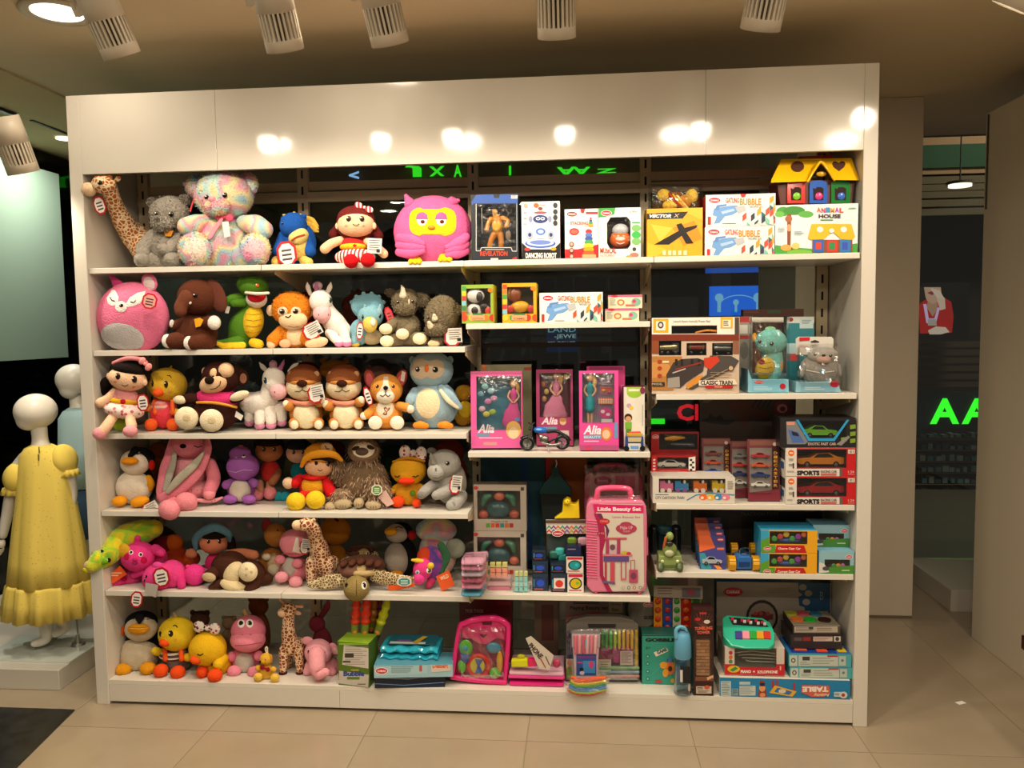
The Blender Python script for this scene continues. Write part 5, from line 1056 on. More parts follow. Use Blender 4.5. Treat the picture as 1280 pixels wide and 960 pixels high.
t =Toy('plush_pig','pink pig soft toy at the bottom left wearing an orange swing tag','soft toy',270,.11,.467); t.e('body',320,430,80,62,'#e04a88',-20,60); h =t.e('head',235,425,92,72,'#dc3a7c',10,75); t.patch(h,'cheek',280,430,22,18,'#b81848'); t.slab('orange_tag',[(170,395),(255,345),(300,400),(205,465)],90,2,'#e8581c'); A =Art(t,90.3); A.lines(195,388,270,420,2,'#f4c8a0'); A.build(); t.settle()
t =Toy('plush_pig','hot pink pig soft toy lying face down in front with a red edged tag','soft toy',560,.07,.467); t.e('body',590,400,85,92,'#ec4690',0,75); h =t.e('head',500,420,102,90,'#ec4690',35,80,rot=-25); t.eye(h,424,415,9); t.eye(h,412,440,8); t.tube('arm',[(640,420,34,20),(650,470,26,40)],'#e23a84'); t.e('ear',495,345,34,24,'#f050a0',60,20); t.hangtag(520,420,52,62,125,-12); t.slab('card_tag',[(420,455),(500,470),(485,550),(412,520)],140,2,'#b8b0a8'); t.settle()
t =Toy('plush_pig','hot pink round soft ball toy below the hatted doll','soft toy',740,.10,.467); t.e('body',735,400,72,68,'#ec3f90',20,60); t.e('ear',690,350,16,14,'#ec3f90',40,12); t.settle()
o =Toy('price_label','red edged price tag hanging over the front of the fifth shelf','label',365,.004,.42); o.hangtag(362,560,38,52,20,8)
t,h =doll('rag_doll','doll with dark hair and blue sun hat in a pink top on the fifth shelf','doll',860,.17,.467,855,130,92,'#1e1412','#c87a58','#d02a68'); t.tube('hat_brim',[(740,180,16,20),(745,110,26,50),(850,45,30,80),(940,80,24,50),(955,130,12,20)],'#5f8fa4',flat=.8); t.e('hat',855,70,95,48,'#a83048',-5,75); t.e('skirt',830,345,105,38,Mdots('blue_print','#8fb4c0',['#e8f0f0','#8fb4c0','#d0e0e0'],60,.4),25,75)
t.tube('arm',[(950,215,26,20),(1040,210,30,40),(1110,225,32,60)],'#c87a58'); t.tube('sleeve',[(930,225,34,10),(960,220,30,20)],'#3a8a9a'); t.tube('hair',[(960,130,30,-10),(975,200,26,-10)],'#1e1412'); t.e('hand',710,215,38,34,'#c87a58',20,30); t.settle()
t =Toy('plush_monkey','dark brown monkey soft toy lying on its back with cream paws','soft toy',1000,.10,.467); c ='#4a2a1e'
t.e('body',960,350,120,100,c,-10,85); t.e('belly',990,400,70,85,'#ead6a8',45,55,rot=25); t.e('chin',985,470,90,40,'#ead6a8',70,50,rot=12); h =t.e('head',1090,400,100,92,c,10,85); k =t.e('foot',1075,385,62,62,'#f0e0b8',105,34); [t.patch(k,'toe_seam',1075 + 22 * math.cos(a),385 + 22 * math.sin(a),10,10,'#d0bc90',lift=2) for a in (0,2.1,4.2)]
t.tube('arm',[(880,380,45,30),(830,405,38,60)],c); t.e('paw',825,420,45,30,'#c8b088',88,20,rot=10); t.tube('leg',[(930,450,40,30),(850,500,34,70),(900,515,26,80)],c); t.tube('arm',[(1120,450,45,40),(1090,500,38,80)],c); t.eye(h,1092,480,5); t.tube('leg',[(1150,440,45,0),(1200,430,34,0)],c); t.settle()
t =Toy('plush_turtle','orange and red soft toy buried behind the pink pigs','soft toy',600,.25,.467); t.e('body',600,330,110,130,'#b8401c',0,60); t.e('head',600,200,62,55,'#d8641c',10,45); t.e('shell',530,210,80,60,'#7a1a28',20,40); t.e('foot',715,300,55,50,'#d8581c',20,40); t.settle()
t =Toy('plush_green_cushion','dark olive soft toy in the shadow behind the crocodile','soft toy',470,.29,.467); t.e('body',500,250,160,170,'#3c3a1c',0,55); t.settle()
t =Toy('plush_corgi','orange puppy soft toy behind the pink hippo of the fifth shelf','soft toy',1230,.24,.467); t.e('body',1230,340,90,110,'#c87c3a',0,60); t.e('belly',1250,340,55,80,'#d8b890',25,50); h =t.e('head',1250,150,72,75,'#d08a44',10,55); t.e('ear',1195,90,34,45,'#b03c3c',10,14); t.eye(h,1262,118,7); t.e('paw',1195,290,30,24,'#e8d8b8',62,20); t.e('paw',1240,370,40,34,'#e8d8b8',70,26); t.settle()

G(340,640,255)
t =Toy('plush_hippo','pink hippo soft toy with grey belly left of the standing giraffe','soft toy',140,.15,.467); c ='#ea8c9c'
h =t.e('head',150,195,102,88,c,20,85); t.e('body',140,360,92,85,c,0,68); t.e('belly',115,350,52,65,'#b8b0a8',40,40); t.patch(h,'mouth',0,0,0,0,'#f0e6da',pts=[(128,250),(150,160),(165,165),(170,225),(200,245),(190,268)],lift=2); t.patch(h,'mouth',120,265,60,6,'#c86878',lift=2.5)
for x,y in ((50,300),(160,325)): t.e('arm',x,y,34,28,c,60,30)
for x,y in ((60,410),(150,440)): t.e('foot',x,y,42,34,'#f0a0ac',85,36)
t.label_tag(215,210,28,38,95,5); t.settle()
t =Toy('plush_giraffe','standing giraffe soft toy with an arched neck on the fifth shelf','soft toy',300,.11,.467)
t.tube('body',[(335,330,60,-40),(310,300,70,0),(300,230,58,30),(275,150,44,80),(255,90,42,130),(215,62,38,170)],GIR2); h =t.e('head',205,66,48,38,GIR2,180,38); t.e('muzzle',158,68,32,30,'#eec8a0',195,30); t.eye(h,185,55,7); t.tube('ear',[(245,45,12,160),(265,34,10,160)],GIR2)
for x,y,f in ((245,400,30),(350,395,20),(285,395,-60),(375,395,-60)): t.tube('leg',[(x + 5,300,40,f),(x,y,32,f)],GIR2)
t.settle()
TFL =Mspots('turtle_skin','#7a5c38','#e2d4a8',90,.06); SHL =Mwall('turtle_shell','#6b4434',.9,40.,.3)
def turtle(label,x,Y,z,sc,hx,hy,hf,shell,flips,hc):
    t =Toy('plush_turtle',label,'soft toy',x,Y,z); k =t.e('shell',*shell[:4],SHL,shell[4],shell[5]); 
    for j in range(5): t.e('scute',shell[0] + (j - 2) * shell[2] * .36,shell[1] - shell[3] * (.55 - .12 * abs(j - 2)),shell[2] * .16,shell[3] * .32,'#5a3428',shell[4] + shell[5] * .62,shell[5] * .3)
    t.tube('shell_rim',[(shell[0] - shell[2] * .95,shell[1] + shell[3] * .55,14 * sc,shell[4] + 20),(shell[0],shell[1] + shell[3] * .72,18 * sc,shell[4] + shell[5]),(shell[0] + shell[2] * .95,shell[1] + shell[3] * .5,14 * sc,shell[4] + 20)],'#c4ac78')
    for fl in flips: t.tube('flipper',fl,TFL,flat=.35)
    t.tube('neck',[(shell[0],shell[1] + shell[3] * .5,42 * sc,shell[4] + shell[5] * .7),(hx,hy - 10 * sc,50 * sc,hf - 30 * sc)],'#b49c6c'); h =t.e('head',hx,hy,78 * sc,76 * sc,hc,hf,78 * sc)
    t.eye(h,hx + 48 * sc,hy - 18 * sc,12 * sc,'#1c120c',18 * sc,white=17 * sc); t.eye(h,hx - 62 * sc,hy - 18 * sc,10 * sc,'#1c120c',16 * sc); t.stitch(h,[(hx,hy - 50 * sc),(hx,hy + 50 * sc)],2 * sc,'#5a4828'); return t
t =turtle('large turtle soft toy with patterned flippers, head drooping over the fifth shelf edge',540,.13,.467,1.,530,480,190,(560,345,150,62,0,170),[[(480,420,40,110),(360,440,44,140),(250,455,26,150),(235,440,12,150)],[(640,400,40,110),(720,420,44,120),(840,430,30,120),(890,420,12,120)]],'#94804e'); t.slab('orange_strap',[(728,465),(820,458),(895,445),(895,468),(800,488),(730,495)],170,2,'#ee5a1c'); t.hangtag(830,440,45,28,190,0,'#e8e2d4','#3c8c8c','#e8f0e0'); t.settle()
t =turtle('smaller turtle soft toy resting behind the large turtle',560,.27,.510,.5,575,262,70,(560,245,95,42,0,70),[[(520,285,18,30),(460,300,22,60),(425,325,10,70)],[(620,250,18,30),(650,262,20,40),(665,278,10,40)]],'#c4a872'); 
t.settle()
t =Toy('plush_chick','round amber bear soft toy in the shade behind the giraffe','soft toy',400,.27,.467); t.e('body',400,330,90,130,'#a86a20',0,55); h =t.e('head',398,120,98,92,'#c07a20',0,60); t.tube('brow',[(398,45,8,60),(412,55,8,62)],'#3a2010'); t.settle()
t =Toy('plush_penguin','penguin soft toy with red ear muff behind the turtles','soft toy',790,.23,.467)
t.e('back',830,260,82,120,'#16181c',-25,55); t.e('body',785,270,82,105,'#a89e90',0,60); t.e('cap',805,100,75,62,'#16181c',-6,55); h =t.e('head',785,110,72,60,'#b0a698',14,56); t.e('bill',745,100,40,26,'#dc9a28',68,26); t.stitch(h,[(775,75),(795,68),(818,78)],3); t.e('ear_muff',878,122,26,30,'#a8201c',25,20); t.tube('wing',[(855,210,18,10),(890,270,18,0)],'#16181c'); t.e('foot',780,365,42,22,'#dc8c20',50,30); t.settle()
t =Toy('plush_rainbow_bear','pastel tie-dyed bear soft toy slumped at the end of the fifth shelf','soft toy',1030,.24,.467); t.e('body',1040,260,120,150,RAIN,0,65); h =t.e('head',1030,115,130,78,RAIN,15,70); t.e('foot',1150,230,62,62,'#b0b8a4',40,36,rot=20); t.settle()
t =Toy('plush_parrot','purple and pink parrot soft toy with big eyes and an orange tag','soft toy',990,.11,.467); pk =Mtie('parrot_pile',['#5a2f8c','#8a2f9a','#3a3a8a','#c83a8a'],16.)
t.e('body',1000,290,92,110,pk,-10,70,rot=-10); t.e('mane',960,260,52,70,'#d84a2c',15,50); h =t.e('head',945,330,60,70,'#e8408a',60,55,rot=15); t.e('snout',925,385,36,40,'#ee4a9a',90,36,rot=15); t.tube('horn',[(940,280,14,80),(910,275,14,90),(880,272,8,95)],'#e8c840')
t.e('eyelid',995,308,22,20,'#f0c83a',95,16,rot=-40); t.eye(h,985,338,13,white=18,col='#2a5a2a'); t.eye(h,912,348,9,white=13,col='#2a7a8a'); t.tube('wing',[(1060,180,24,0),(1090,250,30,10),(1060,340,20,30)],'#3a6a4a',flat=.4); t.slab('orange_tag',[(1028,375),(1110,335),(1145,430),(1065,468)],80,2,'#e85a20'); A =Art(t,80.3); A.text(1050,378,55,25,'WILD','#f6e0c0',rot=-22,bold=.02); A.build(); t.tube('foot',[(1000,400,26,20),(985,425,22,50)],'#c83a6a'); t.settle()

# ---------------- bottom shelf
G(120,740,260)
t =Toy('plush_penguin','cream fronted penguin soft toy at the left end of the bottom shelf','soft toy',260,.13,.100)
t.e('back',285,340,118,150,'#17181c',-40,80); t.e('cap',280,190,98,72,'#17181c',-12,78); h =t.e('head',278,225,98,78,'#cdbfa4',20,80); b_ =t.e('body',265,385,125,110,'#cfc1a6',0,90); t.tube('cap_point',[(270,160,26,60),(268,185,12,98)],'#17181c'); k =t.e('bill',262,228,68,32,'#e8a024',92,36)
for y in (218,232): t.stitch(k,[(205,y),(262,y + 4),(320,y)],2,'#b87818')
t.stitch(h,[(315,170),(335,165),(355,172)],3); t.stitch(h,[(210,165),(222,162),(235,168)],3); t.e('ear_muff',165,238,16,32,'#d85a20',20,24); [t.e('foot',x,y,48,36,'#e39a1c',85,46) for x,y in ((170,478),(320,470))]; t.settle()
t =Toy('plush_chick','yellow chick soft toy in grey striped dungarees with orange feet','soft toy',480,.12,.100); c ='#ecc828'
h =t.e('head',498,258,112,105,c,20,95); t.e('body',500,420,92,85,'#6a625e',0,72); t.e('shirt',480,385,88,45,Mstripe('brown_stripe','#4a3a34','#e0d0c0',60,2,.6),10,74); k =t.e('beak',425,312,34,26,'#f0581c',100,32); t.eye(h,460,258,15,'#20140c',20); t.eye(h,396,260,8,'#20140c',18); t.patch(h,'cheek',490,297,12,11,'#e8a83a'); t.stitch(h,[(475,210),(490,205),(500,218)],3); t.tube('crest',[(490,152,8,20),(478,130,5,20)],'#d8b870')
for x in (422,522): t.tube('strap',[(x,360,14,60),(x + 6,415,15,84)],'#ee5a20')
t.tube('wing',[(400,375,22,30),(365,365,25,60)],c); t.tube('wing',[(545,400,22,30),(568,405,24,60)],c); [t.e('foot',x,y,44,38,'#f4541c',105,44) for x,y in ((398,485),(503,495))]; t.settle()
t =Toy('plush_chick','bright yellow duckling soft toy with a cherry print bow looking down','soft toy',720,.10,.100); c ='#eebc20'; CH =Mdots('cherry_print','#efe6e0',['#c01c28','#2a2420','#c01c28','#7a2028'],75,.36)
h =t.e('head',688,350,115,105,c,30,95); t.e('body',745,440,90,80,'#e8b01c',-10,75); bow(t,'hair_bow',682,222,78,36,50,CH,8); t.e('beak',612,420,34,24,'#f25a20',115,30,rot=20); t.stitch(h,[(625,385),(642,392),(658,382)],3.5); t.tube('wing',[(785,410,30,30),(755,445,34,80)],c); t.patch(h,'badge',715,448,10,10,'#6a8a2a')
[t.e('foot',x,y,w_,38,'#f4501c',f,44) for x,y,w_,f in ((655,490,36,70),(732,515,44,115))]; t.settle()
t =Toy('plush_hippo','pink hippo soft toy with big white eyes on the bottom shelf','soft toy',920,.14,.100); c ='#e8809a'
h =t.e('head',938,240,106,95,c,15,85); m_ =t.e('muzzle',935,295,108,72,'#f08ca0',45,80); t.e('body',920,420,86,92,c,0,68); t.e('belly',918,430,66,74,'#c8c0b4',22,58)
for x in (893,946): t.eye(h,x,195,14,'#1a1012',17,white=22)
t.stitch(m_,[(855,330),(930,328),(1020,312)],2.2,'#b85068'); [t.patch(m_,'nostril',x,262,8,5,'#c05870') for x in (900,950)]; t.tube('crest',[(925,145,14,0),(915,120,14,0)],'#c8a878')
for x,y in ((836,400),(1000,395)): t.e('arm',x,y,28,32,c,50,28)
for x,y in ((850,490),(975,495)): t.e('foot',x,y,42,36,'#ee90a4',85,34)
t.settle()
t =Toy('plush_key_puppy','tiny yellow puppy soft toy with a dark red bow and hanging loop','soft toy',1045,.06,.100); c ='#e2b03c'
t.e('body',1045,490,48,50,c,0,38); h =t.e('head',1045,415,38,38,c,12,34); t.e('muzzle',1030,430,18,16,'#d89a2c',40,18); t.e('nose',1012,432,8,8,'#1c120c',50,8); t.eye(h,1040,420,4); t.e('ear',1075,412,12,30,'#c88c2c',15,10); bow(t,'bow',1040,472,30,14,45,'#a01c28',20); t.tube('loop',[(1050,380,4,0),(1042,350,4,0),(1052,342,4,0),(1056,375,4,0)],'#e8e0c8','matte')
for x,y in ((998,470),(1092,478)): t.e('arm',x,y,18,18,'#e8b840',30,16)
for x,y in ((998,525),(1100,530)): t.e('foot',x,y,28,26,'#ecc04c',55,22)
t.settle()
t =Toy('plush_giraffe','standing giraffe soft toy with pale horns on the bottom shelf','soft toy',1190,.12,.100)
t.tube('body',[(1245,330,50,-30),(1205,330,62,0),(1185,260,42,20),(1185,180,36,30),(1185,120,38,35)],GIR2); h =t.e('head',1185,112,48,42,GIR2,50,38); t.e('muzzle',1148,128,30,28,'#eec49c',65,28); t.tube('horn',[(1165,80,8,40),(1135,48,9,40)],'#e0a888'); t.tube('horn',[(1215,90,8,40),(1268,90,9,40)],'#e0a888'); t.e('ear',1240,130,24,13,'#ecc4a0',35,8,rot=15); t.eye(h,1172,112,5)
for x,f in ((1150,30),(1255,20),(1180,-60),(1270,-60)): t.tube('leg',[(x + (8 if x < 1200 else -8),360,32,f),(x,480,22,f)],GIR2); t.e('hoof',x,505,26,26,'#4a2418',f,24)
t.settle()
G(370,740,210)
t =Toy('plush_elephant','pale pink elephant soft toy with its trunk down on the bottom shelf','soft toy',190,.12,.100); c ='#f2a8b4'
h =t.e('head',170,460,105,98,c,40,90); t.e('body',230,570,105,88,'#e898a4',-20,75); t.tube('trunk',[(160,480,65,110),(160,560,62,150),(175,620,48,170),(225,615,32,175)],'#f4a6b0'); t.e('ear',90,375,46,34,c,20,16,rot=10); t.e('ear',290,435,34,50,'#ee9cb0',10,16,rot=-30); t.e('ear_lining',305,450,14,30,'#e8d0b8',22,8,rot=-35); t.eye(h,95,458,7,ry=14); t.eye(h,215,470,9,ry=17); t.tube('tusk',[(200,545,14,130),(215,575,9,145)],'#e4d4b4')
t.tube('leg',[(110,560,42,20),(90,610,36,40)],c); t.tube('leg',[(270,590,42,10),(275,615,36,30)],'#e898a4'); t.settle()
t =Toy('plush_pink_bunny','dim crimson bunny soft toy behind the pink elephant','soft toy',190,.30,.100); t.e('body',200,420,80,160,'#8c3440',0,50); t.e('head',160,245,62,62,'#9a3a4a',10,45); t.tube('ear',[(190,190,20,0),(235,120,26,0),(245,80,16,0)],'#a84a5a',flat=.5); t.settle()
G(120,740,260)
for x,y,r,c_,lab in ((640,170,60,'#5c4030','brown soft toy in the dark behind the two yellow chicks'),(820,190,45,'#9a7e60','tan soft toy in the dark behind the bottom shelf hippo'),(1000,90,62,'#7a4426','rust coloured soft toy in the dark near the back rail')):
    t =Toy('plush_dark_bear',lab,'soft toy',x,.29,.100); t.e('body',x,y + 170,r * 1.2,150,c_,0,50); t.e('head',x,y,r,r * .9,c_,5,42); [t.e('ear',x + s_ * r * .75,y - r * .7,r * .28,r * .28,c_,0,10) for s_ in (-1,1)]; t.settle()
# dim rear row of the fourth shelf
G(120,540,240)
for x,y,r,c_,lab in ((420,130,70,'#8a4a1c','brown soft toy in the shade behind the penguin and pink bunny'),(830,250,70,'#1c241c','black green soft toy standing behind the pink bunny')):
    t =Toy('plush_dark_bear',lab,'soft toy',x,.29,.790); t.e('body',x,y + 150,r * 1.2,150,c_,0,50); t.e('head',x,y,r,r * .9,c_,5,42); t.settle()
G(350,540,245)
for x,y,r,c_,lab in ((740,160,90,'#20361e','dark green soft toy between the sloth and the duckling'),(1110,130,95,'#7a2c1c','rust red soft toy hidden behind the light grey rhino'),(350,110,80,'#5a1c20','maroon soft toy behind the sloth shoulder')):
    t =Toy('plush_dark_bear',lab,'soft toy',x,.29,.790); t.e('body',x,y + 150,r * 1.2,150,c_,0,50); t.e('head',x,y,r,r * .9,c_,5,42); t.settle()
# ================================================================ boxed toys: middle and right columns, top shelves
def film_wrap(t,x0,y0,x1,y1,f0,f1,name='clear_wrap',bulge=.06):
    """crinkled clear bag round a thing"""
    n,m =14,10; v =[]
    for sgn,f in ((0,f1),):
        for j in range(m + 1):
            for i in range(n + 1):
                u,w_ =i / n,j / m; e =min(u,1 - u,w_ * 1.0,1 - w_); ff =f1 if e > .08 else f0 + (f1 - f0) * (e / .08) ** .5
                v.append(t.loc(x0 + (x1 - x0) * u,y0 + (y1 - y0) * w_,ff + (rng.uniform(-1,1) * 7)))
    F =[(j * (n + 1) + i,(j + 1) * (n + 1) + i,(j + 1) * (n + 1) + i + 1,j * (n + 1) + i + 1) for j in range(m) for i in range(n)]
    return mk(name,v,F,M('#ffffff','film'),t.root,False)

G(580,190,260)
t =Carton('figure_box','dark window box with a blue top holding a golden armoured action figure','toy box',48,335,262,.012,1.745,170,'#1d2630','#1b232c',wins=[(82,318,318,592)],wcol='#3c4044',top='#2452a0')
A =t.art; A.poly([(46,310),(75,258),(180,258),(185,285),(215,285),(222,252),(335,262),(335,318),(60,318),(50,330)],'#2a56a8'); A.rect(290,268,330,288,'#e8e4dc'); A.lines(294,270,326,286,3,'#303030'); A.line([(75,320),(75,610),(100,610),(108,590),(290,590),(298,612),(325,612)],4,'#d8d0c4'); A.line([(325,612),(325,318)],3,'#b8c0c8')
A.text(100,612,168,30,'REVELATION','#c8442c',bold=.03); A.lines(130,600,250,609,1,'#c8b8a8'); A.rect(165,655,210,670,'#e8e4dc'); A.poly([(296,655),(325,645),(325,672),(302,678)],'#c81c28')
c ='#c0802c'; sb =t.tube('figure',[(185,365,14,-40),(192,385,16,-40),(200,420,34,-40),(205,460,36,-40),(205,500,26,-40)],c,'plastic'); t.e('figure_head',190,372,17,20,'#b89048',-30,kind='plastic',parent=sb)
for p in ([(165,415,17,-38),(148,445,15,-30),(140,480,13,-20)],[(235,410,17,-38),(268,425,15,-30),(260,460,14,-20)]): t.tube('figure_arm',p,c,'plastic',sb)
for p in ([(185,510,22,-38),(168,545,18,-32),(158,582,17,-30)],[(222,510,22,-38),(228,545,18,-32),(228,582,17,-30)]): t.tube('figure_leg',p,'#b8742a','plastic',sb)
t.e('chest_plate',200,455,28,34,'#d8a83a',-12,8,kind='plastic',parent=sb); t.tube('sword',[(108,345,3,-30),(112,500,5,-30)],'#9aa0a0','metal',sb); t.e('disc',272,515,18,32,'#7a6a5a',-40,6,kind='plastic',parent=sb); t.done()

t =Carton('robot_box','white and black toy robot box lettered DANCING ROBOT','toy box',357,592,306,.012,1.745,150,'#e8e6e2','#f2f0ec'); A =t.art
A.poly([(357,560),(400,600),(550,600),(592,560),(592,690),(357,690)],'#111114'); A.ell(470,565,95,28,'#3f5cc0'); A.ell(470,560,84,22,'#c8d4ee'); A.ell(470,558,66,14,'#6a86d0'); A.ell(390,600,18,10,'#d83a3a'); A.ell(550,598,18,10,'#e8a02c')
A.ell(470,415,62,42,'#e8ecf4'); A.ell(470,415,46,26,'#2c3a7a'); A.text(442,402,56,20,'OO','#e8f0ff',bold=.04); [A.ell(x,415,12,20,'#8a94b4') for x in (410,528)]; A.ell(470,375,40,8,'#c04a5a'); A.ell(470,350,14,10,'#8a3a4a')
A.ell(470,492,58,44,'#dfe6f2'); A.ell(472,492,30,22,'#4a74c8'); A.ell(472,492,18,12,'#c8dcff'); [A.ell(x,512,22,24,'#a8b4d0') for x in (405,535)]; [A.ell(x,512,10,12,'#2a3a6a') for x in (405,535)]
A.ell(444,330,16,14,'#e8641c'); A.text(462,322,45,14,'SMART','#8a6a5a'); A.ell(380,332,13,14,'#e8a48c'); [A.ell(562,y,14,16,'#30343c') for y in (330,370,405,440)]; [A.lines(366,y,392,y + 12,2,'#707070') for y in (372,405,440)]
A.text(380,622,190,34,'DANCING ROBOT','#f4f2ee',bold=.04); A.lines(400,662,550,668,1,'#a0a0a0'); t.done()

t =Carton('stacking_box','white and red box lettered STACKING with a ring tower picture','toy box',622,826,352,.012,1.745,160,'#d8242c','#f0ece4'); A =t.art
A.poly([(622,600),(700,600),(826,570),(826,690),(622,690)],'#cc1f26'); logo(A,664,384,34,18); A.poly([(715,350),(745,350),(738,378),(722,378)],'#c8202c'); A.rect(750,370,822,384,'#c8202c'); A.text(654,430,110,20,'STACKING','#cc2a20',bold=.03); A.text(728,452,32,10,'TOWER','#6a6a6a'); A.ell(678,492,30,22,'#c8202c'); A.ell(678,492,22,14,'#e86a50')
for k,(w_,c_) in enumerate(((20,'#d43030'),(22,'#5a7ac0'),(24,'#3a58a8'),(27,'#48a05a'),(30,'#d8c820'),(32,'#e8a020'),(36,'#d86020'))): A.ell(768,492 + k * 22,w_,16,c_)
A.rect(728,632,812,652,'#d8a878'); [A.ell(662,y,15,16,'#7a3a2a') for y in (570,608,644)]; [A.ell(662,y,9,10,'#e0b0a0') for y in (570,608,644)]
for k,(w_,c_) in enumerate(((5,'#d43030'),(9,'#3a58a8'),(12,'#48a05a'),(15,'#e8a020'))): A.rect(780 - w_,405 + k * 14,780 + w_,418 + k * 14,c_)
t.done()
t =Carton('musical_toy_box','white box lettered MUSICAL with an orange and grey toy in its window','toy box',829,1088,345,.012,1.745,160,'#2f8a3a','#f2efe8',wins=[(880,400,1025,600)],wcol='#4a2018'); A =t.art
A.poly([(829,345),(932,345),(925,385),(880,402),(829,405)],'#38a040'); logo(A,876,378,34,18); A.text(1018,362,50,16,'0.99+','#404040'); [A.ell(1060,y,28,22,c_) for y,c_ in ((470,'#7ab86a'),(512,'#3cb450'),(552,'#7ab86a'))]; A.rect(1032,432,1082,440,'#48a850')
A.text(838,592,100,34,'MUSICAL','#b84430',bold=.03); A.text(838,632,90,16,'INSTRUMENT','#b84430'); A.ell(1048,600,12,12,'#404040'); A.ell(1048,635,28,14,'#b07a6a'); A.ell(1012,645,16,8,'#d8a048'); A.rect(829,656,1088,666,'#3a9a40')
for q in ([(878,398),(905,398),(880,440)],[(1027,398),(1000,398),(1027,430)],[(878,602),(878,560),(900,602)],[(1027,602),(1027,570),(1005,602)]): A.poly(q,'#f2efe8')
k =t.e('ball_toy',962,540,66,55,'#ee6a1e',-45,45,kind='plastic'); t.e('ball_top',962,485,52,42,'#c8ccd0',-42,40,kind='plastic'); t.patch(k,'painted_eyes',962,535,30,12,'#f0e0d0',kind='plastic'); t.stitch(k,[(940,560),(962,570),(985,560)],3,'#f4e4d0'); t.done()

G(800,190,290)
t =Carton('drone_box','yellow toy box lettered VECTOR X with a big black X','toy box',38,345,312,.012,1.745,230,'#d89a18','#f0a81c'); vx =t; A =t.art
A.poly([(60,400),(180,420),(110,500)],'#f6c040'); A.poly([(180,420),(300,380),(345,480),(240,520)],'#d88c14'); A.poly([(38,500),(150,540),(90,589),(38,589)],'#f8b830'); A.poly([(200,310),(345,310),(345,380)],'#f8b832')
A.poly([(38,342),(266,330),(236,368),(38,374)],'#211c1a'); A.text(52,345,120,20,'VECTOR','#f8f4ec',bold=.05,shear=.3); A.text(184,343,34,20,'X','#d8c8b0',shear=.3)
A.poly([(78,512),(214,436),(200,402),(228,394),(246,420),(318,404),(310,420),(256,446),(296,506),(254,508),(230,464),(160,512)],'#16100e'); [A.rect(x,545,x + 18,570,'#f2e0b8') for x in (125,155,180,210,240)]; t.done()
zt =1.745 + t.h
t =Toy('plush_insect','yellow and brown soft toy in a clear bag on top of the yellow drone box','soft toy',195,.10,zt)
for x,y,rx,ry,c_,f in ((130,215,36,34,'#e0b83c',40),(195,235,52,40,'#7a4a1c',20),(240,250,50,38,'#c8882c',25),(285,220,34,40,'#e8c450',30),(100,265,30,30,'#3a3024',20),(165,270,40,28,'#e8c040',50),(300,270,28,26,'#4a4028',20)): t.e('body_segment',x,y,rx,ry,c_,f,32)
for k in range(3): t.tube('stripe',[(160 + k * 22,205 + k * 6,6,60),(190 + k * 22,245 + k * 4,7,72),(235 + k * 14,285,6,55)],['#a83a1c','#e8a828','#f0d068'][k])
film_wrap(t,46,152,348,306,-30,92); t.settle()
def gatling(A,X,Y_,W,H):
    P =lambda u,v: (X + u * W,Y_ + v * H)
    def pl(pts,c_): A.poly([P(*p) for p in pts],c_)
    cx,cy =P(.13,.18); logo(A,cx,cy,W * .09,H * .1)
    A.text(*P(.29,.10),W * .19,H * .17,'GATLING','#cc3a20',bold=.03); A.text(*P(.49,.12),W * .31,H * .22,'BUBBLE','#dc8a20',bold=.03); A.text(*P(.63,.35),W * .19,H * .08,'MACHINE GUN','#2a2a2a')
    pl([(.12,.45),(.34,.36),(.45,.34),(.5,.5),(.38,.66),(.28,.7),(.2,.92),(.12,.95),(.16,.72),(.1,.66)],'#6e9fd8'); pl([(.13,.5),(.16,.34),(.3,.3),(.3,.36),(.2,.4),(.19,.5)],'#5a8ccc'); pl([(.42,.4),(.56,.34),(.58,.52),(.47,.62)],'#b8bcc0'); pl([(.22,.55),(.4,.45),(.42,.52),(.24,.64)],'#a8c8ec'); A.rect(*P(.03,.72),*P(.075,.98),'#cc2a28'); A.lines(*P(.24,.93),*P(.48,.97),1,'#707070')
    cs =['#e0503a','#1f6a72','#f0a030','#7ac4b0','#2c3c50','#f4ece0']
    s_ =.055
    for i,(u,v) in enumerate(((.53,.68),(.59,.72),(.65,.68),(.59,.88),(.74,.5),(.80,.54),(.86,.5),(.74,.72),(.80,.76),(.86,.72),(.92,.1),(.92,.32),(.92,.54),(.92,.76),(.70,.92),(.97,.2),(.97,.42),(.97,.64),(.97,.86),(.80,.94))):
        h_ =.11 if i % 2 else -.11; v1 =min(v + .2,.99); pl([(u,v),(min(u + s_,.998),max(v + h_,.02)),(min(u + s_,.998),min(v1 + h_,.99)),(u,v1)],cs[(i * 5) % 6])
t =Carton('bubble_gun_box','white bubble gun box, lower of the pair beside the yellow drone box','toy box',358,740,412,.012,1.745,190,'#e6e2da','#f2efe8',group='bubble gun boxes'); gatling(t.art,358,412,380,174); t.done(); zt =1.745 + t.h + .001
t =Carton('bubble_gun_box','white bubble gun box with a red top edge, upper of the pair','toy box',362,746,234,.012,zt,190,'#c8302c','#f2efe8',group='bubble gun boxes'); gatling(t.art,362,238,384,168); t.art.poly([(552,232),(585,232),(578,250),(560,250)],'#c8202c'); t.done()
t =Carton('animal_house_box','white and green box lettered ANIMAL HOUSE with a tree picture','toy box',744,1200,290,.012,1.745,250,'#7a9a8a','#dde9ec'); A =t.art
A.poly([(744,515),(850,528),(1000,540),(1200,505),(1200,578),(744,578)],'#46a03c'); A.ell(880,555,70,16,'#7ab83a')
for x,y,rx,ry,c_ in ((790,330,38,26,'#4a9a3a'),(850,325,60,24,'#3c8c34'),(915,345,42,18,'#5aac44'),(770,345,26,16,'#6ab850')): A.ell(x,y,rx,ry,c_)
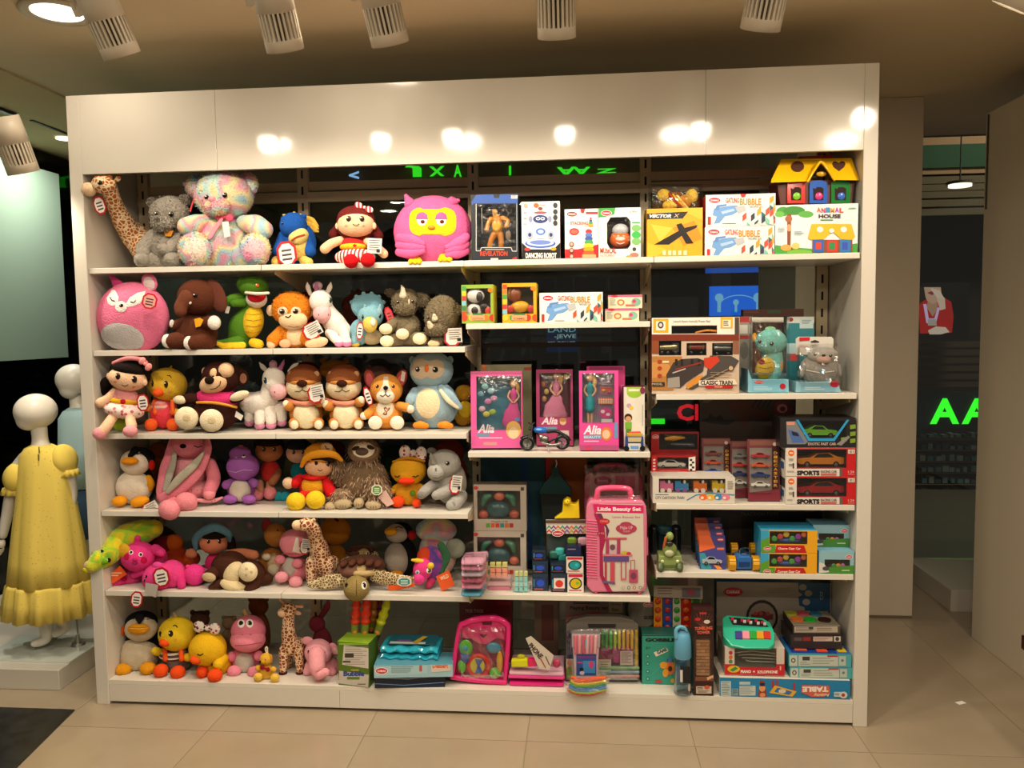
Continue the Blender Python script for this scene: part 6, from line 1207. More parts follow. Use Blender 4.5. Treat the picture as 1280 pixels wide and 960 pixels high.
A.poly([(812,345),(835,345),(830,520),(845,540),(800,540),(812,510)],'#8a4a2c'); A.ell(820,370,20,18,'#a8623a'); A.ell(822,420,12,20,'#d8a070'); A.ell(805,530,30,18,'#e8a850'); A.ell(858,520,22,18,'#f0c870')
for k,(ch,c_) in enumerate(zip('ANIMAL',('#e86a20','#d83a6a','#3a8ac8','#e8a020','#c83ab0','#d84a4a'))): A.text(975 + k * 25,308 + (k % 2) * 3,22,26,ch,c_,bold=.05)
A.text(985,345,122,22,'HOUSE','#4a2a1c',bold=.04); A.lines(995,374,1098,384,1,'#5a8a4a')
A.poly([(945,400),(1050,398),(1165,400),(1185,470),(1170,486),(1110,484),(1060,440),(1010,484),(940,486),(925,478)],'#e8b81c'); A.rect(950,486,1170,552,'#8a4a2c'); [A.rect(x,486,x + 58,554,c_) for x,c_ in ((955,'#2c62b8'),(1030,'#c83a2c'),(1102,'#2c7ac0'))]; [A.rect(x,500,x + 30,540,c_) for x,c_ in ((968,'#d8442c'),(1042,'#2a8a4a'),(1114,'#3a50b8'))]; [A.ell(x,430,18,16,'#f6f2e8') for x in (992,1122)]; A.ell(1056,436,14,12,'#f0f0e8')
A.lines(760,420,800,445,4,'#7a8a8a',.4); A.lines(850,440,905,462,3,'#7a8a8a',.4); A.lines(1150,310,1190,318,1,'#3a9a4a'); t.done(); zt =1.745 + t.h + .001
t =Toy('shape_house','plastic shape sorter house with a yellow roof and three coloured doors','toy',965,.06,zt,kind='plastic')
br ='#5a2618'; rf ='#f0bc14'
t.slab('house_wall',[(752,150),(1192,150),(1172,288),(772,288)],0,190,br,'plastic',bevel=.003)
def roofseg(n,pts,f0,f1):   # sloping roof plate, front eave lower and nearer
    yt =min(p[1] for p in pts); yb =max(p[1] for p in pts); v =[]
    for th in (0,8):
        for x,y in pts: v.append(t.loc(x,y,f1 + (f0 - f1) * (y - yt) / (yb - yt) - th))
    k =len(pts); t.part(n,v,[tuple(range(k))[::-1],tuple(range(k,2 * k))] + [(i,(i + 1) % k,(i + 1) % k + k,i + k) for i in range(k)],M(rf,'gloss'),smooth=False)
roofseg('roof',[(780,36),(995,34),(985,60),(962,100),(925,158),(722,165),(725,148)],45,-40); roofseg('roof',[(1000,34),(1168,30),(1208,140),(1208,152),(1072,150),(1040,100),(1012,60)],45,-40)
t.slab('roof_ridge',[(780,34),(1168,28),(1166,44),(782,50)],-36,120,rf,'gloss',bevel=.002); t.tube('gable_rim',[(925,158,7,50),(965,90,8,30),(998,52,9,15),(1035,90,8,30),(1072,150,7,50)],rf,'gloss')
t.slab('handle',[(880,20),(1065,12),(1068,26),(882,34)],-60,40,'#a8281c','plastic')
def cutout(pts):
    v =[t.loc(x,y,-40 + 85 * (y - 33) / 123 + 4) for x,y in pts]; v2 =[p + np.array([0,.003,0]) for p in v]; k =len(pts); ar =sum(v[i][0] * v[(i + 1) % k][2] - v[(i + 1) % k][0] * v[i][2] for i in range(k))
    if ar < 0: v,v2 =v[::-1],v2[::-1]
    t.part('roof_cutout',v + v2,[tuple(range(k)),tuple(range(k,2 * k))[::-1]] + [(i,i + k,(i + 1) % k + k,(i + 1) % k) for i in range(k)],M('#4a2414','matte'),smooth=False)
cutout([(870 + 36 * math.cos(a),75 + 29 * math.sin(a)) for a in np.linspace(0,2 * math.pi,20)[:-1]])
cutout([(1098,102),(1068,80),(1060,62),(1066,50),(1080,47),(1096,57),(1112,46),(1128,49),(1134,62),(1126,80)])
t.e('yellow_block',1000,118,28,14,'#d8a018',4,10)
for x0,x1,c_,ic in ((812,912,'#d02a1c','#7ac82c'),(935,1035,'#2c62c0','#d83a8c'),(1055,1160,'#1f7a34','#3a6ac8')):
    n =10; cx =(x0 + x1) / 2; w_ =(x1 - x0) / 2
    out =[(x0,280),(x0,170)] + [(cx + w_ * math.cos(math.pi - math.pi * i / n),170 - 18 * math.sin(math.pi * i / n)) for i in range(1,n)] + [(x1,170),(x1,280)]
    d =t.slab('door',out,12,10,c_,'gloss',bevel=.001); t.slab('door_opening',[(x0 + 22,262),(x0 + 20,195),(x0 + 35,200),(x0 + 40,190),(cx + 15,190),(x1 - 22,198),(x1 - 24,262)],13,2,'#2a1410','matte',d)
    t.e('shape_block',cx + 2,240,22,22,ic,10,8,parent=d,kind='plastic')
t.settle()

# ---------------- second shelf, middle column
G(570,330,250)
def window_toy_box(x0,x1,y0,lab,toy):
    t =Carton('figure_box',lab,'toy box',x0,x1,y0,.012,1.511,230,'#d8c83a','#e6a81e' if toy else '#8cae3a',group='small animal window boxes',wins=[(x0 + (x1 - x0) * .14,y0 + 22,x1 - (x1 - x0) * .10,322)],wcol='#b8b098')
    A =t.art; W =x1 - x0
    for k in range(7): A.rect(x0,y0 + 10 + k * 32,x0 + W * .13,y0 + 38 + k * 32,['#4a9a4a','#d84a2c','#7ac0d0','#e8c03a','#e87a2c','#3a7a4a','#c83a3a'][(k * 3 + toy) % 7])
    for k in range(5): A.ell(x0 + 18 + k * W * .22,345,20,22,['#d84a2c','#e8c03a','#4a9a4a','#e87a2c','#c8302c'][(k + toy) % 5])
    A.rect(x0 + W * .27,328,x0 + W * .72,362,'#e8a070'); A.text(x0 + W * .33,346,W * .34,12,'CAMEL' if toy else 'CUTTON','#7a2a1a',bold=.02); A.rect(x0 + W * .34,318,x0 + W * .66,328,'#3a7a3a'); A.ell(x1 - W * .1,y0 + 34,W * .08,15,'#e87a1c')
    return t
t =window_toy_box(38,240,134,'window box with a white and grey toy animal, left end of the middle column shelf',0)
k =t.e('figure',115,300,50,45,'#e8e4dc',-45,32,kind='plastic'); t.e('figure_head',125,205,58,46,'#eeeae2',-35,34,kind='plastic',parent=k.o); t.e('ear',150,212,22,32,'#34302e',-8,14,kind='plastic',parent=k.o); t.e('patch',120,300,22,26,'#34302e',-14,10,kind='plastic',parent=k.o); t.e('head_top',150,158,50,14,'#2a2826',-40,16,kind='plastic',parent=k.o); t.e('paw',180,275,28,24,'#34302e',-30,20,kind='plastic',parent=k.o); t.e('flower',205,300,20,26,'#d84a3a',-20,8,kind='plastic',parent=k.o); t.done()
t =window_toy_box(298,516,124,'yellow window box with a brown headed toy camel beside the grey animal box',1)
k =t.e('figure',410,275,62,38,'#e8a81e',-50,32,kind='plastic'); t.e('figure_head',372,200,32,48,'#8a4a2a',-38,28,kind='plastic',parent=k.o); t.e('neck',350,190,22,45,'#e0a020',-50,22,kind='plastic',parent=k.o); t.e('hump',395,195,22,42,'#8a4a2a',-36,20,kind='plastic',parent=k.o); [t.e('flower',x,290,24,24,'#c83a3a',-15,8,kind='plastic',parent=k.o) for x in (345,480)]; t.done()
t =Carton('bubble_gun_box','white bubble gun box standing alone on the short middle shelf','toy box',536,940,184,.012,1.511,160,'#d8d2c8','#f2efe8',group='bubble gun boxes'); gatling(t.art,536,186,402,190); t.done()
def craftbox(x0,x1,y0,z,lab):
    t =Carton('craft_box',lab,'toy box',x0,x1,y0,.07,z,220,'#c8b8a8','#e0d4bc',group='small white and pink craft boxes'); A =t.art; A.ell(x0 + 80,y0 + 48,24,20,'#d86a2c'); A.ell(x0 + 80,y0 + 48,15,12,'#e8d0a0'); A.lines(x0 + 10,y0 + 20,x0 + 50,y0 + 70,5,'#8a9a7a'); A.ell(x1 - 40,y0 + 45,30,26,'#7ab09a'); A.ell(x1 - 52,y0 + 40,12,12,'#d83a6a'); A.rect(x0,y0,x1,y0 + 12,'#d85a8c'); A.ell(x0 + 40,y0 + 8,22,7,'#c81c3a'); A.rect(x0 + 110,y0 + 60,x0 + 170,y0 + 72,'#c86a4a'); t.done(); return t
t =craftbox(955,1172,287,1.511,'small cream and pink craft box, lower of the two at the middle shelf end'); craftbox(975,1192,200,1.512 + t.h,'small cream and pink craft box, upper of the two at the middle shelf end')

# ---------------- right column, shelf with the train
G(800,320,280)
t =Carton('train_box','brown and white box lettered CLASSIC TRAIN with train windows','toy box',68,566,352,.015,1.242,260,'#6a3a24','#c9b29c',wins=[(108,486,236,570),(266,498,380,570),(412,498,530,570),(180,398,440,446)],wcol='#2a1410'); A =t.art
A.rect(56,352,541,398,'#ece6da'); A.rect(56,398,180,450,'#ece6da'); A.rect(440,398,541,450,'#ece6da'); A.rect(541,352,566,450,'#4a4038'); A.rect(76,360,162,440,'#e8a81c'); A.rect(92,374,146,426,'#efe8da'); A.ell(118,396,17,20,'#3a3a44'); A.ell(118,396,9,11,'#d8d0c8'); A.rect(460,352,530,415,'#e8b02c'); A.rect(472,366,518,408,'#f0e4c8'); A.lines(476,372,514,404,3,'#3a3024'); A.text(190,368,210,16,'Launch Steam Intensify Power Rail','#4a3a30')
A.poly([(56,450),(566,450),(566,486),(56,486)],'#7a2c14'); A.rect(56,486,108,560,'#8a4420'); A.rect(530,486,566,560,'#8a5a44')
A.poly([(56,575),(240,575),(190,768),(56,768)],'#b07838'); A.poly([(56,610),(150,600),(200,680),(56,700)],'#c88c48')
A.poly([(400,570),(520,572),(566,600),(540,640),(300,765),(260,760),(380,680)],'#4a4440'); A.poly([(150,680),(190,610),(240,590),(330,585),(370,600),(360,660),(270,720),(230,755),(155,750)],'#3c3230'); A.poly([(365,585),(440,572),(455,600),(400,650),(368,630)],'#c83a20'); A.poly([(265,735),(325,690),(360,680),(330,730),(270,762)],'#d88a2c'); A.poly([(158,700),(225,690),(228,752),(156,754)],'#9a948c'); [A.rect(x,590,x + 14,628,'#201a18') for x in (200,232,290,330)]; A.line([(200,650),(350,610)],9,'#8a2a20'); A.line([(185,670),(260,645)],7,'#b8b0a4'); A.line([(300,740),(520,640)],4,'#a89880')
[A.ell(112,y,13,11,'#a83a20') for y in (605,642,685)]; A.rect(128,600,165,612,'#e8d4a8'); A.ell(518,642,18,18,'#5a3a24'); A.ell(518,642,12,12,'#c8b090'); A.lines(400,665,550,735,5,'#9a7a5c',.25); A.rect(62,722,140,745,'#2a1c18'); A.text(68,727,62,12,'MODEL','#d8c8a8')
A.poly([(335,712),(540,705),(556,735),(335,742)],'#e4d8c0'); A.text(345,712,182,26,'CLASSIC TRAIN','#3a1a14',bold=.04); A.rect(372,742,530,756,'#b81c20'); A.text(425,744,46,9,'MADE NEW','#f0e0c0')
k =t.tube('locomotive',[(118,525,20,-30),(200,522,22,-30)],'#a8a078','metal'); t.slab('cab',[(185,498),(222,498),(222,548),(185,548)],-15,24,'#6a685a','metal',k); [t.e('wheel',x,556,11,11,'#1a1a1a',-15,5,kind='plastic',parent=k) for x in (125,160,205)]
k =t.tube('tank_wagon',[(285,522,18,-30),(362,522,18,-30)],'#8a2c24','plastic'); [t.e('band',x,522,4,22,'#4a8a3c',-28,20,parent=k,kind='plastic') for x in (285,360)]; [t.e('wheel',x,556,10,10,'#1a1a1a',-15,5,kind='plastic',parent=k) for x in (295,350)]
k =t.tube('passenger_wagon',[(430,530,20,-30),(515,530,20,-30)],'#6a6c68','metal'); t.slab('wagon_roof',[(420,512),(525,512),(518,500),(428,500)],-15,28,'#8a8c88','metal',k); [t.e('wheel',x,560,10,10,'#1a1a1a',-15,5,kind='plastic',parent=k) for x in (440,505)]
t.tube('track_part',[(320,440,6,-20),(380,428,7,-18),(440,432,8,-16)],'#e88c1c','plastic'); t.done()
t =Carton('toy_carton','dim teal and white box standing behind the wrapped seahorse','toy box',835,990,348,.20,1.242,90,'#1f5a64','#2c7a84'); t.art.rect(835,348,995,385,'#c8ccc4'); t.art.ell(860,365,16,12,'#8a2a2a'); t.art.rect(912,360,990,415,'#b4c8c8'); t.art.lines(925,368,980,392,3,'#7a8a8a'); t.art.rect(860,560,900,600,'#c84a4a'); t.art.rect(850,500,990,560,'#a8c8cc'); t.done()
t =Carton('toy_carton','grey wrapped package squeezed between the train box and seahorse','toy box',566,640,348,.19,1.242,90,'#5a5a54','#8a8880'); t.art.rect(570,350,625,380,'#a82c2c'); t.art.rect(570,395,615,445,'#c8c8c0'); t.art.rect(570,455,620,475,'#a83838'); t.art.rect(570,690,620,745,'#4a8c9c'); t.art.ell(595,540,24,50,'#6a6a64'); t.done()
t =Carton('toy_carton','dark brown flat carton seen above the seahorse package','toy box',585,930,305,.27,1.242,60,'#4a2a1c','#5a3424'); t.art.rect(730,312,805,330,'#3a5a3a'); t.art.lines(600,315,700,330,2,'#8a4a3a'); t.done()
t =Toy('seahorse_package','clear wrapped turquoise plush seahorse on a pale blue tray','toy package',735,.10,1.242); c ='#7cc4bc'
t.slab('tray',[(618,640),(640,700),(850,700),(852,776),(618,776)],110,200,'#7fbcd0','card',bevel=.002); A =Art(t,111); A.rect(640,704,832,770,'#74b4cc'); A.ell(680,716,28,10,'#c8202c'); A.text(655,710,50,10,'TOYCO','#f4e0e0'); A.ell(815,740,17,17,'#b8182c'); A.lines(650,740,760,765,3,'#c8e0e8',.35); A.build()
h =t.e('head',748,485,88,72,c,60,60); t.eye(h,684,484,11); t.eye(h,753,496,11); t.tube('body',[(755,560,58,30),(765,620,52,30),(750,680,45,40),(720,710,30,50)],c); b_ =t.e('belly',715,635,52,65,'#c8a83c',70,36,rot=20); [t.stitch(b_,[(680,600 + k * 30),(715,608 + k * 30),(755,600 + k * 30)],2,'#8a7424') for k in range(3)]; t.patch(b_,'badge',695,600,18,16,'#8a2a3a')
for x,y in ((655,460),(822,480)): t.e('ear',x,y,14,26,'#e0a030',55,10)
t.e('fin',797,625,18,40,'#ee8a24',60,12,rot=8); t.e('crest',745,412,30,14,'#8ad0a0',50,14); film_wrap(t,622,342,855,700,0,150); t.slab('header_card',[(640,345),(820,345),(822,375),(636,375)],60,2,'#c8c4b8'); t.settle()
t =Toy('seal_package','clear wrapped grey plush seal on a pale blue tray','toy package',1022,.10,1.242); c ='#9a9690'
t.slab('tray',[(892,715),(925,720),(1128,712),(1152,775),(890,776)],100,180,'#8abccc','card',bevel=.002); A =Art(t,101); A.rect(918,738,1120,770,'#7aaec4'); A.ell(1112,728,26,20,'#b81c38'); A.lines(940,745,1060,765,2,'#c8e0e8',.35); A.build()
t.slab('header_card',[(890,470),(905,458),(1095,458),(1106,472),(1106,560),(890,560)],20,2,'#d8d2c8'); t.slab('brand_label',[(912,462),(970,460),(970,478),(912,482)],24,2,'#c81c2c'); t.slab('hang_slot',[(975,485),(1000,476),(1024,485),(1022,490),(978,490)],24,1,'#2a2420','matte')
b_ =t.e('body',1030,640,112,90,c,30,65); h =t.e('head',1045,565,85,50,'#a8a49c',60,45); t.e('muzzle',1050,588,40,22,'#d0a89a',98,20); t.eye(h,1002,558,8); t.eye(h,1090,565,9); t.e('nose',1050,565,10,7,'#201818',108,6); t.e('bow',1042,655,16,10,'#4aa8b0',96,8); t.stitch(b_,[(950,650),(1030,665),(1110,655)],3,'#d8d4cc'); t.e('flipper',925,650,20,45,c,60,18,rot=15); t.e('flipper',1130,640,16,45,c,60,18,rot=-15); film_wrap(t,895,495,1148,745,0,135); t.settle()
# ================================================================ dolls' shelf, vehicles, trolley bags
G(580,435,240)
ALIA =dict(bold=.03,shear=.25)
def dollbox(name,label,x0,x1,y0,Y,depth,yaw,pitch,seed,wins=None,y1=None,side='#c8508a',front='#d8589a',wc='#3f86a0'):
    t =Carton(name,label,'toy box',x0,x1,y0,Y,1.027,depth,side,front,yaw=yaw,pitch=pitch,group='fashion doll boxes',wins=wins or [],wcol=wc,y1=y1)
    for w_ in wins or []:      # the moulded clear front stands proud of the card and bulges
        n =12; v =[t.loc(w_[0] + (w_[2] - w_[0]) * i / n,w_[1] + (w_[3] - w_[1]) * j / n,3 + 26 * (max(0,math.sin(math.pi * i / n) * math.sin(math.pi * j / n)) ** .35) + rng.uniform(-.5,.5)) for j in range(n + 1) for i in range(n + 1)]
        mk('clear_front',v,[(j * (n + 1) + i,(j + 1) * (n + 1) + i,(j + 1) * (n + 1) + i + 1,j * (n + 1) + i + 1) for j in range(n) for i in range(n)],M('#ffffff','film'),t.root,True)
    return t
def minidoll(t,cx,ty,by,f,hair,dress,skin='#e8b890',skirt=None,arms=0):
    H =by - ty; b_ =t.tube('doll',[(cx,ty + H * .22,H * .03,f),(cx,ty + H * .3,H * .075,f),(cx,ty + H * .45,H * .055,f)],dress,'matte')
    t.e('doll_head',cx,ty + H * .12,H * .065,H * .085,skin,f,parent=b_,kind='matte'); t.e('doll_hair',cx + H * .01,ty + H * .1,H * .085,H * .105,hair,f - H * .05,parent=b_,kind='matte'); t.tube('doll_hair',[(cx + H * .06,ty + H * .1,H * .04,f - 8),(cx + H * .09,ty + H * .2,H * .05,f - 8),(cx + H * .08,ty + H * .3,H * .03,f - 8)],hair,'matte',b_)
    for s_ in (-1,1): t.tube('doll_arm',[(cx + s_ * H * .07,ty + H * .27,H * .022,f),(cx + s_ * H * .11,ty + H * .38,H * .02,f + 4),(cx + s_ * H * .02,ty + H * .5,H * .018,f + 12)],skin,'matte',b_)
    if skirt: k =t.tube('doll_skirt',[(cx,ty + H * .47,H * .06,f),(cx,ty + H * .58,skirt * .5,f),(cx - skirt * .1,ty + H * .74,skirt * .85,f),(cx - skirt * .1,ty + H * .88,skirt,f)],dress,'matte',b_,flat=.3)
    else:
        t.tube('doll_skirt',[(cx,ty + H * .45,H * .06,f),(cx,ty + H * .58,H * .1,f),(cx,ty + H * .72,H * .1,f)],dress,'gloss',b_); [t.tube('doll_leg',[(cx + s_ * H * .035,ty + H * .72,H * .03,f),(cx + s_ * H * .03,by,H * .02,f)],skin,'matte',b_) for s_ in (-1,1)]
    return b_
t =dollbox('doll_box','big pink fashion doll box with strong glare, left of the three',48,392,168,.05,120,.05,.10,0,wins=[(85,200,380,560)],side='#7a5a7a'); A =t.art
A.text(92,522,110,58,'Alia','#f4e4ec',**ALIA); A.rect(88,585,170,605,'#6a90b0'); A.lines(100,610,260,622,1,'#f0d0e0'); A.rect(130,640,220,662,'#c88a8a'); A.ell(330,560,50,60,'#e0b060'); A.ell(330,580,34,40,'#eec8a0'); A.ell(355,490,16,12,'#4a8ac8'); A.rect(45,168,392,185,'#b0507a')
minidoll(t,330,215,540,-40,'#d8a04a','#e0509a',skirt=70)
for x,y,c_ in ((140,270,'#8ac8c8'),(160,370,'#e08ac0'),(150,455,'#d8d060'),(120,420,'#f0c8d8'),(190,440,'#a8c850'),(180,300,'#b0d8e0'),(110,320,'#7ab0c8'),(200,350,'#e0a0c8')): t.e('doll_accessory',x,y,24,20,c_,-30,10,kind='gloss')
t.done()
t =Carton('toy_carton','olive and cream box edge showing above the left doll box','toy box',120,455,112,.20,1.027,60,'#4a4a34','#8c8a68',); t.art.rect(120,112,150,150,'#c86a3a'); t.art.rect(400,130,450,150,'#a83a3a'); t.done()
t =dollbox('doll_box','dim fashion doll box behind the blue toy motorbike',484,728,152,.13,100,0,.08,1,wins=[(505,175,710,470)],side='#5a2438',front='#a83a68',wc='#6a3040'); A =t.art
A.text(515,470,110,50,'Alia','#f4dce6',**ALIA); A.rect(530,535,620,552,'#6a90b0'); A.ell(660,500,22,24,'#e8c098'); A.ell(660,488,24,14,'#b8884a'); A.rect(640,560,700,610,'#d8c8c8'); minidoll(t,615,150,500,-40,'#d8a850','#e88ab0',skirt=85); [t.e('doll_accessory',x,y,16,20,c_,-30,10,kind='gloss') for x,y,c_ in ((530,250,'#c87a3a'),(550,300,'#d8b060'),(680,200,'#e8b840'),(535,350,'#c89060'))]; t.done()
t =dollbox('doll_box','pink doll box edge standing behind the turquoise dressed doll',822,1075,125,.12,60,0,.04,2,side='#b83a78',front='#c03a7c'); t.art.rect(835,130,1060,150,'#8a2a5a'); t.art.rect(1045,250,1070,560,'#d86aa0'); t.done()
t =dollbox('doll_box','pink doll box with a blonde doll in a turquoise sequin dress',770,1032,158,.02,90,0,.06,3,wins=[(790,175,1002,505)],side='#c8408a',front='#e0489a',wc='#a890b0'); A =t.art
A.text(795,522,120,62,'Alia','#f8ecf2',**ALIA); A.rect(798,590,915,612,'#58a8c8'); A.text(802,593,108,16,'BEAUTY','#e8f4f8'); A.ell(950,580,38,46,'#d87a3a'); A.ell(948,582,26,30,'#f0c0a0'); A.rect(1003,505,1025,610,'#5a9ac8'); A.lines(800,625,930,640,1,'#f4c8e0'); A.rect(776,655,1026,690,'#a8507c'); A.ell(830,675,22,14,'#c83a5a')
minidoll(t,840,165,505,-30,'#e0b068','#2a9aa8')
A2 =Art(t,-38,name='backing_print'); A2.rect(900,340,995,380,'#e8742c'); [A2.line([(900 + k * 16,340),(900 + k * 16,380)],4,'#f8e8d0') for k in range(6)]; A2.line([(900,353),(995,353)],4,'#f8e8d0'); A2.line([(900,367),(995,367)],4,'#f8e8d0'); A2.ell(945,440,42,36,'#d83a8a'); A2.ell(925,430,14,12,'#f8e0ec'); A2.ell(960,450,14,10,'#f8e0ec'); A2.lines(915,190,990,260,5,'#b8a8b8'); A2.lines(910,265,990,320,4,'#d8583a'); A2.rect(915,480,990,505,'#e8e4e8'); A2.build()
[t.e('doll_accessory',x,y,12,10,c_,-28,8,kind='gloss') for x,y,c_ in ((925,215,'#d8d0d8'),(965,235,'#c8a8c0'),(930,290,'#e8a840'),(970,300,'#d84a3a'))]; t.done()
t =Carton('toy_carton','tall white box with a boy in green printed on it','toy box',1066,1205,262,.05,1.027,150,'#6a1c3a','#e6e2d4'); A =t.art; A.rect(1080,245,1195,265,'#f0ece0'); A.ell(1135,300,50,34,'#9ac83a',a0=0,a1=360); A.rect(1085,262,1188,300,'#a8cc48'); A.rect(1098,275,1170,290,'#e8f0d0'); A.ell(1190,285,16,24,'#8a2a5a'); A.ell(1100,385,16,14,'#c8a0c8'); A.ell(1115,400,14,12,'#e8c840')
A.ell(1095,465,26,26,'#3a2218'); A.ell(1095,474,20,18,'#d8a070'); A.rect(1075,495,1118,540,'#7ab83a'); A.rect(1080,540,1115,580,'#5a8a2a'); A.line([(1190,380),(1190,520)],5,'#b8b0a8'); t.done()
t =Toy('toy_robot_car','small blue and white toy truck at the right end of the doll shelf','toy car',1137,.03,1.027,kind='plastic')
t.slab('body',[(1078,590),(1195,590),(1200,680),(1075,680)],0,110,'#2c4a8c','plastic',bevel=.002); t.slab('bonnet',[(1095,640),(1178,640),(1182,686),(1092,686)],12,12,'#d8d4cc','plastic',bevel=.001); t.slab('windscreen',[(1092,598),(1184,598),(1178,628),(1096,628)],5,4,'#c8b888','gloss'); t.slab('roof',[(1085,572),(1190,572),(1186,592),(1088,592)],-5,80,'#c8a03a','plastic',bevel=.001); t.tube('light_bar',[(1105,568,9,-30),(1170,566,9,-30)],'#c83a2c')
for x in (1083,1190): mb =MB(); c_ =t.loc(x,672,14); mb.cyl((c_[0],c_[1] - .004,c_[2]),18 * t.S,.012,M('#15161c','plastic'),16,1); t.mv.append(c_[2] - 18 * t.S); mb.build('wheel',t.root)
t.slab('grille',[(1110,655),(1165,655),(1162,676),(1113,676)],14,3,'#6a9ad8','gloss'); t.settle(0)
# motorbike
t =Toy('toy_motorbike','black toy motorbike with a bright blue tank on the doll shelf','toy motorbike',545,.025,1.027,kind='plastic'); bk ='#15161a'
fr =t.tube('frame',[(470,530,5,0),(500,590,7,0),(545,640,8,0),(600,610,7,0),(650,625,6,0)],bk)
def torus(t,name,cx,cy,R_,r,col,parent=None):
    c =t.loc(cx,cy); v,F =[],[]; n,m =28,8
    for i in range(n):
        a =2 * math.pi * i / n
        for j in range(m): b =2 * math.pi * j / m; q =R_ * t.S + r * t.S * math.cos(b); v.append((c[0] + q * math.cos(a),c[1] + r * t.S * .9 * math.sin(b),c[2] + q * math.sin(a)))
    for i in range(n):
        for j in range(m): F.append((i * m + j,i * m + (j + 1) % m,((i + 1) % n) * m + (j + 1) % m,((i + 1) % n) * m + j))
    o =mk(name,v,F,M(col,'plastic'),parent or t.root,True); t.mv.append(min(p[2] for p in v)); return o
for cx,cy in ((422,637),(655,630)):
    w_ =torus(t,'wheel',cx,cy,40,11,bk); torus(t,'rim',cx,cy,27,3,'#8a8c90',w_)
    for k in range(5):
        a =k * 1.2566 + .4; t.tube('spoke',[(cx,cy,4,0),(cx + 28 * math.cos(a),cy + 28 * math.sin(a),3,0)],'#8a8c90','metal',w_)
t.tube('fork',[(422,637,5,10),(455,530,5,10),(448,510,4,10)],'#7a7c80','metal'); t.tube('handlebar',[(430,500,4,45),(450,512,4,20),(450,512,4,-20),(470,500,4,-40)],bk)
k =t.e('tank',510,550,48,22,'#1c6ac8',0,20,kind='gloss',rot=4); t.patch(k,'tank_stripe',500,545,20,6,'#7ab4f0',kind='gloss'); t.tube('seat',[(560,560,13,0),(610,556,12,0),(660,575,9,0),(700,600,6,0)],bk); t.tube('mudguard',[(630,580,8,0),(680,585,9,0),(708,615,6,0)],bk); t.tube('mudguard',[(380,600,7,0),(420,585,8,0),(455,600,6,0)],bk)
t.e('engine',535,612,32,28,'#8c8a84',0,20,kind='metal'); t.e('cylinder_block',515,590,18,14,'#b8b6b0',0,22,kind='metal'); t.tube('exhaust',[(520,632,6,18),(580,648,8,18),(640,640,8,18)],'#a8a6a0','metal'); t.e('headlamp',440,540,12,14,'#2a2c30',0,14); t.tube('kick_stand',[(550,640,4,10),(555,665,4,25),(568,690,4,40)],'#8a8c90','metal'); t.settle(0)

# ---------------- right column: car shelf
G(800,490,280); z =SH['C4']
t =Carton('dinosaur_carton','big dark brown carton with a tree line printed behind the cars','toy box',340,885,36,.29,z,60,'#2c2420','#4a3c34',y1=400); A =t.art; A.poly([(490,60),(560,40),(640,60),(740,110),(720,160),(640,140),(600,200),(540,150)],'#5a3020'); A.poly([(350,165),(390,150),(400,120),(430,150),(460,130),(480,160),(550,165),(500,190),(400,180)],'#1c1814'); [A.line([(640 + k * 28,90),(670 + k * 28,40)],7,'#241c18') for k in range(4)]; A.lines(360,48,410,66,2,'#8a7a70'); A.poly([(770,60),(830,50),(870,90),(880,150),(770,140)],'#8a2c3c'); A.ell(812,95,30,26,'#c89aa0'); A.ell(815,98,16,14,'#8a2c3c'); t.done()
t =Carton('helicopter_box','dark red window box with a yellow helicopter behind the white car box','toy box',64,335,228,.19,z,120,'#3a0c0e','#8a1c1c',y1=500,wins=[(108,240,330,330)],wcol='#1a1616'); A =t.art; A.rect(64,232,110,350,'#a81c20'); logo(A,88,258,20,12); k =t.tube('helicopter',[(150,268,12,-40),(190,262,20,-40),(250,262,8,-40)],'#d8a02c','plastic'); t.tube('rotor',[(140,248,3,-40),(235,250,3,-40)],'#c8b068','plastic',k); t.tube('skid',[(180,300,10,-40),(300,305,16,-40)],'#3a3c3c','plastic',k); t.done()
t =Carton('car_box','red window box with a small white toy car','toy box',66,318,364,.13,z,150,'#b01c20','#a81a1e',y1=520,wins=[(100,376,278,440)],wcol='#3a1414'); A =t.art; A.rect(66,364,92,480,'#c82024'); [A.rect(74,y,88,y + 10,'#f0d0c8') for y in (384,402,420,438)]; A.poly([(278,375),(316,370),(316,450),(278,450)],'#e8e4dc'); [A.rect(284 + 12 * (k % 2),384 + 14 * k,298 + 12 * (k % 2),396 + 14 * k,'#1c1a1a') for k in range(5)]; A.rect(240,458,300,474,'#c88a3a'); A.lines(110,450,230,462,2,'#d8706a'); toycar(t,100,262,436,388,-30,'#ece8e0',flip=True); t.done()
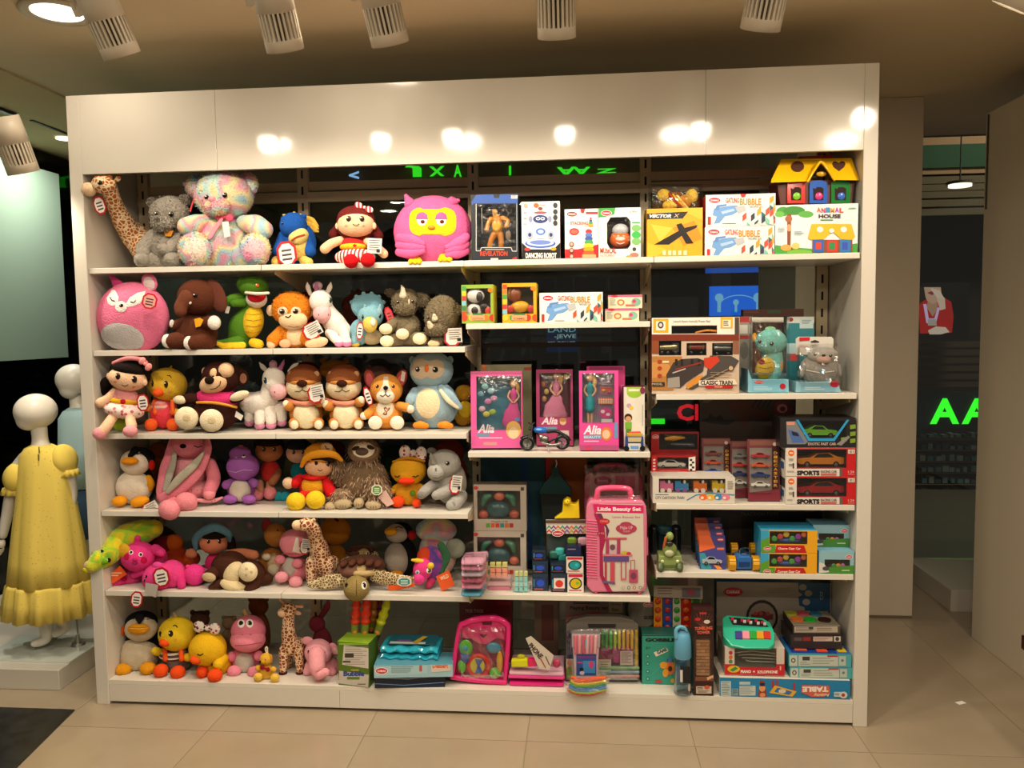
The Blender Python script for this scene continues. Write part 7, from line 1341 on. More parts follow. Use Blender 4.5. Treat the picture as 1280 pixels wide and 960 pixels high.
def blister(lab,x0,x1,y0,y1,cols,Y,yaw=0):
    t =Carton('car_blister_pack',lab,'toy package',x0,x1,y0,Y,z,8,'#5a1c2a','#6a2a30',yaw=yaw,y1=y1,group='upright blister packs of small cars',pitch=.12); A =t.art; W =x1 - x0; H =t.ym - y0
    A.rect(x0 + W * .04,y0 + H * .14,x0 + W * .74,y0 + H * .86,'#8a8078'); A.rect(x0 + W * .76,y0 + H * .1,x0 + W * .96,y0 + H * .82,'#3c1418'); A.rect(x0 + W * .04,y0 + H * .02,x0 + W * .96,y0 + H * .1,'#7a4a40'); A.ell(x0 + W * .83,y0 + H * .08,W * .06,H * .03,'#c8b0a8')
    for k in range(9): A.text(x0 + W * .80,y0 + H * (.2 + k * .065),W * .12,H * .045,'DIECASTER'[k],'#d89a2c',bold=.03)
    A.poly([(x0,y0 + H * .86),(x0 + W,y0 + H * .8),(x0 + W,y0 + H * .99),(x0,y0 + H * .99)],'#7c2434')
    for k,c_ in enumerate(cols):
        yy =y0 + H * (.27 + k * .155); toycar(t,x0 + W * .1,x0 + W * .7,yy + H * .04,yy - H * .055,14,c_,width=14,flip=True)
    n =t.slab; v =[t.loc(*p) for p in ((x0 + W * .04,y0 + H * .14,26),(x0 + W * .74,y0 + H * .14,26),(x0 + W * .74,y0 + H * .86,26),(x0 + W * .04,y0 + H * .86,26),(x0 + W * .04,y0 + H * .14,0),(x0 + W * .74,y0 + H * .14,0),(x0 + W * .74,y0 + H * .86,0),(x0 + W * .04,y0 + H * .86,0))]
    mk('clear_blister',v,[(3,2,1,0),(0,1,5,4),(1,2,6,5),(2,3,7,6),(3,0,4,7)],M('#ffffff','film'),t.root); t.done()
blister('blister pack of small cars at the back left, glare on top',356,520,266,585,['#8a3a30','#d8502a','#2c4a9c','#d8d4cc'],.14)
blister('narrow looking blister pack of small cars in the middle',520,650,282,590,['#7a7a78','#c82c24','#2a3a7c','#e4e0d8'],.11)
blister('front blister pack of small cars nearest the racing car boxes',618,800,272,606,['#b82c30','#d8582a','#26407c','#e8e4dc','#b82c24'][:4],.05)
t =Carton('train_cars_box','low white window box with pink, blue, orange and yellow toy engines','toy box',74,542,490,.012,z,210,'#c8c2b8','#d6d0c4',wins=[(108,498,488,576)],wcol='#8a8278'); A =t.art
for x0,c_ in ((112,'#e87aa8'),(200,'#3a94d0'),(305,'#ee7a24'),(412,'#e8c81c')):
    w_ =78; k =t.slab('toy_engine',[(x0,508),(x0 + w_ * .4,508),(x0 + w_ * .45,525),(x0 + w_,522),(x0 + w_,565),(x0,565)],-25,60,c_,'gloss',bevel=.002)
    for u in (.22,.72): c =t.loc(x0 + w_ * u,566,-8); mb =MB(); mb.cyl(tuple(c),13 * t.S,.006,M('#f0e8e0' if c_ != '#3a94d0' else '#8a5aa8','plastic'),14,1); mb.build('wheel',k)
    t.e('funnel',x0 + w_ * .7,515,8,12,'#f4ece0',-25,8,parent=k,kind='plastic')
A.text(88,598,165,16,'CITY CARTOON TRAIN','#4a5258',bold=.02); A.lines(88,586,200,594,1,'#5a6064'); A.line([(268,620),(320,590),(400,580),(540,590)],7,'#4a8aa8'); [A.ell(x,602,24,17,c_) for x,c_ in ((362,'#ee6a2c'),(405,'#e8b82c'),(448,'#3a8ac8'),(490,'#e87a94'))]; [A.ell(x,606,9,8,'#f4e4d0') for x in (355,398,440,482)]; A.lines(500,510,536,560,4,'#a09a90'); t.done()
def sports(lab,y0,z_,col,kind):
    t =Carton('racing_car_box',lab,'toy box',832,1230,y0,.008,z_,190,'#d8d4cc','#c4181e',wins=[(896,y0 + 8,1182,y0 + 112)],wcol='#2a1c1a',group='boxed racing cars'); A =t.art; b_ =y0 + 160; yb =t.ym
    A.rect(832,y0,895,yb - 1,'#dcd6cc'); A.rect(895,y0 + 118,1140,yb - 1,'#dcd6cc'); A.poly([(1140,y0 + 118),(1156,y0 + 118),(1156,yb),(1140,yb)],'#6a5a58'); A.ell(864,y0 + 28,18,18,'#e86a24'); A.rect(854,y0 + 24,874,y0 + 32,'#f4d8c8'); [A.lines(850,y0 + y,880,y0 + y + 16,3,'#8a847c') for y in (60,90)]; A.rect(872,y0 + 86,880,y0 + 116,'#3a3434'); A.lines(840,y0 + 130,886,y0 + 140,2,'#a09a92')
    A.text(896,y0 + 128,130,28,'SPORTS','#1c1a1c',bold=.06); A.text(1032,y0 + 126,92,15,'RACING CAR','#5a2c30',bold=.02); A.rect(1032,y0 + 144,1122,y0 + 156,'#c8605a'); A.rect(1188,y0 + 8,1226,y0 + 32,'#d8ccc0'); A.text(1198,y0 + 12,20,16,'81','#2a2424'); A.text(1188,y0 + 128,34,16,'1:24','#f0c8c0'); A.rect(1186,y0 + 148,1226,y0 + 155,'#d8605a')
    toycar(t,900,1176,y0 + 106,y0 + 26,-50,col,flip=(kind == 1)); 
    # printed left side panel
    S_ =t.x0 - .0004; mb =MB(); D =t.d; mb.add([(S_,D * .1,t.h * .55),(S_,D * .9,t.h * .55),(S_,D * .9,t.h * .9),(S_,D * .1,t.h * .9)],[(3,2,1,0)],M('#3a3a3c','card')); mb.add([(S_ - .0002,D * .2,t.h * .2),(S_ - .0002,D * .55,t.h * .2),(S_ - .0002,D * .55,t.h * .45),(S_ - .0002,D * .2,t.h * .45)],[(3,2,1,0)],M('#2c5a9c','card')); mb.build('side_print',t.root); t.done(); return t
t =sports('red and white racing car box with a red car, lower of two',485,z,'#b81c24',0); z2 =z + t.h + .001
t =sports('red and white racing car box with an orange car, upper of two',322,z2,'#e88c1c',0); z3 =z2 + t.h + .001
t =Carton('car_box','black window box with a lime green car and blue frame, topmost of its stack','toy box',800,1230,150,.012,z3,200,'#1a1818','#1f1c1e',wins=[(905,166,1180,266)],wcol='#1c1a16'); A =t.art
A.poly([(890,160),(905,160),(970,266),(1105,266),(1182,160),(1196,160),(1112,282),(962,282)],'#2a9ad0'); A.poly([(835,170),(890,168),(960,285),(945,300),(840,300)],'#7a7c80'); A.poly([(845,215),(905,232),(940,290),(870,292)],'#4a6aa8'); A.poly([(865,225),(900,235),(910,255),(872,250)],'#1c2434'); A.rect(838,172,884,190,'#d8907a'); A.text(960,290,160,16,'EXOTIC FAST CAR','#c8a89c',bold=.03)
[A.poly([(x,y),(x + 34,y - 4),(x + 34,y + 20),(x,y + 24)],'#7a9a2c') for x,y in ((1200,190),(1200,230),(1200,270),(1148,262))]; A.poly([(1120,300),(1190,250),(1200,260),(1150,308)],'#8a8684'); toycar(t,930,1130,260,192,-40,'#7ac82c',flip=True); t.done()

# ---------------- right column: shelf of pull-back cars
G(800,620,280); z =SH['C5']
t =Toy('toy_tank','green toy tank robot standing upright at the left of the gear car shelf','toy vehicle',172,.03,z,kind='plastic'); c ='#8aa05a'
t.slab('chassis',[(108,345),(238,345),(242,425),(104,425)],10,120,'#8fa45e','plastic',bevel=.003)
for x in (112,222): t.tube('track',[(x + 5,395,20,15),(x + 5,418,20,30)],'#4c5a34')
k =t.e('turret',170,310,42,45,'#7a8a4c',0,30); t.e('cockpit',168,275,22,14,'#2a2c20',30,12,kind='gloss'); t.e('nose',170,232,22,26,c,-5,20); t.tube('gun',[(140,290,10,10),(148,240,8,20)],'#b8602c'); t.e('chest',168,330,26,20,'#b0b890',30,14); [t.e('headlight',x,375,9,9,'#d8e0a8',75,5,kind='gloss') for x in (128,215)]; t.slab('bumper',[(118,398),(228,398),(232,412),(114,412)],18,8,'#5c6a3c','plastic'); t.settle(0)
t =Toy('toy_buggy','dim teal and black toy buggy behind the green tank','toy vehicle',140,.24,z,kind='plastic'); t.slab('body',[(85,190),(195,190),(205,320),(75,320)],0,60,'#1c3c44','plastic',bevel=.003)
for x in (78,205): t.tube('wheel',[(x,180,30,0),(x,290,30,0)],'#101a1e')
t.e('cab',140,180,45,30,'#1f4a54',20,25,kind='gloss'); t.settle(0)
for k in range(4):
    x0,y0 =296 + k * 8,126 + k * 34
    t =Carton('car_card',['rearmost orange and blue carded toy car of the overlapped row','second orange and blue carded toy car from the back','third orange and blue carded toy car, showing half its picture','front orange and blue carded toy car with a silver car picture'][k],'toy package',x0 + 22,x0 + 172,y0,.16 - k * .038,z,5,'#2c2c5a','#3a3c84',pitch=.22,group='overlapping carded toy cars',y1=430); A =t.art; yb =t.ym
    A.poly([(x0,y0),(x0 + 80,y0),(x0 + 110,y0 + 70),(x0 + 20,y0 + 95),(x0 + 10,y0 + 60)],'#d8602a'); A.ell(x0 + 140,y0 + 24,20,10,'#c8202c'); A.rect(x0 + 126,y0 + 21,x0 + 154,y0 + 27,'#e8c8c8'); A.poly([(x0 + 15,y0 + 100),(x0 + 50,y0 + 100),(x0 + 90,yb),(x0 + 30,yb)],'#2c8a9c'); A.poly([(x0 + 100,y0 + 170),(x0 + 130,y0 + 170),(x0 + 150,yb),(x0 + 120,yb)],'#e8902c'); A.rect(x0 + 120,y0 + 70,x0 + 160,y0 + 82,'#d86a3a')
    toycar(t,x0 + 35,x0 + 150,y0 + 168,y0 + 120,12,'#9aa0a8',width=16,flip=True); t.done()
t =Toy('toy_buggy','blue toy buggy with four yellow wheels','toy vehicle',595,.035,z,kind='plastic')
t.slab('body',[(552,355),(568,342),(628,342),(642,355),(640,415),(552,415)],10,150,'#2868b0','plastic',bevel=.003); t.e('engine',598,330,30,20,'#1c2a3c',-60,30); t.slab('grille',[(565,375),(630,375),(626,402),(568,402)],14,4,'#123a70','gloss'); t.tube('roll_bar',[(570,345,5,-40),(575,300,5,-60),(622,300,5,-60),(628,345,5,-40)],'#20303c')
for x,y,f,r in ((527,385,10,40),(662,385,10,40),(540,300,-110,30),(650,300,-110,30)):
    c =t.loc(x,y,f); mb =MB(); mb.cyl((c[0] - 18 * t.S,c[1] + .01,c[2]),r * t.S,36 * t.S,M('#e0a81c','plastic'),22,0); [mb.box(c[0] - 19 * t.S,c[1] + .01 + r * t.S * math.cos(a) * .97 - .002,c[2] + r * t.S * math.sin(a) * .97 - .002,c[0] + 19 * t.S,c[1] + .01 + r * t.S * math.cos(a) * 1.03 + .002,c[2] + r * t.S * math.sin(a) * 1.03 + .002,M('#c88c14','plastic')) for a in np.linspace(0,6.28,13)[:-1]]
    mb.build('wheel',t.root); t.mv.append(c[2] - r * t.S)
t.settle(0)
def gear(lab,x0,x1,y0,z_,st,Y=.008,yaw=0):
    t =Carton('gear_car_box',lab,'toy box',x0,x1,y0,Y,z_,190,'#2a9ac8','#e8a81c',yaw=yaw,wins=[(x0 + 50,y0 + 8,x1 - 55,y0 + 78)],wcol='#2a1c18',group='yellow gear car boxes'); A =t.art; yb =t.ym
    A.poly([(x0,y0),(x0 + 48,y0),(x0 + 48,y0 + 50),(x0,y0 + 80)],'#38a0c8'); A.poly([(x0,y0 + 60),(x0 + 48,y0 + 40),(x0 + 48,y0 + 84),(x0 + 84,y0 + 84),(x0 + 84,yb),(x0,yb)],'#5c9a2c'); A.poly([(x0 + 90,y0 + 86),(x1 - 75,y0 + 86),(x1 - 60,yb),(x0 + 80,yb)],'#c01c20'); A.text(x0 + 98,y0 + 98,130,17,st,'#f4dcc8',bold=.03); logo(A,x0 + 38,y0 + 105,22,11)
    k =t.e('toy_car',x0 + 160,y0 + 55,70,18,'#2c5ab0',-45,25,kind='plastic')
    for j,c_ in enumerate(('#48b048','#d84a4a','#e8c83a','#48b048','#a83ac0','#e87a2c')): t.e('gear_wheel',x0 + 78 + j * 34,y0 + 48 - 12 * (j % 3),17,17,c_,-20,6,parent=k.o,kind='plastic')
    t.done(); return t
t =gear('yellow gear car box lettered Current Gear Car, lower of two',688,1010,327,z,'Current Gear Car'); gear('yellow gear car box lettered Change Gear Car, upper of two',690,1012,197,z + t.h + .001,'Change Gear Car')
def farm(lab,x0,x1,y0,z_,Y):
    t =Carton('farm_car_box',lab,'toy box',x0,x1,y0,Y,z_,150,'#7ab0c8','#8cb8c4',wins=[(x0 + 32,y0 + 48,x0 + 178,y0 + 112)],wcol='#2a2420',group='small green and blue boxes'); A =t.art; yb =t.ym; A.poly([(x0,yb - 34),(x1,yb - 48),(x1,yb),(x0,yb)],'#4a8c34'); A.poly([(x0,y0 + 60),(x0 + 30,y0 + 70),(x0 + 60,yb - 10),(x0,yb - 4)],'#d8d4cc'); logo(A,x1 - 28,y0 + 32,20,12); A.ell(x0 + 40,yb - 30,20,12,'#4a4a4c'); A.lines(x1 - 70,yb - 22,x1 - 20,yb - 12,1,'#d8e8c8')
    k =t.e('toy_car',x0 + 110,y0 + 90,50,12,'#4a6a5a',-35,18,kind='plastic'); [t.e('gear_wheel',x0 + 85 + j * 26,y0 + 82,14,14,c_,-15,6,parent=k.o,kind='plastic') for j,c_ in enumerate(('#48a058','#e8a02c','#c86ac0'))]; t.done(); return t
t =farm('small green and blue car box at the shelf end, lower one',1022,1222,318,z,.01); farm('small green and blue car box at the shelf end, upper one set back',988,1196,168,z + t.h + .001,.07)
t =Carton('toy_carton','long black carton lying across the back of the gear car shelf','toy box',300,1040,88,.27,z,60,'#1a1614','#241e1a',y1=330); t.art.text(575,95,215,20,'TRACTION TOYS','#6a6058'); t.art.rect(505,110,580,260,'#3a2c24'); t.art.rect(860,130,900,330,'#14100e'); t.done()
# ================================================================ middle column, fifth shelf
G(580,570,240); z =SH['B5']
def crabbox(lab,y0,z_,x0=60):
    t =Carton('sea_toy_box',lab,'toy box',x0 + 8,418,y0,.155,z_,100,'#8a8478','#b8aea0',wins=[(90,y0 + 42,375,y0 + 230)],wcol='#6a625a',group='beige sea animal toy boxes'); A =t.art
    [A.rect(148 + k * 31,y0 + 258,174 + k * 31,y0 + 286,c_) for k,c_ in enumerate(('#5a9a3a','#c85a2c','#c83a2c','#2a8a8a','#c86a2c','#b82c2c'))]; A.text(185,y0 + 240,108,14,'Happy crab','#5a4a44'); A.ell(80,y0 + 22,15,12,'#c83a34'); A.rect(378,y0 + 18,400,y0 + 40,'#4a4038')
    k =t.e('toy_body',228,y0 + 170,82,62,'#2f5c62',-40,40,kind='plastic'); t.e('head',235,y0 + 78,36,30,'#d8705a',-38,26,parent=k.o,kind='plastic')
    for x in (140,318): t.tube('claw',[(x - 14 if x < 200 else x + 14,y0 + 130,16,-38),(x,y0 + 90,24,-34),(x + (30 if x < 200 else -30),y0 + 75,16,-34)],'#3c8468','plastic',k.o)
    for x in (130,335): t.e('foot',x,y0 + 200,34,30,'#c8604a',-30,24,parent=k.o,kind='plastic')
    t.done(); return t
t =crabbox('beige window box with a teal toy crab, lower of two',502,z,62); crabbox('beige window box with a teal toy crab, upper of two',192,z + t.h + .001)
t =Toy('folded_panel','large flat turquoise foam board leaning at the back of the shelf','board',310,.33,z); t.slab('board',[(110,10),(540,10),(540,768),(110,768)],0,20,'#1f4a58','matte'); t.slab('stripe',[(370,10),(420,10),(470,760),(420,760)],4,3,'#16406e','matte'); t.settle()
t =Toy('folded_panel','large flat orange foam board leaning at the back of the shelf','board',720,.33,z); t.slab('board',[(545,10),(820,10),(820,770),(545,770)],0,20,'#8a4a18','matte'); t.slab('red_edge',[(545,10),(580,10),(560,300),(545,300)],4,3,'#a83024','matte'); t.settle()
t =Toy('hanging_dress','small dark teal doll dress on a hanger at the back','dress',610,.27,z); t.slab('bodice',[(590,70),(625,70),(640,130),(715,220),(715,260),(500,255),(510,215),(580,130)],0,40,'#1c4446','matte',bevel=.003); t.slab('skirt',[(505,250),(712,250),(690,480),(530,480)],-5,40,'#1c2422','matte',bevel=.003); t.tube('hanger',[(612,30,4,10),(618,50,4,10),(612,75,5,10)],'#b8c0c0','metal'); t.slab('support',[(600,480),(620,480),(620,808),(600,808)],0,20,'#16201e','matte'); t.settle()
t =Toy('bead_bag','clear bag of toy blocks with a zigzag printed header','toy package',680,.11,z); t.slab('header',[(545,428),(820,428),(815,520),(552,520)],20,8,'#e0d8cc','card'); A =Art(t,21)
for k in range(9): x =552 + k * 30; A.poly([(x,480),(x + 15,462),(x + 30,480),(x + 30,492),(x + 15,474),(x,492)],['#38a08c','#7a4a9a','#d8702c'][k % 3]); A.poly([(x,506),(x + 15,488),(x + 30,506),(x + 30,518),(x + 15,500),(x,518)],['#c83a2c','#7a5aa8','#c8a03a'][k % 3])
logo(A,625,518,38,20); A.rect(545,428,820,448,'#5a4238'); A.build(); t.slab('bag_back',[(552,520),(812,520),(812,868),(556,868)],-20,60,'#3c4a48','matte')
for x,y,c_ in ((640,640,'#3ab0b0'),(720,570,'#6a8a2a'),(790,570,'#c8a0b0'),(600,660,'#2a6a5c'),(660,680,'#2c8c88')): t.e('block',x,y,32,28,c_,20,20,kind='plastic',sq=.6)
t.settle(); BAGTOP =0
t =Toy('toy_duck_figure','yellow plastic dinosaur figure sitting on the zigzag printed bag','toy',700,.10,z + .0,kind='plastic'); c ='#e8cc1c'
t.slab('body',[(660,300),(688,280),(712,290),(716,318),(742,322),(766,296),(772,418),(600,420),(655,378)],15,60,c,'plastic',bevel=.004); t.eye(t.e('head',688,305,22,22,c,20,26),690,300,4); t.root.location.z += .0
t =Toy('blister_stack','stack of flat pink and silver toy packs at the left of the fifth shelf','toy package',70,.03,z)
for k,(c_,y) in enumerate((('#5aa0b8',880),('#e088a8',830),('#c05078',790),('#c8b8c8',750),('#d888a8',710),('#e0a0bc',675))): t.tube('pack',[(10,y,22,20),(120 + k * 3,y - 4,24,20)],c_,'gloss',flat=6.)
film_wrap(t,-8,640,160,905,60,170); t.settle(.06)
def bricks(lab,x0,x1,y0,cols,base,foot,Y,layers):
    t =Toy('block_set',lab,'toy package',(x0 + x1) / 2,Y,z,kind='plastic')
    for j,(c_,ya,yb) in enumerate(layers): t.slab('tray',[(x0,ya),(x1,ya),(x1 + 6,yb),(x0 - 6,yb)],-10,140,c_,'gloss')
    for r_ in range(len(cols)):
        yy =y0 + r_ * 34
        for k in range(3): w_ =(x1 - x0) / 3.4; t.slab('toy_block',[(x0 + 8 + k * w_,yy),(x0 + 4 + (k + .9) * w_,yy),(x0 + 4 + (k + .9) * w_,yy + 30),(x0 + 8 + k * w_,yy + 30)],4,30,cols[r_],'plastic',bevel=.001)
    return t
bricks('small pack of pastel blocks on pink trays',165,305,715,['#c8c87a','#e89a84','#e8a088'],0,905,.045,[('#d8b0b4',838,868),('#c87a8c',872,905)]).settle(0)
bricks('small pack of turquoise and yellow blocks',330,435,775,['#c8d08a','#8ad0cc','#9ad8d8','#8accc8'][:4],0,905,.03,[('#b8c8c0',895,912)]).settle(0)
def cube(lab,x0,x1,y0,z_,Y,col,disp):
    t =Carton('light_ball_box',lab,'toy box',x0,x1,y0,Y,z_,110,'#14202c','#1a2838',group='small cube boxes'); A =t.art; yb =t.ym; cx =(x0 + x1) / 2; H =yb - y0
    if disp == 'w':
        A.rect(x0,y0,x1,yb,'#e4ded4'); A.ell(cx,y0 + H * .52,(x1 - x0) * .4,H * .3,'#2a2420'); A.ell(cx,y0 + H * .52,(x1 - x0) * .32,H * .24,col); A.ell(cx + 12,y0 + H * .5,12,11,'#6ac03a' if col == '#d8b81c' else '#38c0c8'); A.rect(x0 + 6,y0 + 4,x1 - 6,y0 + H * .18,'#c8243c'); A.lines(x0 + 10,yb - H * .16,x1 - 10,yb - 5,1,'#c83a3a')
    else:
        A.rect(x0 + 4,y0 + 4,x1 - 4,y0 + H * .2,'#20384c'); A.rect(x0 + 18,y0 + H * .25,x1 - 18,y0 + H * .8,col); A.ell(cx,y0 + H * .55,26,H * .2,'#2850c8' if col != '#e8dcd8' else '#d83a2c'); A.lines(x0 + 12,yb - H * .14,x1 - 12,yb - 5,1,'#c86a5a'); A.rect(x0 + 8,y0 + H * .32,x0 + 14,y0 + H * .75,'#38a0c0')
    t.done(); return t
t =cube('blue windowed cube box, lower of the left pair',456,562,785,z,.05,'#1c3470','d'); t =cube('blue windowed cube box, middle of the left stack',456,560,703,z + t.h + .001,.05,'#1c3470','d')
t =cube('black cube box on top of the left stack with a red logo',456,545,628,0 + (t.z + t.h + .001),.06,'#10181c','d')
t =cube('dark cube box with a red lip motif on white',580,690,785,z,.04,'#e8dcd8','d'); cube('black cube box on top of the lip motif box',578,680,716,t.z + t.h + .001,.05,'#12181c','d')
t =cube('white cube box with a yellow and green ball window',690,798,785,z,.035,'#d8b81c','w'); t =cube('white cube box with a teal ball window above the yellow one',682,796,672,t.z + t.h + .001,.035,'#1c9aa0','w')
t =Carton('light_ball_box','navy cube box topping the teal ball box','toy box',678,780,606,.04,t.z + t.h + .001,100,'#10183c','#161f4c'); t.art.lines(690,620,765,632,1,'#8a8aa8'); t.done()
# pink trolleys
def trolley(name,lab,X0,X1,YT,YB,Y,hY,dim=1):
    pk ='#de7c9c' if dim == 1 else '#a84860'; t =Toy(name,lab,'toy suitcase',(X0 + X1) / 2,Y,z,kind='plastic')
    b_ =t.slab('case_shell',[(X0 + 28,YT),(X1 - 30,YT),(X1 - 6,YT + 40),(X1,YT + 120),(X1 - 4,YB - 40),(X1 - 22,YB),(X0 + 40,YB),(X0 + 8,YB - 40),(X0,YT + 110),(X0 + 6,YT + 30)],0,170,pk,'gloss',bevel=.008); t.b =b_
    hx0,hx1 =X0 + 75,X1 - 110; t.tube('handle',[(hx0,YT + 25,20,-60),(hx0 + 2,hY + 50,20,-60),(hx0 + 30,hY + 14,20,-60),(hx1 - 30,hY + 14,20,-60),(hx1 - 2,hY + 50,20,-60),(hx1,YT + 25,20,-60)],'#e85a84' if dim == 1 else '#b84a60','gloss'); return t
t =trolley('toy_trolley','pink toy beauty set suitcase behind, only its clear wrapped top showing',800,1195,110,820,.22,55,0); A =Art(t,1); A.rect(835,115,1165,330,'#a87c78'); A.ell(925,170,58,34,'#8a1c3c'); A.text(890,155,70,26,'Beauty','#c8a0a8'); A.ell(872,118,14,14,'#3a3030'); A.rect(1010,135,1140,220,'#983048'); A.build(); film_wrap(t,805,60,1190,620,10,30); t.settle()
t =trolley('toy_trolley','pink toy suitcase lettered Little Beauty Set with a chunky handle',812,1222,300,912,.02,205)
for k in range(22): t.tube('shell_rib',[(818,430 + k * 18,3,2),(885,436 + k * 18,3,3)],'#e0608c',sub=1,n=6)
A =Art(t,3); A.poly([(900,320),(1195,325),(1200,860),(1180,900),(960,905),(925,800),(915,560),(880,380)],'#d4cabb'); A.poly([(860,322),(1196,330),(1196,385),(870,378)],'#d81c68'); A.text(890,342,290,34,'Little Beauty Set','#f4e4e8',bold=.05); A.poly([(866,385),(885,385),(935,460),(945,560),(925,640),(930,800),(990,905),(955,905),(905,800),(905,560),(890,450)],'#a81c50'); A.poly([(885,385),(915,385),(970,500),(950,560),(945,480)],'#6a2c50'); A.text(990,402,185,18,'Little Beauty Set','#b8506a'); A.ell(934,438,38,20,'#c8202c'); A.text(908,430,52,14,'CHIMAX','#e8b0a8'); A.rect(888,508,942,528,'#a81c30'); A.text(894,511,42,13,'21 PCS','#e8b0b8')
for x,y,rx,ry in ((1050,485,38,26),(1110,485,42,28),(1080,460,40,20),(1080,505,44,18)): A.ell(x,y,rx,ry,'#b03a58')
A.text(1040,468,85,22,'Make UP','#d8a8b0',bold=.03); A.text(1060,493,45,16,'Set','#d8a8b0')
A.rect(935,545,1085,558,'#c85060'); [A.rect(x,555,x + 22,655,'#a83a60') for x in (945,1020)]; A.rect(968,590,1018,655,'#c8a8b0'); A.ell(990,610,18,20,'#6a4a5a'); A.rect(925,655,1122,668,'#d8788c'); A.rect(930,668,1100,705,'#5c4a88'); A.ell(1070,648,22,12,'#c8b02c'); A.ell(1098,650,16,10,'#c83a3c'); A.rect(938,705,952,830,'#b03a50'); A.rect(975,705,1005,850,'#c84a5c'); A.rect(1045,705,1052,820,'#a8505c'); A.rect(1075,705,1082,820,'#a8505c'); A.rect(1045,815,1082,828,'#c86a74'); A.poly([(930,830),(1005,840),(1008,856),(925,846)],'#6a5a88')
A.line([(1112,760),(1112,695),(1138,695),(1138,760)],4,'#a83a50'); A.rect(1100,758,1158,845,'#b84a68'); A.ell(1130,800,20,24,'#7a3a58'); [A.ell(x,877,11,11,c_) for x,c_ in ((1060,'#b8a8a0'),(1098,'#4a6a5a'),(1135,'#b83a3a'),(1175,'#3a6a5a'))]; [A.ell(x,877,7,7,'#d4cabb') for x in (1060,1098,1135,1175)]; A.build()
t.slab('latch',[(1214,550),(1228,550),(1228,665),(1214,665)],-60,40,'#e87a9c','plastic',bevel=.001); film_wrap(t,870,255,1195,335,-90,-10); [t.tube('foot',[(x,905,14,-20),(x,912,12,-20)],'#c84a74') for x in (880,1170)]; t.settle()

# ================================================================ bottom shelf
G(370,740,210); z =.100
t =Carton('bubble_wand_display','green and white display carton holding upright bubble wands','display box',325,560,388,None,z,190,'#4c6a1c','#55701f',y1=722,group=None,top='#86ac2c',yaw=-.12); A =t.art
A.poly([(365,405),(562,430),(552,585),(352,555)],'#cfc6ba'); A.lines(375,418,550,565,9,'#8a8078',.28); A.rect(372,470,440,500,'#3a3430'); A.rect(358,525,415,540,'#4a443e'); A.poly([(330,600),(556,632),(550,728),(318,696)],'#c4bdb0'); A.text(362,605,160,38,'Bubble','#2c4494',bold=.06); A.rect(390,648,485,668,'#5c7a2c'); A.rect(420,592,480,600,'#d8b83a'); A.lines(470,700,540,712,1,'#5a5248'); A.poly([(330,388),(562,388),(562,404),(330,404)],'#8ab830'); t.done()
def wand(lab,pts,col,cap,x,Y):
    t =Toy('bubble_wand',lab,'bubble wand',x,Y,z,kind='gloss',group='bubble wands in the display carton'); (x0,y0),(x1,y1) =pts
    P =lambda u: (x0 + (x1 - x0) * u,y0 + (y1 - y0) * u)
    t.tube('grip',[(*P(0),26,20),(*P(.12),34,20),(*P(.22),26,20),(*P(.36),38,20),(*P(.5),30,20),(*P(.56),38,20)],col); t.tube('bottle',[(*P(.6),28,20),(*P(1.25),26,20)],cap,'plastic'); t.tube('sticker',[(*P(.66),29,20),(*P(.9),29,20)],'#7a8a2c','matte'); t.e('figure_print',*P(.92),18,24,'#e08a2c',40,12,kind='matte'); zb =min(t.mv); t.tube('tube_end',[(*P(1.25),20,20),(*P(1.7),18,20)],cap,'plastic'); return t
wand('red bubble wand at the left of the display carton',((462,75),(445,330)),'#e03a1c','#7a8a3a',455,.12); wand('red bubble wand standing second in the display carton',((540,65),(522,335)),'#e2361a','#8a7a2c',530,.12); wand('yellow bubble wand leaning to the right',((695,85),(615,330)),'#c8cc14','#3a3a28',650,.13); wand('orange bubble wand behind the second red one',((595,80),(570,300)),'#b8701c','#3a2c14',580,.18); wand('magenta bubble wand in the shade at the back',((635,80),(600,300)),'#7a1c3c','#2a1a1c',610,.22)
zz =z
def tray(name,lab,x0,x1,yt,yb,Y,z_,th,col,kind='card',depth=250,sk=0,grp=None,arts=None,cat='toy box'):
    """flat box lying down: front edge x0..x1 at foot yb, height from the picture"""
    t =Carton(name,lab,cat,x0,x1,yt,Y,z_,depth,col,col,group=grp,kind=kind,yaw=sk,y1=yb); return t
def flat(name,lab,pts0,pts1,yt,z_,Y,depth,col,yaw=0,kind='card',grp=None,cat='toy box',top=None): 
    return Carton(name,lab,cat,pts0,pts1,yt,Y,z_,depth,col,col,group=grp,yaw=yaw,kind=kind,top=top)
Yb =YZ(880,735,z)
t =flat('craft_tray','dark blue wrapped craft tray at the very bottom of the stack',600,1135,690,z,Yb + .0,230,'#15233f',.10,'gloss','dark wrapped craft trays'); t.art.line([(600,700),(820,712),(1130,690)],5,'#6a9ac0'); t.done(); z1 =t.z + t.h + .001
t =flat('craft_tray','dark blue wrapped craft tray second from the bottom of the stack',598,1140,645,z1,Yb,230,'#101a30',.12,'gloss','dark wrapped craft trays'); t.art.line([(598,655),(850,665),(1135,620)],5,'#8aa4b8'); t.done(); z1 =t.z + t.h + .001
t =flat('craft_box','pale blue box lettered with a red brand oval under the turquoise packs',595,1195,560,z1,Yb - .01,240,'#9cc4d0',.10,'card',None,top='#5a98ac'); A =t.art; yb =K_y(t,z1)
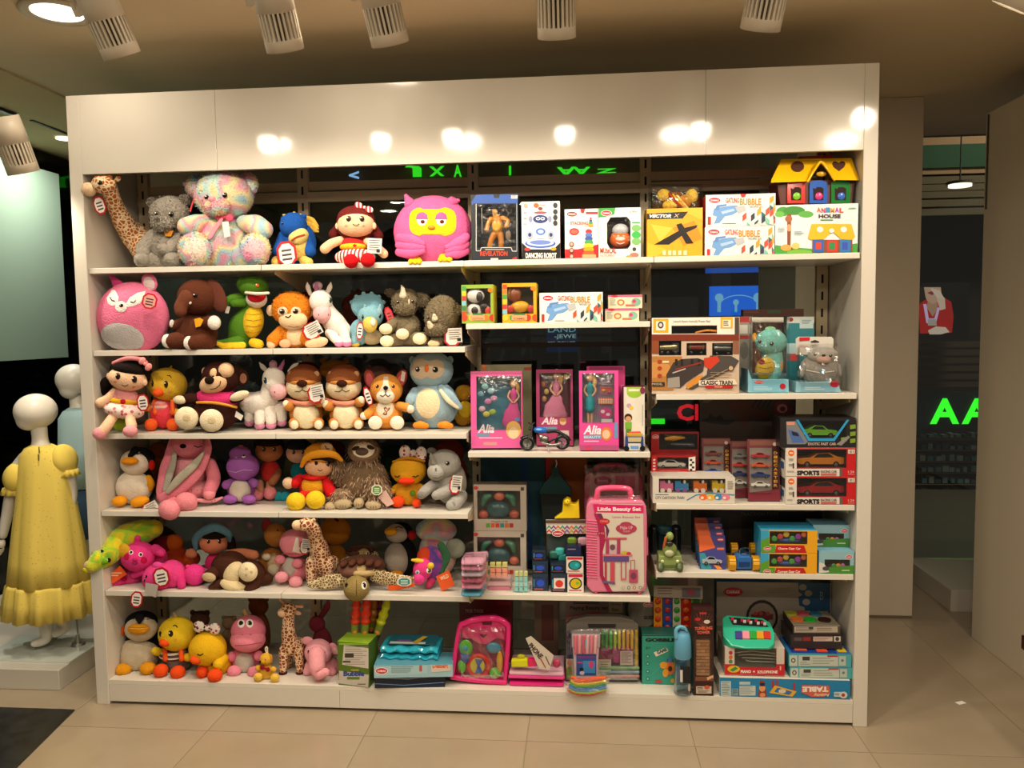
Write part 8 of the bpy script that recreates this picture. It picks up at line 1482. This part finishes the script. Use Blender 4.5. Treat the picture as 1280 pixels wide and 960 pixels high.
A.poly([(597,572),(1000,545),(1000,622),(597,645)],'#a8ccd4'); logo(A,652,603,48,26); A.lines(725,570,900,625,5,'#6a8a94',.3); A.rect(940,555,960,605,'#b85a5a'); A.poly([(1030,520),(1170,470),(1180,600),(1030,615)],'#d8ccbc'); A.text(1040,545,120,36,'Dessert','#d8602c',bold=.04); A.ell(1130,500,30,22,'#e08a5a'); t.done(); z1 =t.z + t.h + .001
for k,(y,lab) in enumerate(((505,'wavy turquoise wrapped clay pack, lower of the two'),(440,'wavy turquoise wrapped clay pack, top of the stack'))):
    t =Toy('clay_pack',lab,'toy package',870,Yb + .05,z1,kind='gloss',group='turquoise clay packs'); v,F =[],[]; n =30
    W0,W1 =(650,1085); Dp =230 * t.S; hh =34 * t.S
    for i in range(n + 1):
        u =i / n; p =t.loc(W0 + (W1 - W0) * u,500,0)[0]; wv =.0035 * math.sin(u * 22 + k)
        for (yy,zz_) in ((-.012 + .006 * math.sin(u * 30),0.002),(-.015 + .006 * math.sin(u * 30),hh * .5),(0,hh),(Dp * .5,hh * 1.15),(Dp,hh * .8),(Dp,0.002)): v.append((p,yy,max(0.0015,zz_ + wv * (1 if zz_ > .004 else .2))))
    m_ =6
    for i in range(n):
        for j in range(m_): a =i * m_ + j; b_ =i * m_ + (j + 1) % m_; F.append((a,a + m_,b_ + m_,b_))
    F += [tuple(range(m_)),tuple(range(n * m_,n * m_ + m_))[::-1]]; t.part('pack',v,F,M('#2ca8c0','gloss'),smooth=False)
    if k: 
        mb =MB(); xs =[t.loc(x,500,0)[0] for x in (690,760,860,880,980,1060)]; H_ =hh * 1.2 + .004
        mb.box(xs[0],.012,H_,xs[5],Dp * .9,H_ + .003,M('#2a6a7c','gloss')); mb.box(xs[1],.04,H_ + .003,xs[2],Dp * .4,H_ + .005,M('#8a4a9a','card')); mb.add([(xs[3],.02,H_ + .006),(xs[3] + .02,.01,H_ + .006),(xs[4],Dp * .6,H_ + .01),(xs[4] - .02,Dp * .65,H_ + .01)],[(0,1,2,3)],M('#d8b02c','card')); mb.box(xs[0] + .01,.014,H_ + .003,xs[4],.03,H_ + .0045,M('#d8e0e0','card')); mb.build('printed_card',t.root)
    t.settle(0); z1 += hh * 1.2 + .006
G(560,740,260)
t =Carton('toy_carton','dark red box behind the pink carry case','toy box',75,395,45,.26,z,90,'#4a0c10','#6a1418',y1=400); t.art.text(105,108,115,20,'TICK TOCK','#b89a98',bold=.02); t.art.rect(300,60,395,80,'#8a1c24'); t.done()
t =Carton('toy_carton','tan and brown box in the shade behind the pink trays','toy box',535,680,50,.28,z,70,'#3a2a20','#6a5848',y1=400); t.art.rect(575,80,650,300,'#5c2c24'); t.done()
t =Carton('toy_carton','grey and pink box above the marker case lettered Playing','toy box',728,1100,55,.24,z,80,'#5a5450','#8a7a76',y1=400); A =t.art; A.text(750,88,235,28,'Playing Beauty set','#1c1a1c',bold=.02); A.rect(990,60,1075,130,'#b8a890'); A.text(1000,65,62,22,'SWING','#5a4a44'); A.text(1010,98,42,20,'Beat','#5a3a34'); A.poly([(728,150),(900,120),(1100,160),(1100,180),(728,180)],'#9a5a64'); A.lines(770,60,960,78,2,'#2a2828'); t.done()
t =Toy('pink_tool_case','pink plastic carry case with green, red and blue toys behind a clear front','toy case',195,.065,z,kind='plastic'); pk ='#e8287c'
t.slab('case_back',[(95,200),(150,165),(285,155),(360,190),(382,240),(365,560),(22,520),(75,225)],0,60,'#8c1c4c','plastic',bevel=.003)
t.tube('case_rim',[(25,525,14,15),(70,235,16,15),(105,195,18,15),(170,172,18,15),(290,165,18,15),(355,195,18,15),(372,250,16,15),(350,555,14,15)],pk,'gloss'); t.tube('case_foot',[(25,525,16,18),(180,545,16,18),(350,556,16,18)],pk,'gloss'); t.slab('case_handle_panel',[(88,215),(160,172),(285,165),(355,205),(352,300),(300,285),(240,325),(190,320),(140,290),(85,285)],16,12,'#d82c74','gloss',bevel=.002); t.slab('handle_hole',[(208,187),(272,187),(268,205),(214,205)],18,4,'#5a1430','matte'); t.slab('emblem',[(190,262),(245,262),(218,285)],18,5,'#5a1430','matte')
for x,y,rx,ry,c_ in ((110,345,42,50,'#58b832'),(280,345,45,34,'#2c90b8'),(85,460,25,42,'#6ac83a'),(318,430,20,66,'#e0a824'),(290,500,36,34,'#58c028'),(105,400,30,40,'#3a5ab8')): t.e('toy_piece',x,y,rx,ry,c_,15,16,kind='gloss')
k =torus(t,'toy_ring',190,455,62,17,'#d8221c'); t.e('ring_face',180,455,46,54,'#d8c83a',8,12,kind='gloss'); t.slab('ring_print',[(165,415),(215,420),(195,455),(215,500),(165,505),(182,455)],24,3,'#2c5ab8','card'); [t.e('snail',105 + 0,350,18,18,'#2c9ac0',30,8,kind='gloss')]; film_wrap(t,60,215,350,545,20,44); t.settle()
t =Toy('pink_tray_pack','stacked pink toy trays with yellow pieces and a tilted card on top','toy package',540,.08,z,kind='gloss')
for y,c_,w_ in ((545,'#d82a80',0),(500,'#e84494',6),(478,'#e8b8cc',0)): v =[t.loc(375 - w_,y,60),t.loc(712 + w_,y,60)]; hh =24 * t.S; mb =MB(); mb.box(v[0][0],v[0][1],max(v[0][2] - hh,.002),v[1][0],v[0][1] + 260 * t.S,v[0][2],M(c_,'gloss')); t.mv.append(max(v[0][2] - hh,.002)); bev(mb.build('tray',t.root),.006)
t.slab('yellow_piece',[(388,410),(490,405),(492,452),(390,454)],70,40,'#d8d81c','gloss',bevel=.004); t.slab('pink_piece',[(492,405),(548,402),(545,450),(494,452)],70,40,'#e8286c','gloss',bevel=.004); t.e('yellow_piece',450,388,26,16,'#b8b01c',40,16); t.e('red_piece',668,430,24,26,'#b83a5c',60,16)
c_ =t.slab('tilted_card',[(478,275),(510,262),(650,380),(622,470),(560,462)],90,4,'#cfc4b4','card'); A =Art(t,91,c_,'card_print'); A.text(515,300,110,34,'PHONE','#3a2c2c',rot=48,bold=.04); A.line([(570,400),(600,455)],6,'#b82c2c'); A.line([(600,385),(625,440)],6,'#7a2c5c'); A.build(); t.settle(0)
t =Toy('marker_case','clear handled case with a fan of coloured marker pens','marker set',950,.10,z,kind='plastic')
t.slab('case_back',[(727,545),(727,200),(760,170),(850,150),(1050,150),(1140,170),(1172,200),(1175,545)],0,50,'#6f6a64','plastic',bevel=.004); t.slab('handle_slot',[(860,195),(1035,195),(1030,218),(866,218)],2,4,'#2a2420','matte')
cols =['#1c2c6a','#1c3c7a','#1c4c84','#1c5a7a','#1f5c5c','#1f5a3c','#1f6a34','#1f7a30','#229030','#22a038','#30b83a','#a8cc2c','#d8c82c','#e0b82c','#e0a028','#e0b020','#d8b018']
for k,c_ in enumerate(cols):
    x =742 + k * 26; t.tube('marker',[(x,240,9,16),(x,300 + (150 if k < 3 or k > 15 else 40),10,16)],c_,'plastic',sub=1,n=8)
t.slab('label_band',[(930,330),(1140,330),(1140,440),(930,430)],22,4,'#7c1c58','card'); A =Art(t,23); A.rect(1060,362,1138,448,'#c8b8b0'); A.lines(1066,370,1130,440,7,'#6a5c58',.35); A.lines(945,345,1010,365,2,'#b88aa8'); [A.ell(x,y,8,8,'#d86ab8') for x,y in ((1075,345),(1110,348),(1030,350))]; A.rect(1020,380,1050,430,'#a8307c'); A.build()
for y,c_ in ((465,'#6a9a70'),(490,'#7a98a8'),(515,'#b07a78')): t.tube('crayon_row',[(940,y,11,20),(1168,y,11,20)],c_,'plastic',sub=1)
t.slab('insert_card',[(728,410),(1004,415),(1002,535),(728,530)],26,3,'#c4bca8','card'); A =Art(t,27); A.lines(938,425,1000,520,6,'#7a7264',.3); A.ell(985,505,18,16,'#5a8a3c'); A.poly([(728,470),(760,440),(765,530),(728,530)],'#6a8a3a'); A.ell(748,432,14,20,'#b8603a'); A.build(); film_wrap(t,730,225,1172,540,24,40,'clear_front'); t.settle()
t =Toy('loom_bands_pack','bundle of rainbow stretch bands lying in front of the crayon box','toy package',855,.02,z,kind='gloss')
for k,(c_,y) in enumerate((('#e8381c',618),('#a8c81c',615),('#3a9ad8',600),('#2a7ac8',590),('#38a83c',575),('#e8c81c',560),('#ee5a1c',545))): t.tube('band',[(745 + k * 4,y - 14,13,20),(800,y + 2,17,40),(880,y + 4 - k,17,40),(965 + 3 * (k % 3),y - 14,12,20)],c_)
film_wrap(t,725,530,990,640,30,80); t.settle(.06)
t =Toy('crayon_box','clear flip lid box of pink crayons with a blue printed label','crayon set',850,.05,z + .036,kind='plastic')
t.slab('box',[(768,345),(930,345),(918,545),(780,545)],0,70,'#b8a8b0','gloss',bevel=.002); t.slab('lid',[(760,262),(938,262),(936,346),(762,346)],4,78,'#a89ca0','gloss',bevel=.003); t.slab('clip',[(828,296),(868,296),(866,352),(830,352)],8,5,'#3cb4cc','plastic',bevel=.001)
for k in range(6): t.tube('crayon',[(785 + k * 25,275,9,6),(785 + k * 24,375,9,6)],['#d86a80','#e8909c','#c85a70','#e0a0a8','#d87a8c','#e8a8b0'][k],'matte',sub=1,n=8)
A =Art(t,2); A.rect(790,385,912,515,'#2a4c94'); A.rect(798,395,905,408,'#7a3a8c'); A.rect(830,425,905,500,'#3c88c0'); A.ell(882,448,15,22,'#c83a7a'); A.ell(822,478,13,12,'#1a1c2c'); A.ell(825,500,15,12,'#c8b8c8'); A.rect(796,430,828,440,'#b04a6a'); A.build(); t.settle(0)
G(800,720,280)
t =Toy('pop_board','rainbow push pop board with rows of bubbles hanging at the back','toy',215,.20,z,kind='plastic'); t.slab('header',[(80,28),(358,30),(358,106),(78,92)],30,4,'#a89c90','card'); A =Art(t,31); A.lines(100,40,200,85,3,'#6a625a',.35); A.rect(240,40,345,95,'#6a6a74'); A.ell(290,65,24,20,'#9a4a5a'); A.build()
for k,(x0,x1,c_,d_) in enumerate(((78,128,'#e89a1c','#d8481c'),(131,184,'#2250a0','#b82c38'),(187,234,'#d8d0bc','#3a9a2c'),(237,290,'#b82418','#d85a1c'),(293,352,'#5a9a1c','#1c5a2c'))):
    p =t.slab('strip',[(x0,94),(x1,94),(x1,322),(x0,322)],0,14,c_,'plastic',bevel=.002)
    for j in range(5): t.e('bubble',(x0 + x1) / 2,118 + j * 50,17,17,d_,2,8,parent=p)
t.slab('support',[(180,322),(260,322),(260,520),(180,520)],-12,10,'#2a2018','matte'); t.settle(0)
t =Carton('toy_carton','dark green and white box at the back left of the bottom right bay','toy box',-80,90,145,.22,z,90,'#1c2c18','#24381e',y1=400); A =t.art; A.ell(20,190,90,105,'#7a7468'); logo(A,52,165,34,14); A.text(22,228,60,20,'GUESS','#1c1a18',bold=.04); t.done()
t =Carton('board_game_box','teal box lettered GOBBLE GAME with an orange cartoon gobbler','board game',12,300,338,None,z,120,'#1f6a60','#2f9a86',y1=622); A =t.art; A.text(30,356,175,22,'GOBBLE','#141a18',bold=.07); A.rect(12,338,300,344,'#1c4a44'); A.poly([(78,438),(150,408),(162,430),(92,462)],'#e8e0d0'); A.text(92,430,62,22,'GAME','#14504a',rot=-20,bold=.05); [A.ell(44,y,10,10,'#14504a') for y in (460,502,545,588)]; [A.ell(44,y,6,6,'#7ac8b8') for y in (460,502,545,588)]; A.text(34,404,24,14,'6+','#141a18'); A.line([(70,560),(180,470)],3,'#4ab09c'); A.line([(110,500),(200,600)],3,'#4ab09c')
A.ell(172,525,26,40,'#d8702c'); A.ell(135,510,22,20,'#e8a02c'); A.ell(145,555,16,24,'#e8a02c'); A.rect(155,475,190,490,'#1c1a18'); A.ell(172,530,12,16,'#3a2018'); A.ell(172,480,14,16,'#4a7ab0'); A.ell(105,603,22,9,'#b83a3a'); A.ell(185,598,12,14,'#c8a83a'); t.done()
t =Toy('water_bottle','clear blue drinks bottle with a hooked light blue cap','bottle',244,YZ(244,672,z),z,kind='plastic')
def lathe(t,name,cx,prof,col,kind,f=0,n=28,parent=None):
    v,F =[],[]
    for x_r,y in prof:
        c =t.loc(cx,y,f)
        for i in range(n): a =2 * math.pi * i / n; v.append((c[0] + x_r * t.S * math.cos(a),c[1] + x_r * t.S * math.sin(a),c[2]))
    for j in range(len(prof) - 1):
        for i in range(n): F.append((j * n + i,j * n + (i + 1) % n,(j + 1) * n + (i + 1) % n,(j + 1) * n + i))
    F += [tuple(range(n)),tuple(range((len(prof) - 1) * n,len(prof) * n))[::-1]]; return t.part(name,v,F,asmat(col,kind),parent)
lathe(t,'bottle_body',244,[(30,446),(46,450),(49,500),(48,620),(50,655),(40,664)],'#b8dcea','film'); lathe(t,'inner_cup',244,[(38,455),(40,540),(38,600),(30,604)],'#4a94b8','plastic'); lathe(t,'cap',244,[(20,300),(38,318),(46,350),(50,450),(46,456)],'#62a8cc','plastic'); t.tube('carry_hook',[(208,345,12,20),(206,305,11,20),(225,285,10,20),(252,288,9,20),(268,310,7,20)],'#6ab0d0','plastic'); t.slab('black_label',[(228,510),(292,512),(290,610),(245,605)],51,2,'#14181c','card'); t.slab('white_label',[(229,532),(244,532),(244,600),(230,600)],54,2,'#d8d4cc','card'); t.slab('white_label',[(274,572),(288,572),(288,650),(276,650)],40,2,'#c8c4bc','card'); t.settle(0)
t =Carton('tumbling_tower_box','tall brown box lettered TUMBLING TOWER with wooden blocks in its window','board game',306,420,196,None,z,120,'#3c1c14','#3a1814',y1=685,wins=[(316,358,408,575)],wcol='#2a1a10'); A =t.art; A.rect(306,200,420,345,'#2a1414'); [A.line([(360,300),(360 + 60 * math.cos(a),260 + 60 * math.sin(a))],2,'#8a4a3a') for a in np.linspace(3.3,6.1,9)]; A.ell(330,248,16,9,'#c8202c'); A.ell(382,262,18,11,'#d8d0c4'); A.rect(340,208,380,220,'#b82c30'); A.text(312,292,100,20,'TUMBLING','#d8624a',rot=-3,bold=.05); A.text(325,316,75,18,'TOWER','#d8624a',rot=-3,bold=.05); A.rect(316,575,420,600,'#7a4a34'); A.poly([(380,580),(418,565),(420,580),(385,596)],'#d8a888'); A.rect(320,630,408,672,'#c8bcae'); A.lines(326,636,365,650,2,'#2a1c18'); A.ell(382,636,16,12,'#c85a3c'); A.lines(330,655,400,668,2,'#6a5a50')
for k in range(11):
    for j in range(3 if k % 2 else 1):
        w_ =24; x =322 + j * 26; t.slab('wooden_block',[(x,366 + k * 19),(x + (w_ if k % 2 else 76),366 + k * 19),(x + (w_ if k % 2 else 76),382 + k * 19),(x,382 + k * 19)],-14,60,['#b07a4c','#c08a5c','#a87044'][(k + j) % 3],'matte')
t.done()
# bottom right stack
Ya =YZ(830,700,z)
t =Carton('activity_table_box','long blue box with ACTIVITY TABLE printed upside down','toy box',456,1200,590,Ya,z,280,'#d8d4c8','#1a80b4',top='#d8d2c4'); A =t.art; zt =t.z + t.h + .001
A.rect(462,602,520,690,'#b8c8c8'); A.lines(468,608,514,684,8,'#5a7a84',.35); A.rect(524,645,560,684,'#8aa8b0'); A.lines(528,650,556,680,4,'#3a5a64'); A.rect(568,605,630,622,'#b8c8c8'); A.rect(568,628,660,684,'#c4ccc4'); A.lines(572,634,655,680,5,'#6a8088',.3)
A.poly([(685,600),(710,600),(725,690),(675,690)],'#a03024'); A.ell(698,640,18,22,'#e0a06a'); A.rect(685,612,712,630,'#1c2040'); A.ell(700,680,16,12,'#d8905c'); A.rect(752,598,764,640,'#b82c34'); A.rect(778,596,788,640,'#b82c34'); A.rect(874,612,886,660,'#b82c34'); A.poly([(770,625),(895,660),(870,690),(738,668)],'#e0b02c'); A.poly([(785,638),(870,662),(852,680),(765,662)],'#3a6ab0'); A.ell(812,658,22,12,'#d8d0b8')
vs,fs =glyphs('TABLE',.06,0); mn,mx =vs.min(0),vs.max(0); q =(vs - mn) / (mx - mn); A.poly([(925,622),(1080,626),(1085,668),(1050,690),(980,690),(920,665)],'#d0604c'); A.mb.add([A.P(1075 - p[0] * 148,632 + p[1] * 30) for p in q],fs,M('#f0e8dc','card')); A.k += 1
vs,fs =glyphs('Activity',.03,0); mn,mx =vs.min(0),vs.max(0); q =(vs - mn) / (mx - mn); A.mb.add([A.P(1082 - p[0] * 90,668 + p[1] * 20) for p in q],fs,M('#e8d8c0','card')); A.rect(1108,662,1160,690,'#c8d0cc'); A.ell(1162,680,22,20,'#d0d4cc'); A.ell(1160,680,10,10,'#a83a3c'); A.lines(1112,670,1150,684,2,'#6a7a7c'); t.done()
t =Carton('toy_box_lid','thin white and red flat box lying on the activity table box','toy box',460,848,566,Ya + .02,zt,240,'#d8cfc4','#dcd2c4'); t.art.poly([(460,566),(500,566),(490,580),(460,584)],'#6a9a2c'); t.art.rect(575,568,622,590,'#c82420'); t.art.rect(540,570,570,586,'#d8a02c'); t.art.lines(640,570,720,584,2,'#c86a5c'); t.done(); zl =t.z + t.h + .001
t =Carton('xylophone_box','red and white window box lettered PIANO + XYLOPHONE','toy box',484,826,412,Ya + .015,zl,240,'#b8b0a4','#c4202a',wins=[(540,400,780,520)],wcol='#5c645c',top='#c8c0b4',y1=None); A =t.art; A.rect(486,402,540,505,'#d0c8bc'); A.rect(780,402,824,505,'#d0c8bc'); [A.ell(518,y,11,12,c_) for y,c_ in ((440,'#b82c3c'),(466,'#d8682c'),(490,'#4a8a4c'))]; A.ell(535,533,36,20,'#e0b82c'); A.poly([(512,538),(545,518),(560,530),(530,548)],'#3a8a4a'); A.text(575,538,60,18,'PIANO','#f4e0dc',bold=.05); A.text(645,540,12,14,'+','#f4e0dc',bold=.05); A.text(668,540,118,18,'XYLOPHONE','#f4e0dc',bold=.05); A.rect(798,515,806,540,'#e8b0a0')
for k in range(4): t.tube('crinkled_film',[(545 + k * 20,440 + k * 14,3,-30),(640,430 + k * 20,4,-24),(775,445 + k * 16,3,-30)],'#a0a89c','gloss',sub=2,n=6)
t.done(); zx =t.z + t.h + .001
t =Toy('toy_piano','turquoise toy piano with coloured keys on top of the xylophone box','toy piano',615,Ya + .03,zx,kind='plastic'); tl ='#2fb896'
def slope(n,pts,col,kind,lift=0,parent=None,z0=.012,gain=.9,th=.02):
    """piece lying on the tilted top: the higher in the picture, the further back and up"""
    a =[]
    for x,y in pts:
        v_ =(412 - y) / 190.; f =60 - 190 * v_; p =t.loc(x,y,f); a.append(np.array([p[0],p[1],p[2] + lift]))
    ar =sum(a[i][0] * a[(i + 1) % len(a)][2] - a[(i + 1) % len(a)][0] * a[i][2] for i in range(len(a))); a =a[::-1] if ar < 0 else a; n_ =len(a)
    b_ =[p + np.array([0,.004,-th]) for p in a]; F =[tuple(range(n_)),tuple(range(n_,2 * n_))[::-1]] + [(i,i + n_,(i + 1) % n_ + n_,(i + 1) % n_) for i in range(n_)]
    v =[(p[0],p[1],max(p[2],.001)) for p in a + b_]; return t.part(n,v,F,asmat(col,kind),parent,False)
bev(slope('body',[(470,240),(495,222),(700,238),(745,265),(772,330),(768,385),(740,412),(600,412),(520,395),(475,340)],tl,'plastic',th=.045),.006)
k =slope('key_bed',[(508,240),(700,255),(735,296),(530,282)],'#1c2230','plastic',.003,th=.004)
[slope('white_peg',[(x,y),(x + 16,y),(x + 16,y + 16),(x,y + 16)],'#e0dcd4' if j % 2 else '#c83a4c','plastic',.008,k,th=.006) for j,(x,y) in enumerate(((520,248),(535,262),(575,255),(590,262),(612,258),(625,268),(655,258),(668,272),(690,268),(705,276)))]
for x,c_ in ((543,'#4a3c90'),(585,'#e890a8'),(625,'#2ca03a'),(666,'#d89a24'),(706,'#c83428')): slope('key',[(x,324),(x + 38,325),(x + 42,368),(x + 2,366)],c_,'plastic',.007,th=.008)
t.settle(0)
def teal(lab,y0,z_,x0,x1):
    t =Carton('clay_set_box',lab,'toy box',x0,x1,y0,Ya + .012,z_,250,'#3a98a8','#4aa6b0',group='teal boxes with white labels',top='#2c6aa8'); A =t.art; w_ =x1 - x0; H =t.ym - y0
    A.rect(x0 + 5,y0 + H * .1,x0 + 48,t.ym - 4,'#c4c8be'); A.ell(x0 + 26,y0 + H * .5,13,14,'#4a4a48'); A.ell(x0 + 26,y0 + H * .5,7,8,'#c4c8be'); A.rect(x0 + 55,y0 + H * .1,x0 + 282,t.ym - 4,'#bcc4ba'); A.rect(x0 + 78,y0 + H * .2,x0 + 120,y0 + H * .5,'#3c403c'); A.lines(x0 + 135,y0 + H * .3,x0 + 270,y0 + H * .9,3,'#7a8a84',.25); A.lines(x0 + 65,y0 + H * .62,x0 + 125,y0 + H * .9,2,'#7a8a84',.3); A.rect(x0 + 220,y0 + H * .1,x0 + 280,y0 + H * .22,'#b82c34'); A.rect(x0 + 286,y0 + H * .16,x0 + 326,t.ym - 6,'#b4c0b8'); A.ell(x0 + 306,y0 + H * .5,8,8,'#6a7a74'); t.done(); return t
t =teal('teal clay set box with a white label, lower of two',522,zt,856,1212); t2 =teal('teal clay set box with orange pieces on its lid, upper of two',447,t.z + t.h + .001,850,1208); t =t2
mb =MB(); hz =t.h + .0006; X =lambda x: t.loc(x,450)[0]; D =t.d
for x0,x1,y0,y1,c_ in ((895,965,.15,.55,'#ee5a2c'),(1020,1080,.1,.75,'#ee5424'),(1140,1190,.1,.5,'#d8b82c'),(870,1130,.05,.95,'#1c3c8c')): mb.box(X(x0),D * y0,hz + (.001 if c_ != '#1c3c8c' else 0),X(x1),D * y1,hz + (.004 if c_ != '#1c3c8c' else .0008),M(c_,'gloss'))
mb.build('lid_picture',t.root); zk =t.z + t.h + .006
t =Carton('game_box','flat black box with a white label under the clay palette box','board game',862,1155,341,Ya + .045,zk,230,'#241c1e','#2c2224'); A =t.art; A.rect(990,348,1100,374,'#c8b8ac'); A.lines(995,352,1092,372,3,'#9a5a5a',.4); A.rect(1108,346,1146,376,'#c8c0b4'); A.ell(1127,361,11,12,'#3a3434'); A.rect(930,350,975,372,'#8a2c30'); A.rect(880,352,925,372,'#5a4a4c'); t.done(); zk =t.z + t.h + .001
t =Carton('clay_palette_box','dark box with six coloured clay discs under its clear lid, top of the stack','toy box',876,1145,286,Ya + .055,zk,240,'#2c2422','#4a4038',top='#8a8270'); A =t.art; A.rect(882,290,1130,324,'#b0a494'); A.lines(890,296,1000,320,3,'#6a6056',.4); A.rect(965,292,990,306,'#3a3430'); A.lines(1010,298,1120,318,2,'#7a7064',.4); hz =t.h
for x,y,c_ in ((905,.35,'#d8742c'),(980,.35,'#28a838'),(1065,.35,'#3a1c18'),(895,.75,'#a8a82c'),(965,.75,'#b84a5c'),(1040,.75,'#2c6a84')):
    mb =MB(); mb.cyl((t.loc(x + 15,286)[0],t.d * y,hz + .0006),36 * t.S,.006,M(c_,'gloss'),20,2); mb.build('clay_disc',t.root)
t.done()
t =Carton('wheel_toy_box','large white box with blue drips and a red brand oval at the back','toy box',436,1086,38,.27,z,90,'#28506c','#9c9286',y1=420); A =t.art
A.poly([(905,38),(1086,38),(1086,430),(960,430),(940,180),(910,170),(905,120),(930,110),(905,90)],'#1f4c70'); [A.ell(x,y,22,18,c_) for x,y,c_ in ((930,66,'#9c9286'),(935,130,'#1f4c70'),(950,150,'#9c9286'),(962,100,'#9c9286'))]; logo(A,532,92,56,26,edge='#b02430'); A.text(492,80,80,14,'CHIMAX','#c89a98'); A.lines(725,72,895,105,3,'#7a7268',.2); A.text(1028,90,20,46,'B','#7a9ab0')
A.ell(697,235,92,98,'#2a1c1c'); A.ell(697,238,78,84,'#8c7c70'); A.ell(697,240,40,40,'#5a2424'); A.rect(635,218,760,250,'#6a2c28'); [A.ell(x,215,12,12,'#a83a34') for x in (660,690,730)]; t.done()
if 'DEBUG_LOG' in __import__('os').environ:
    for l in LOG: print('LOG',l)
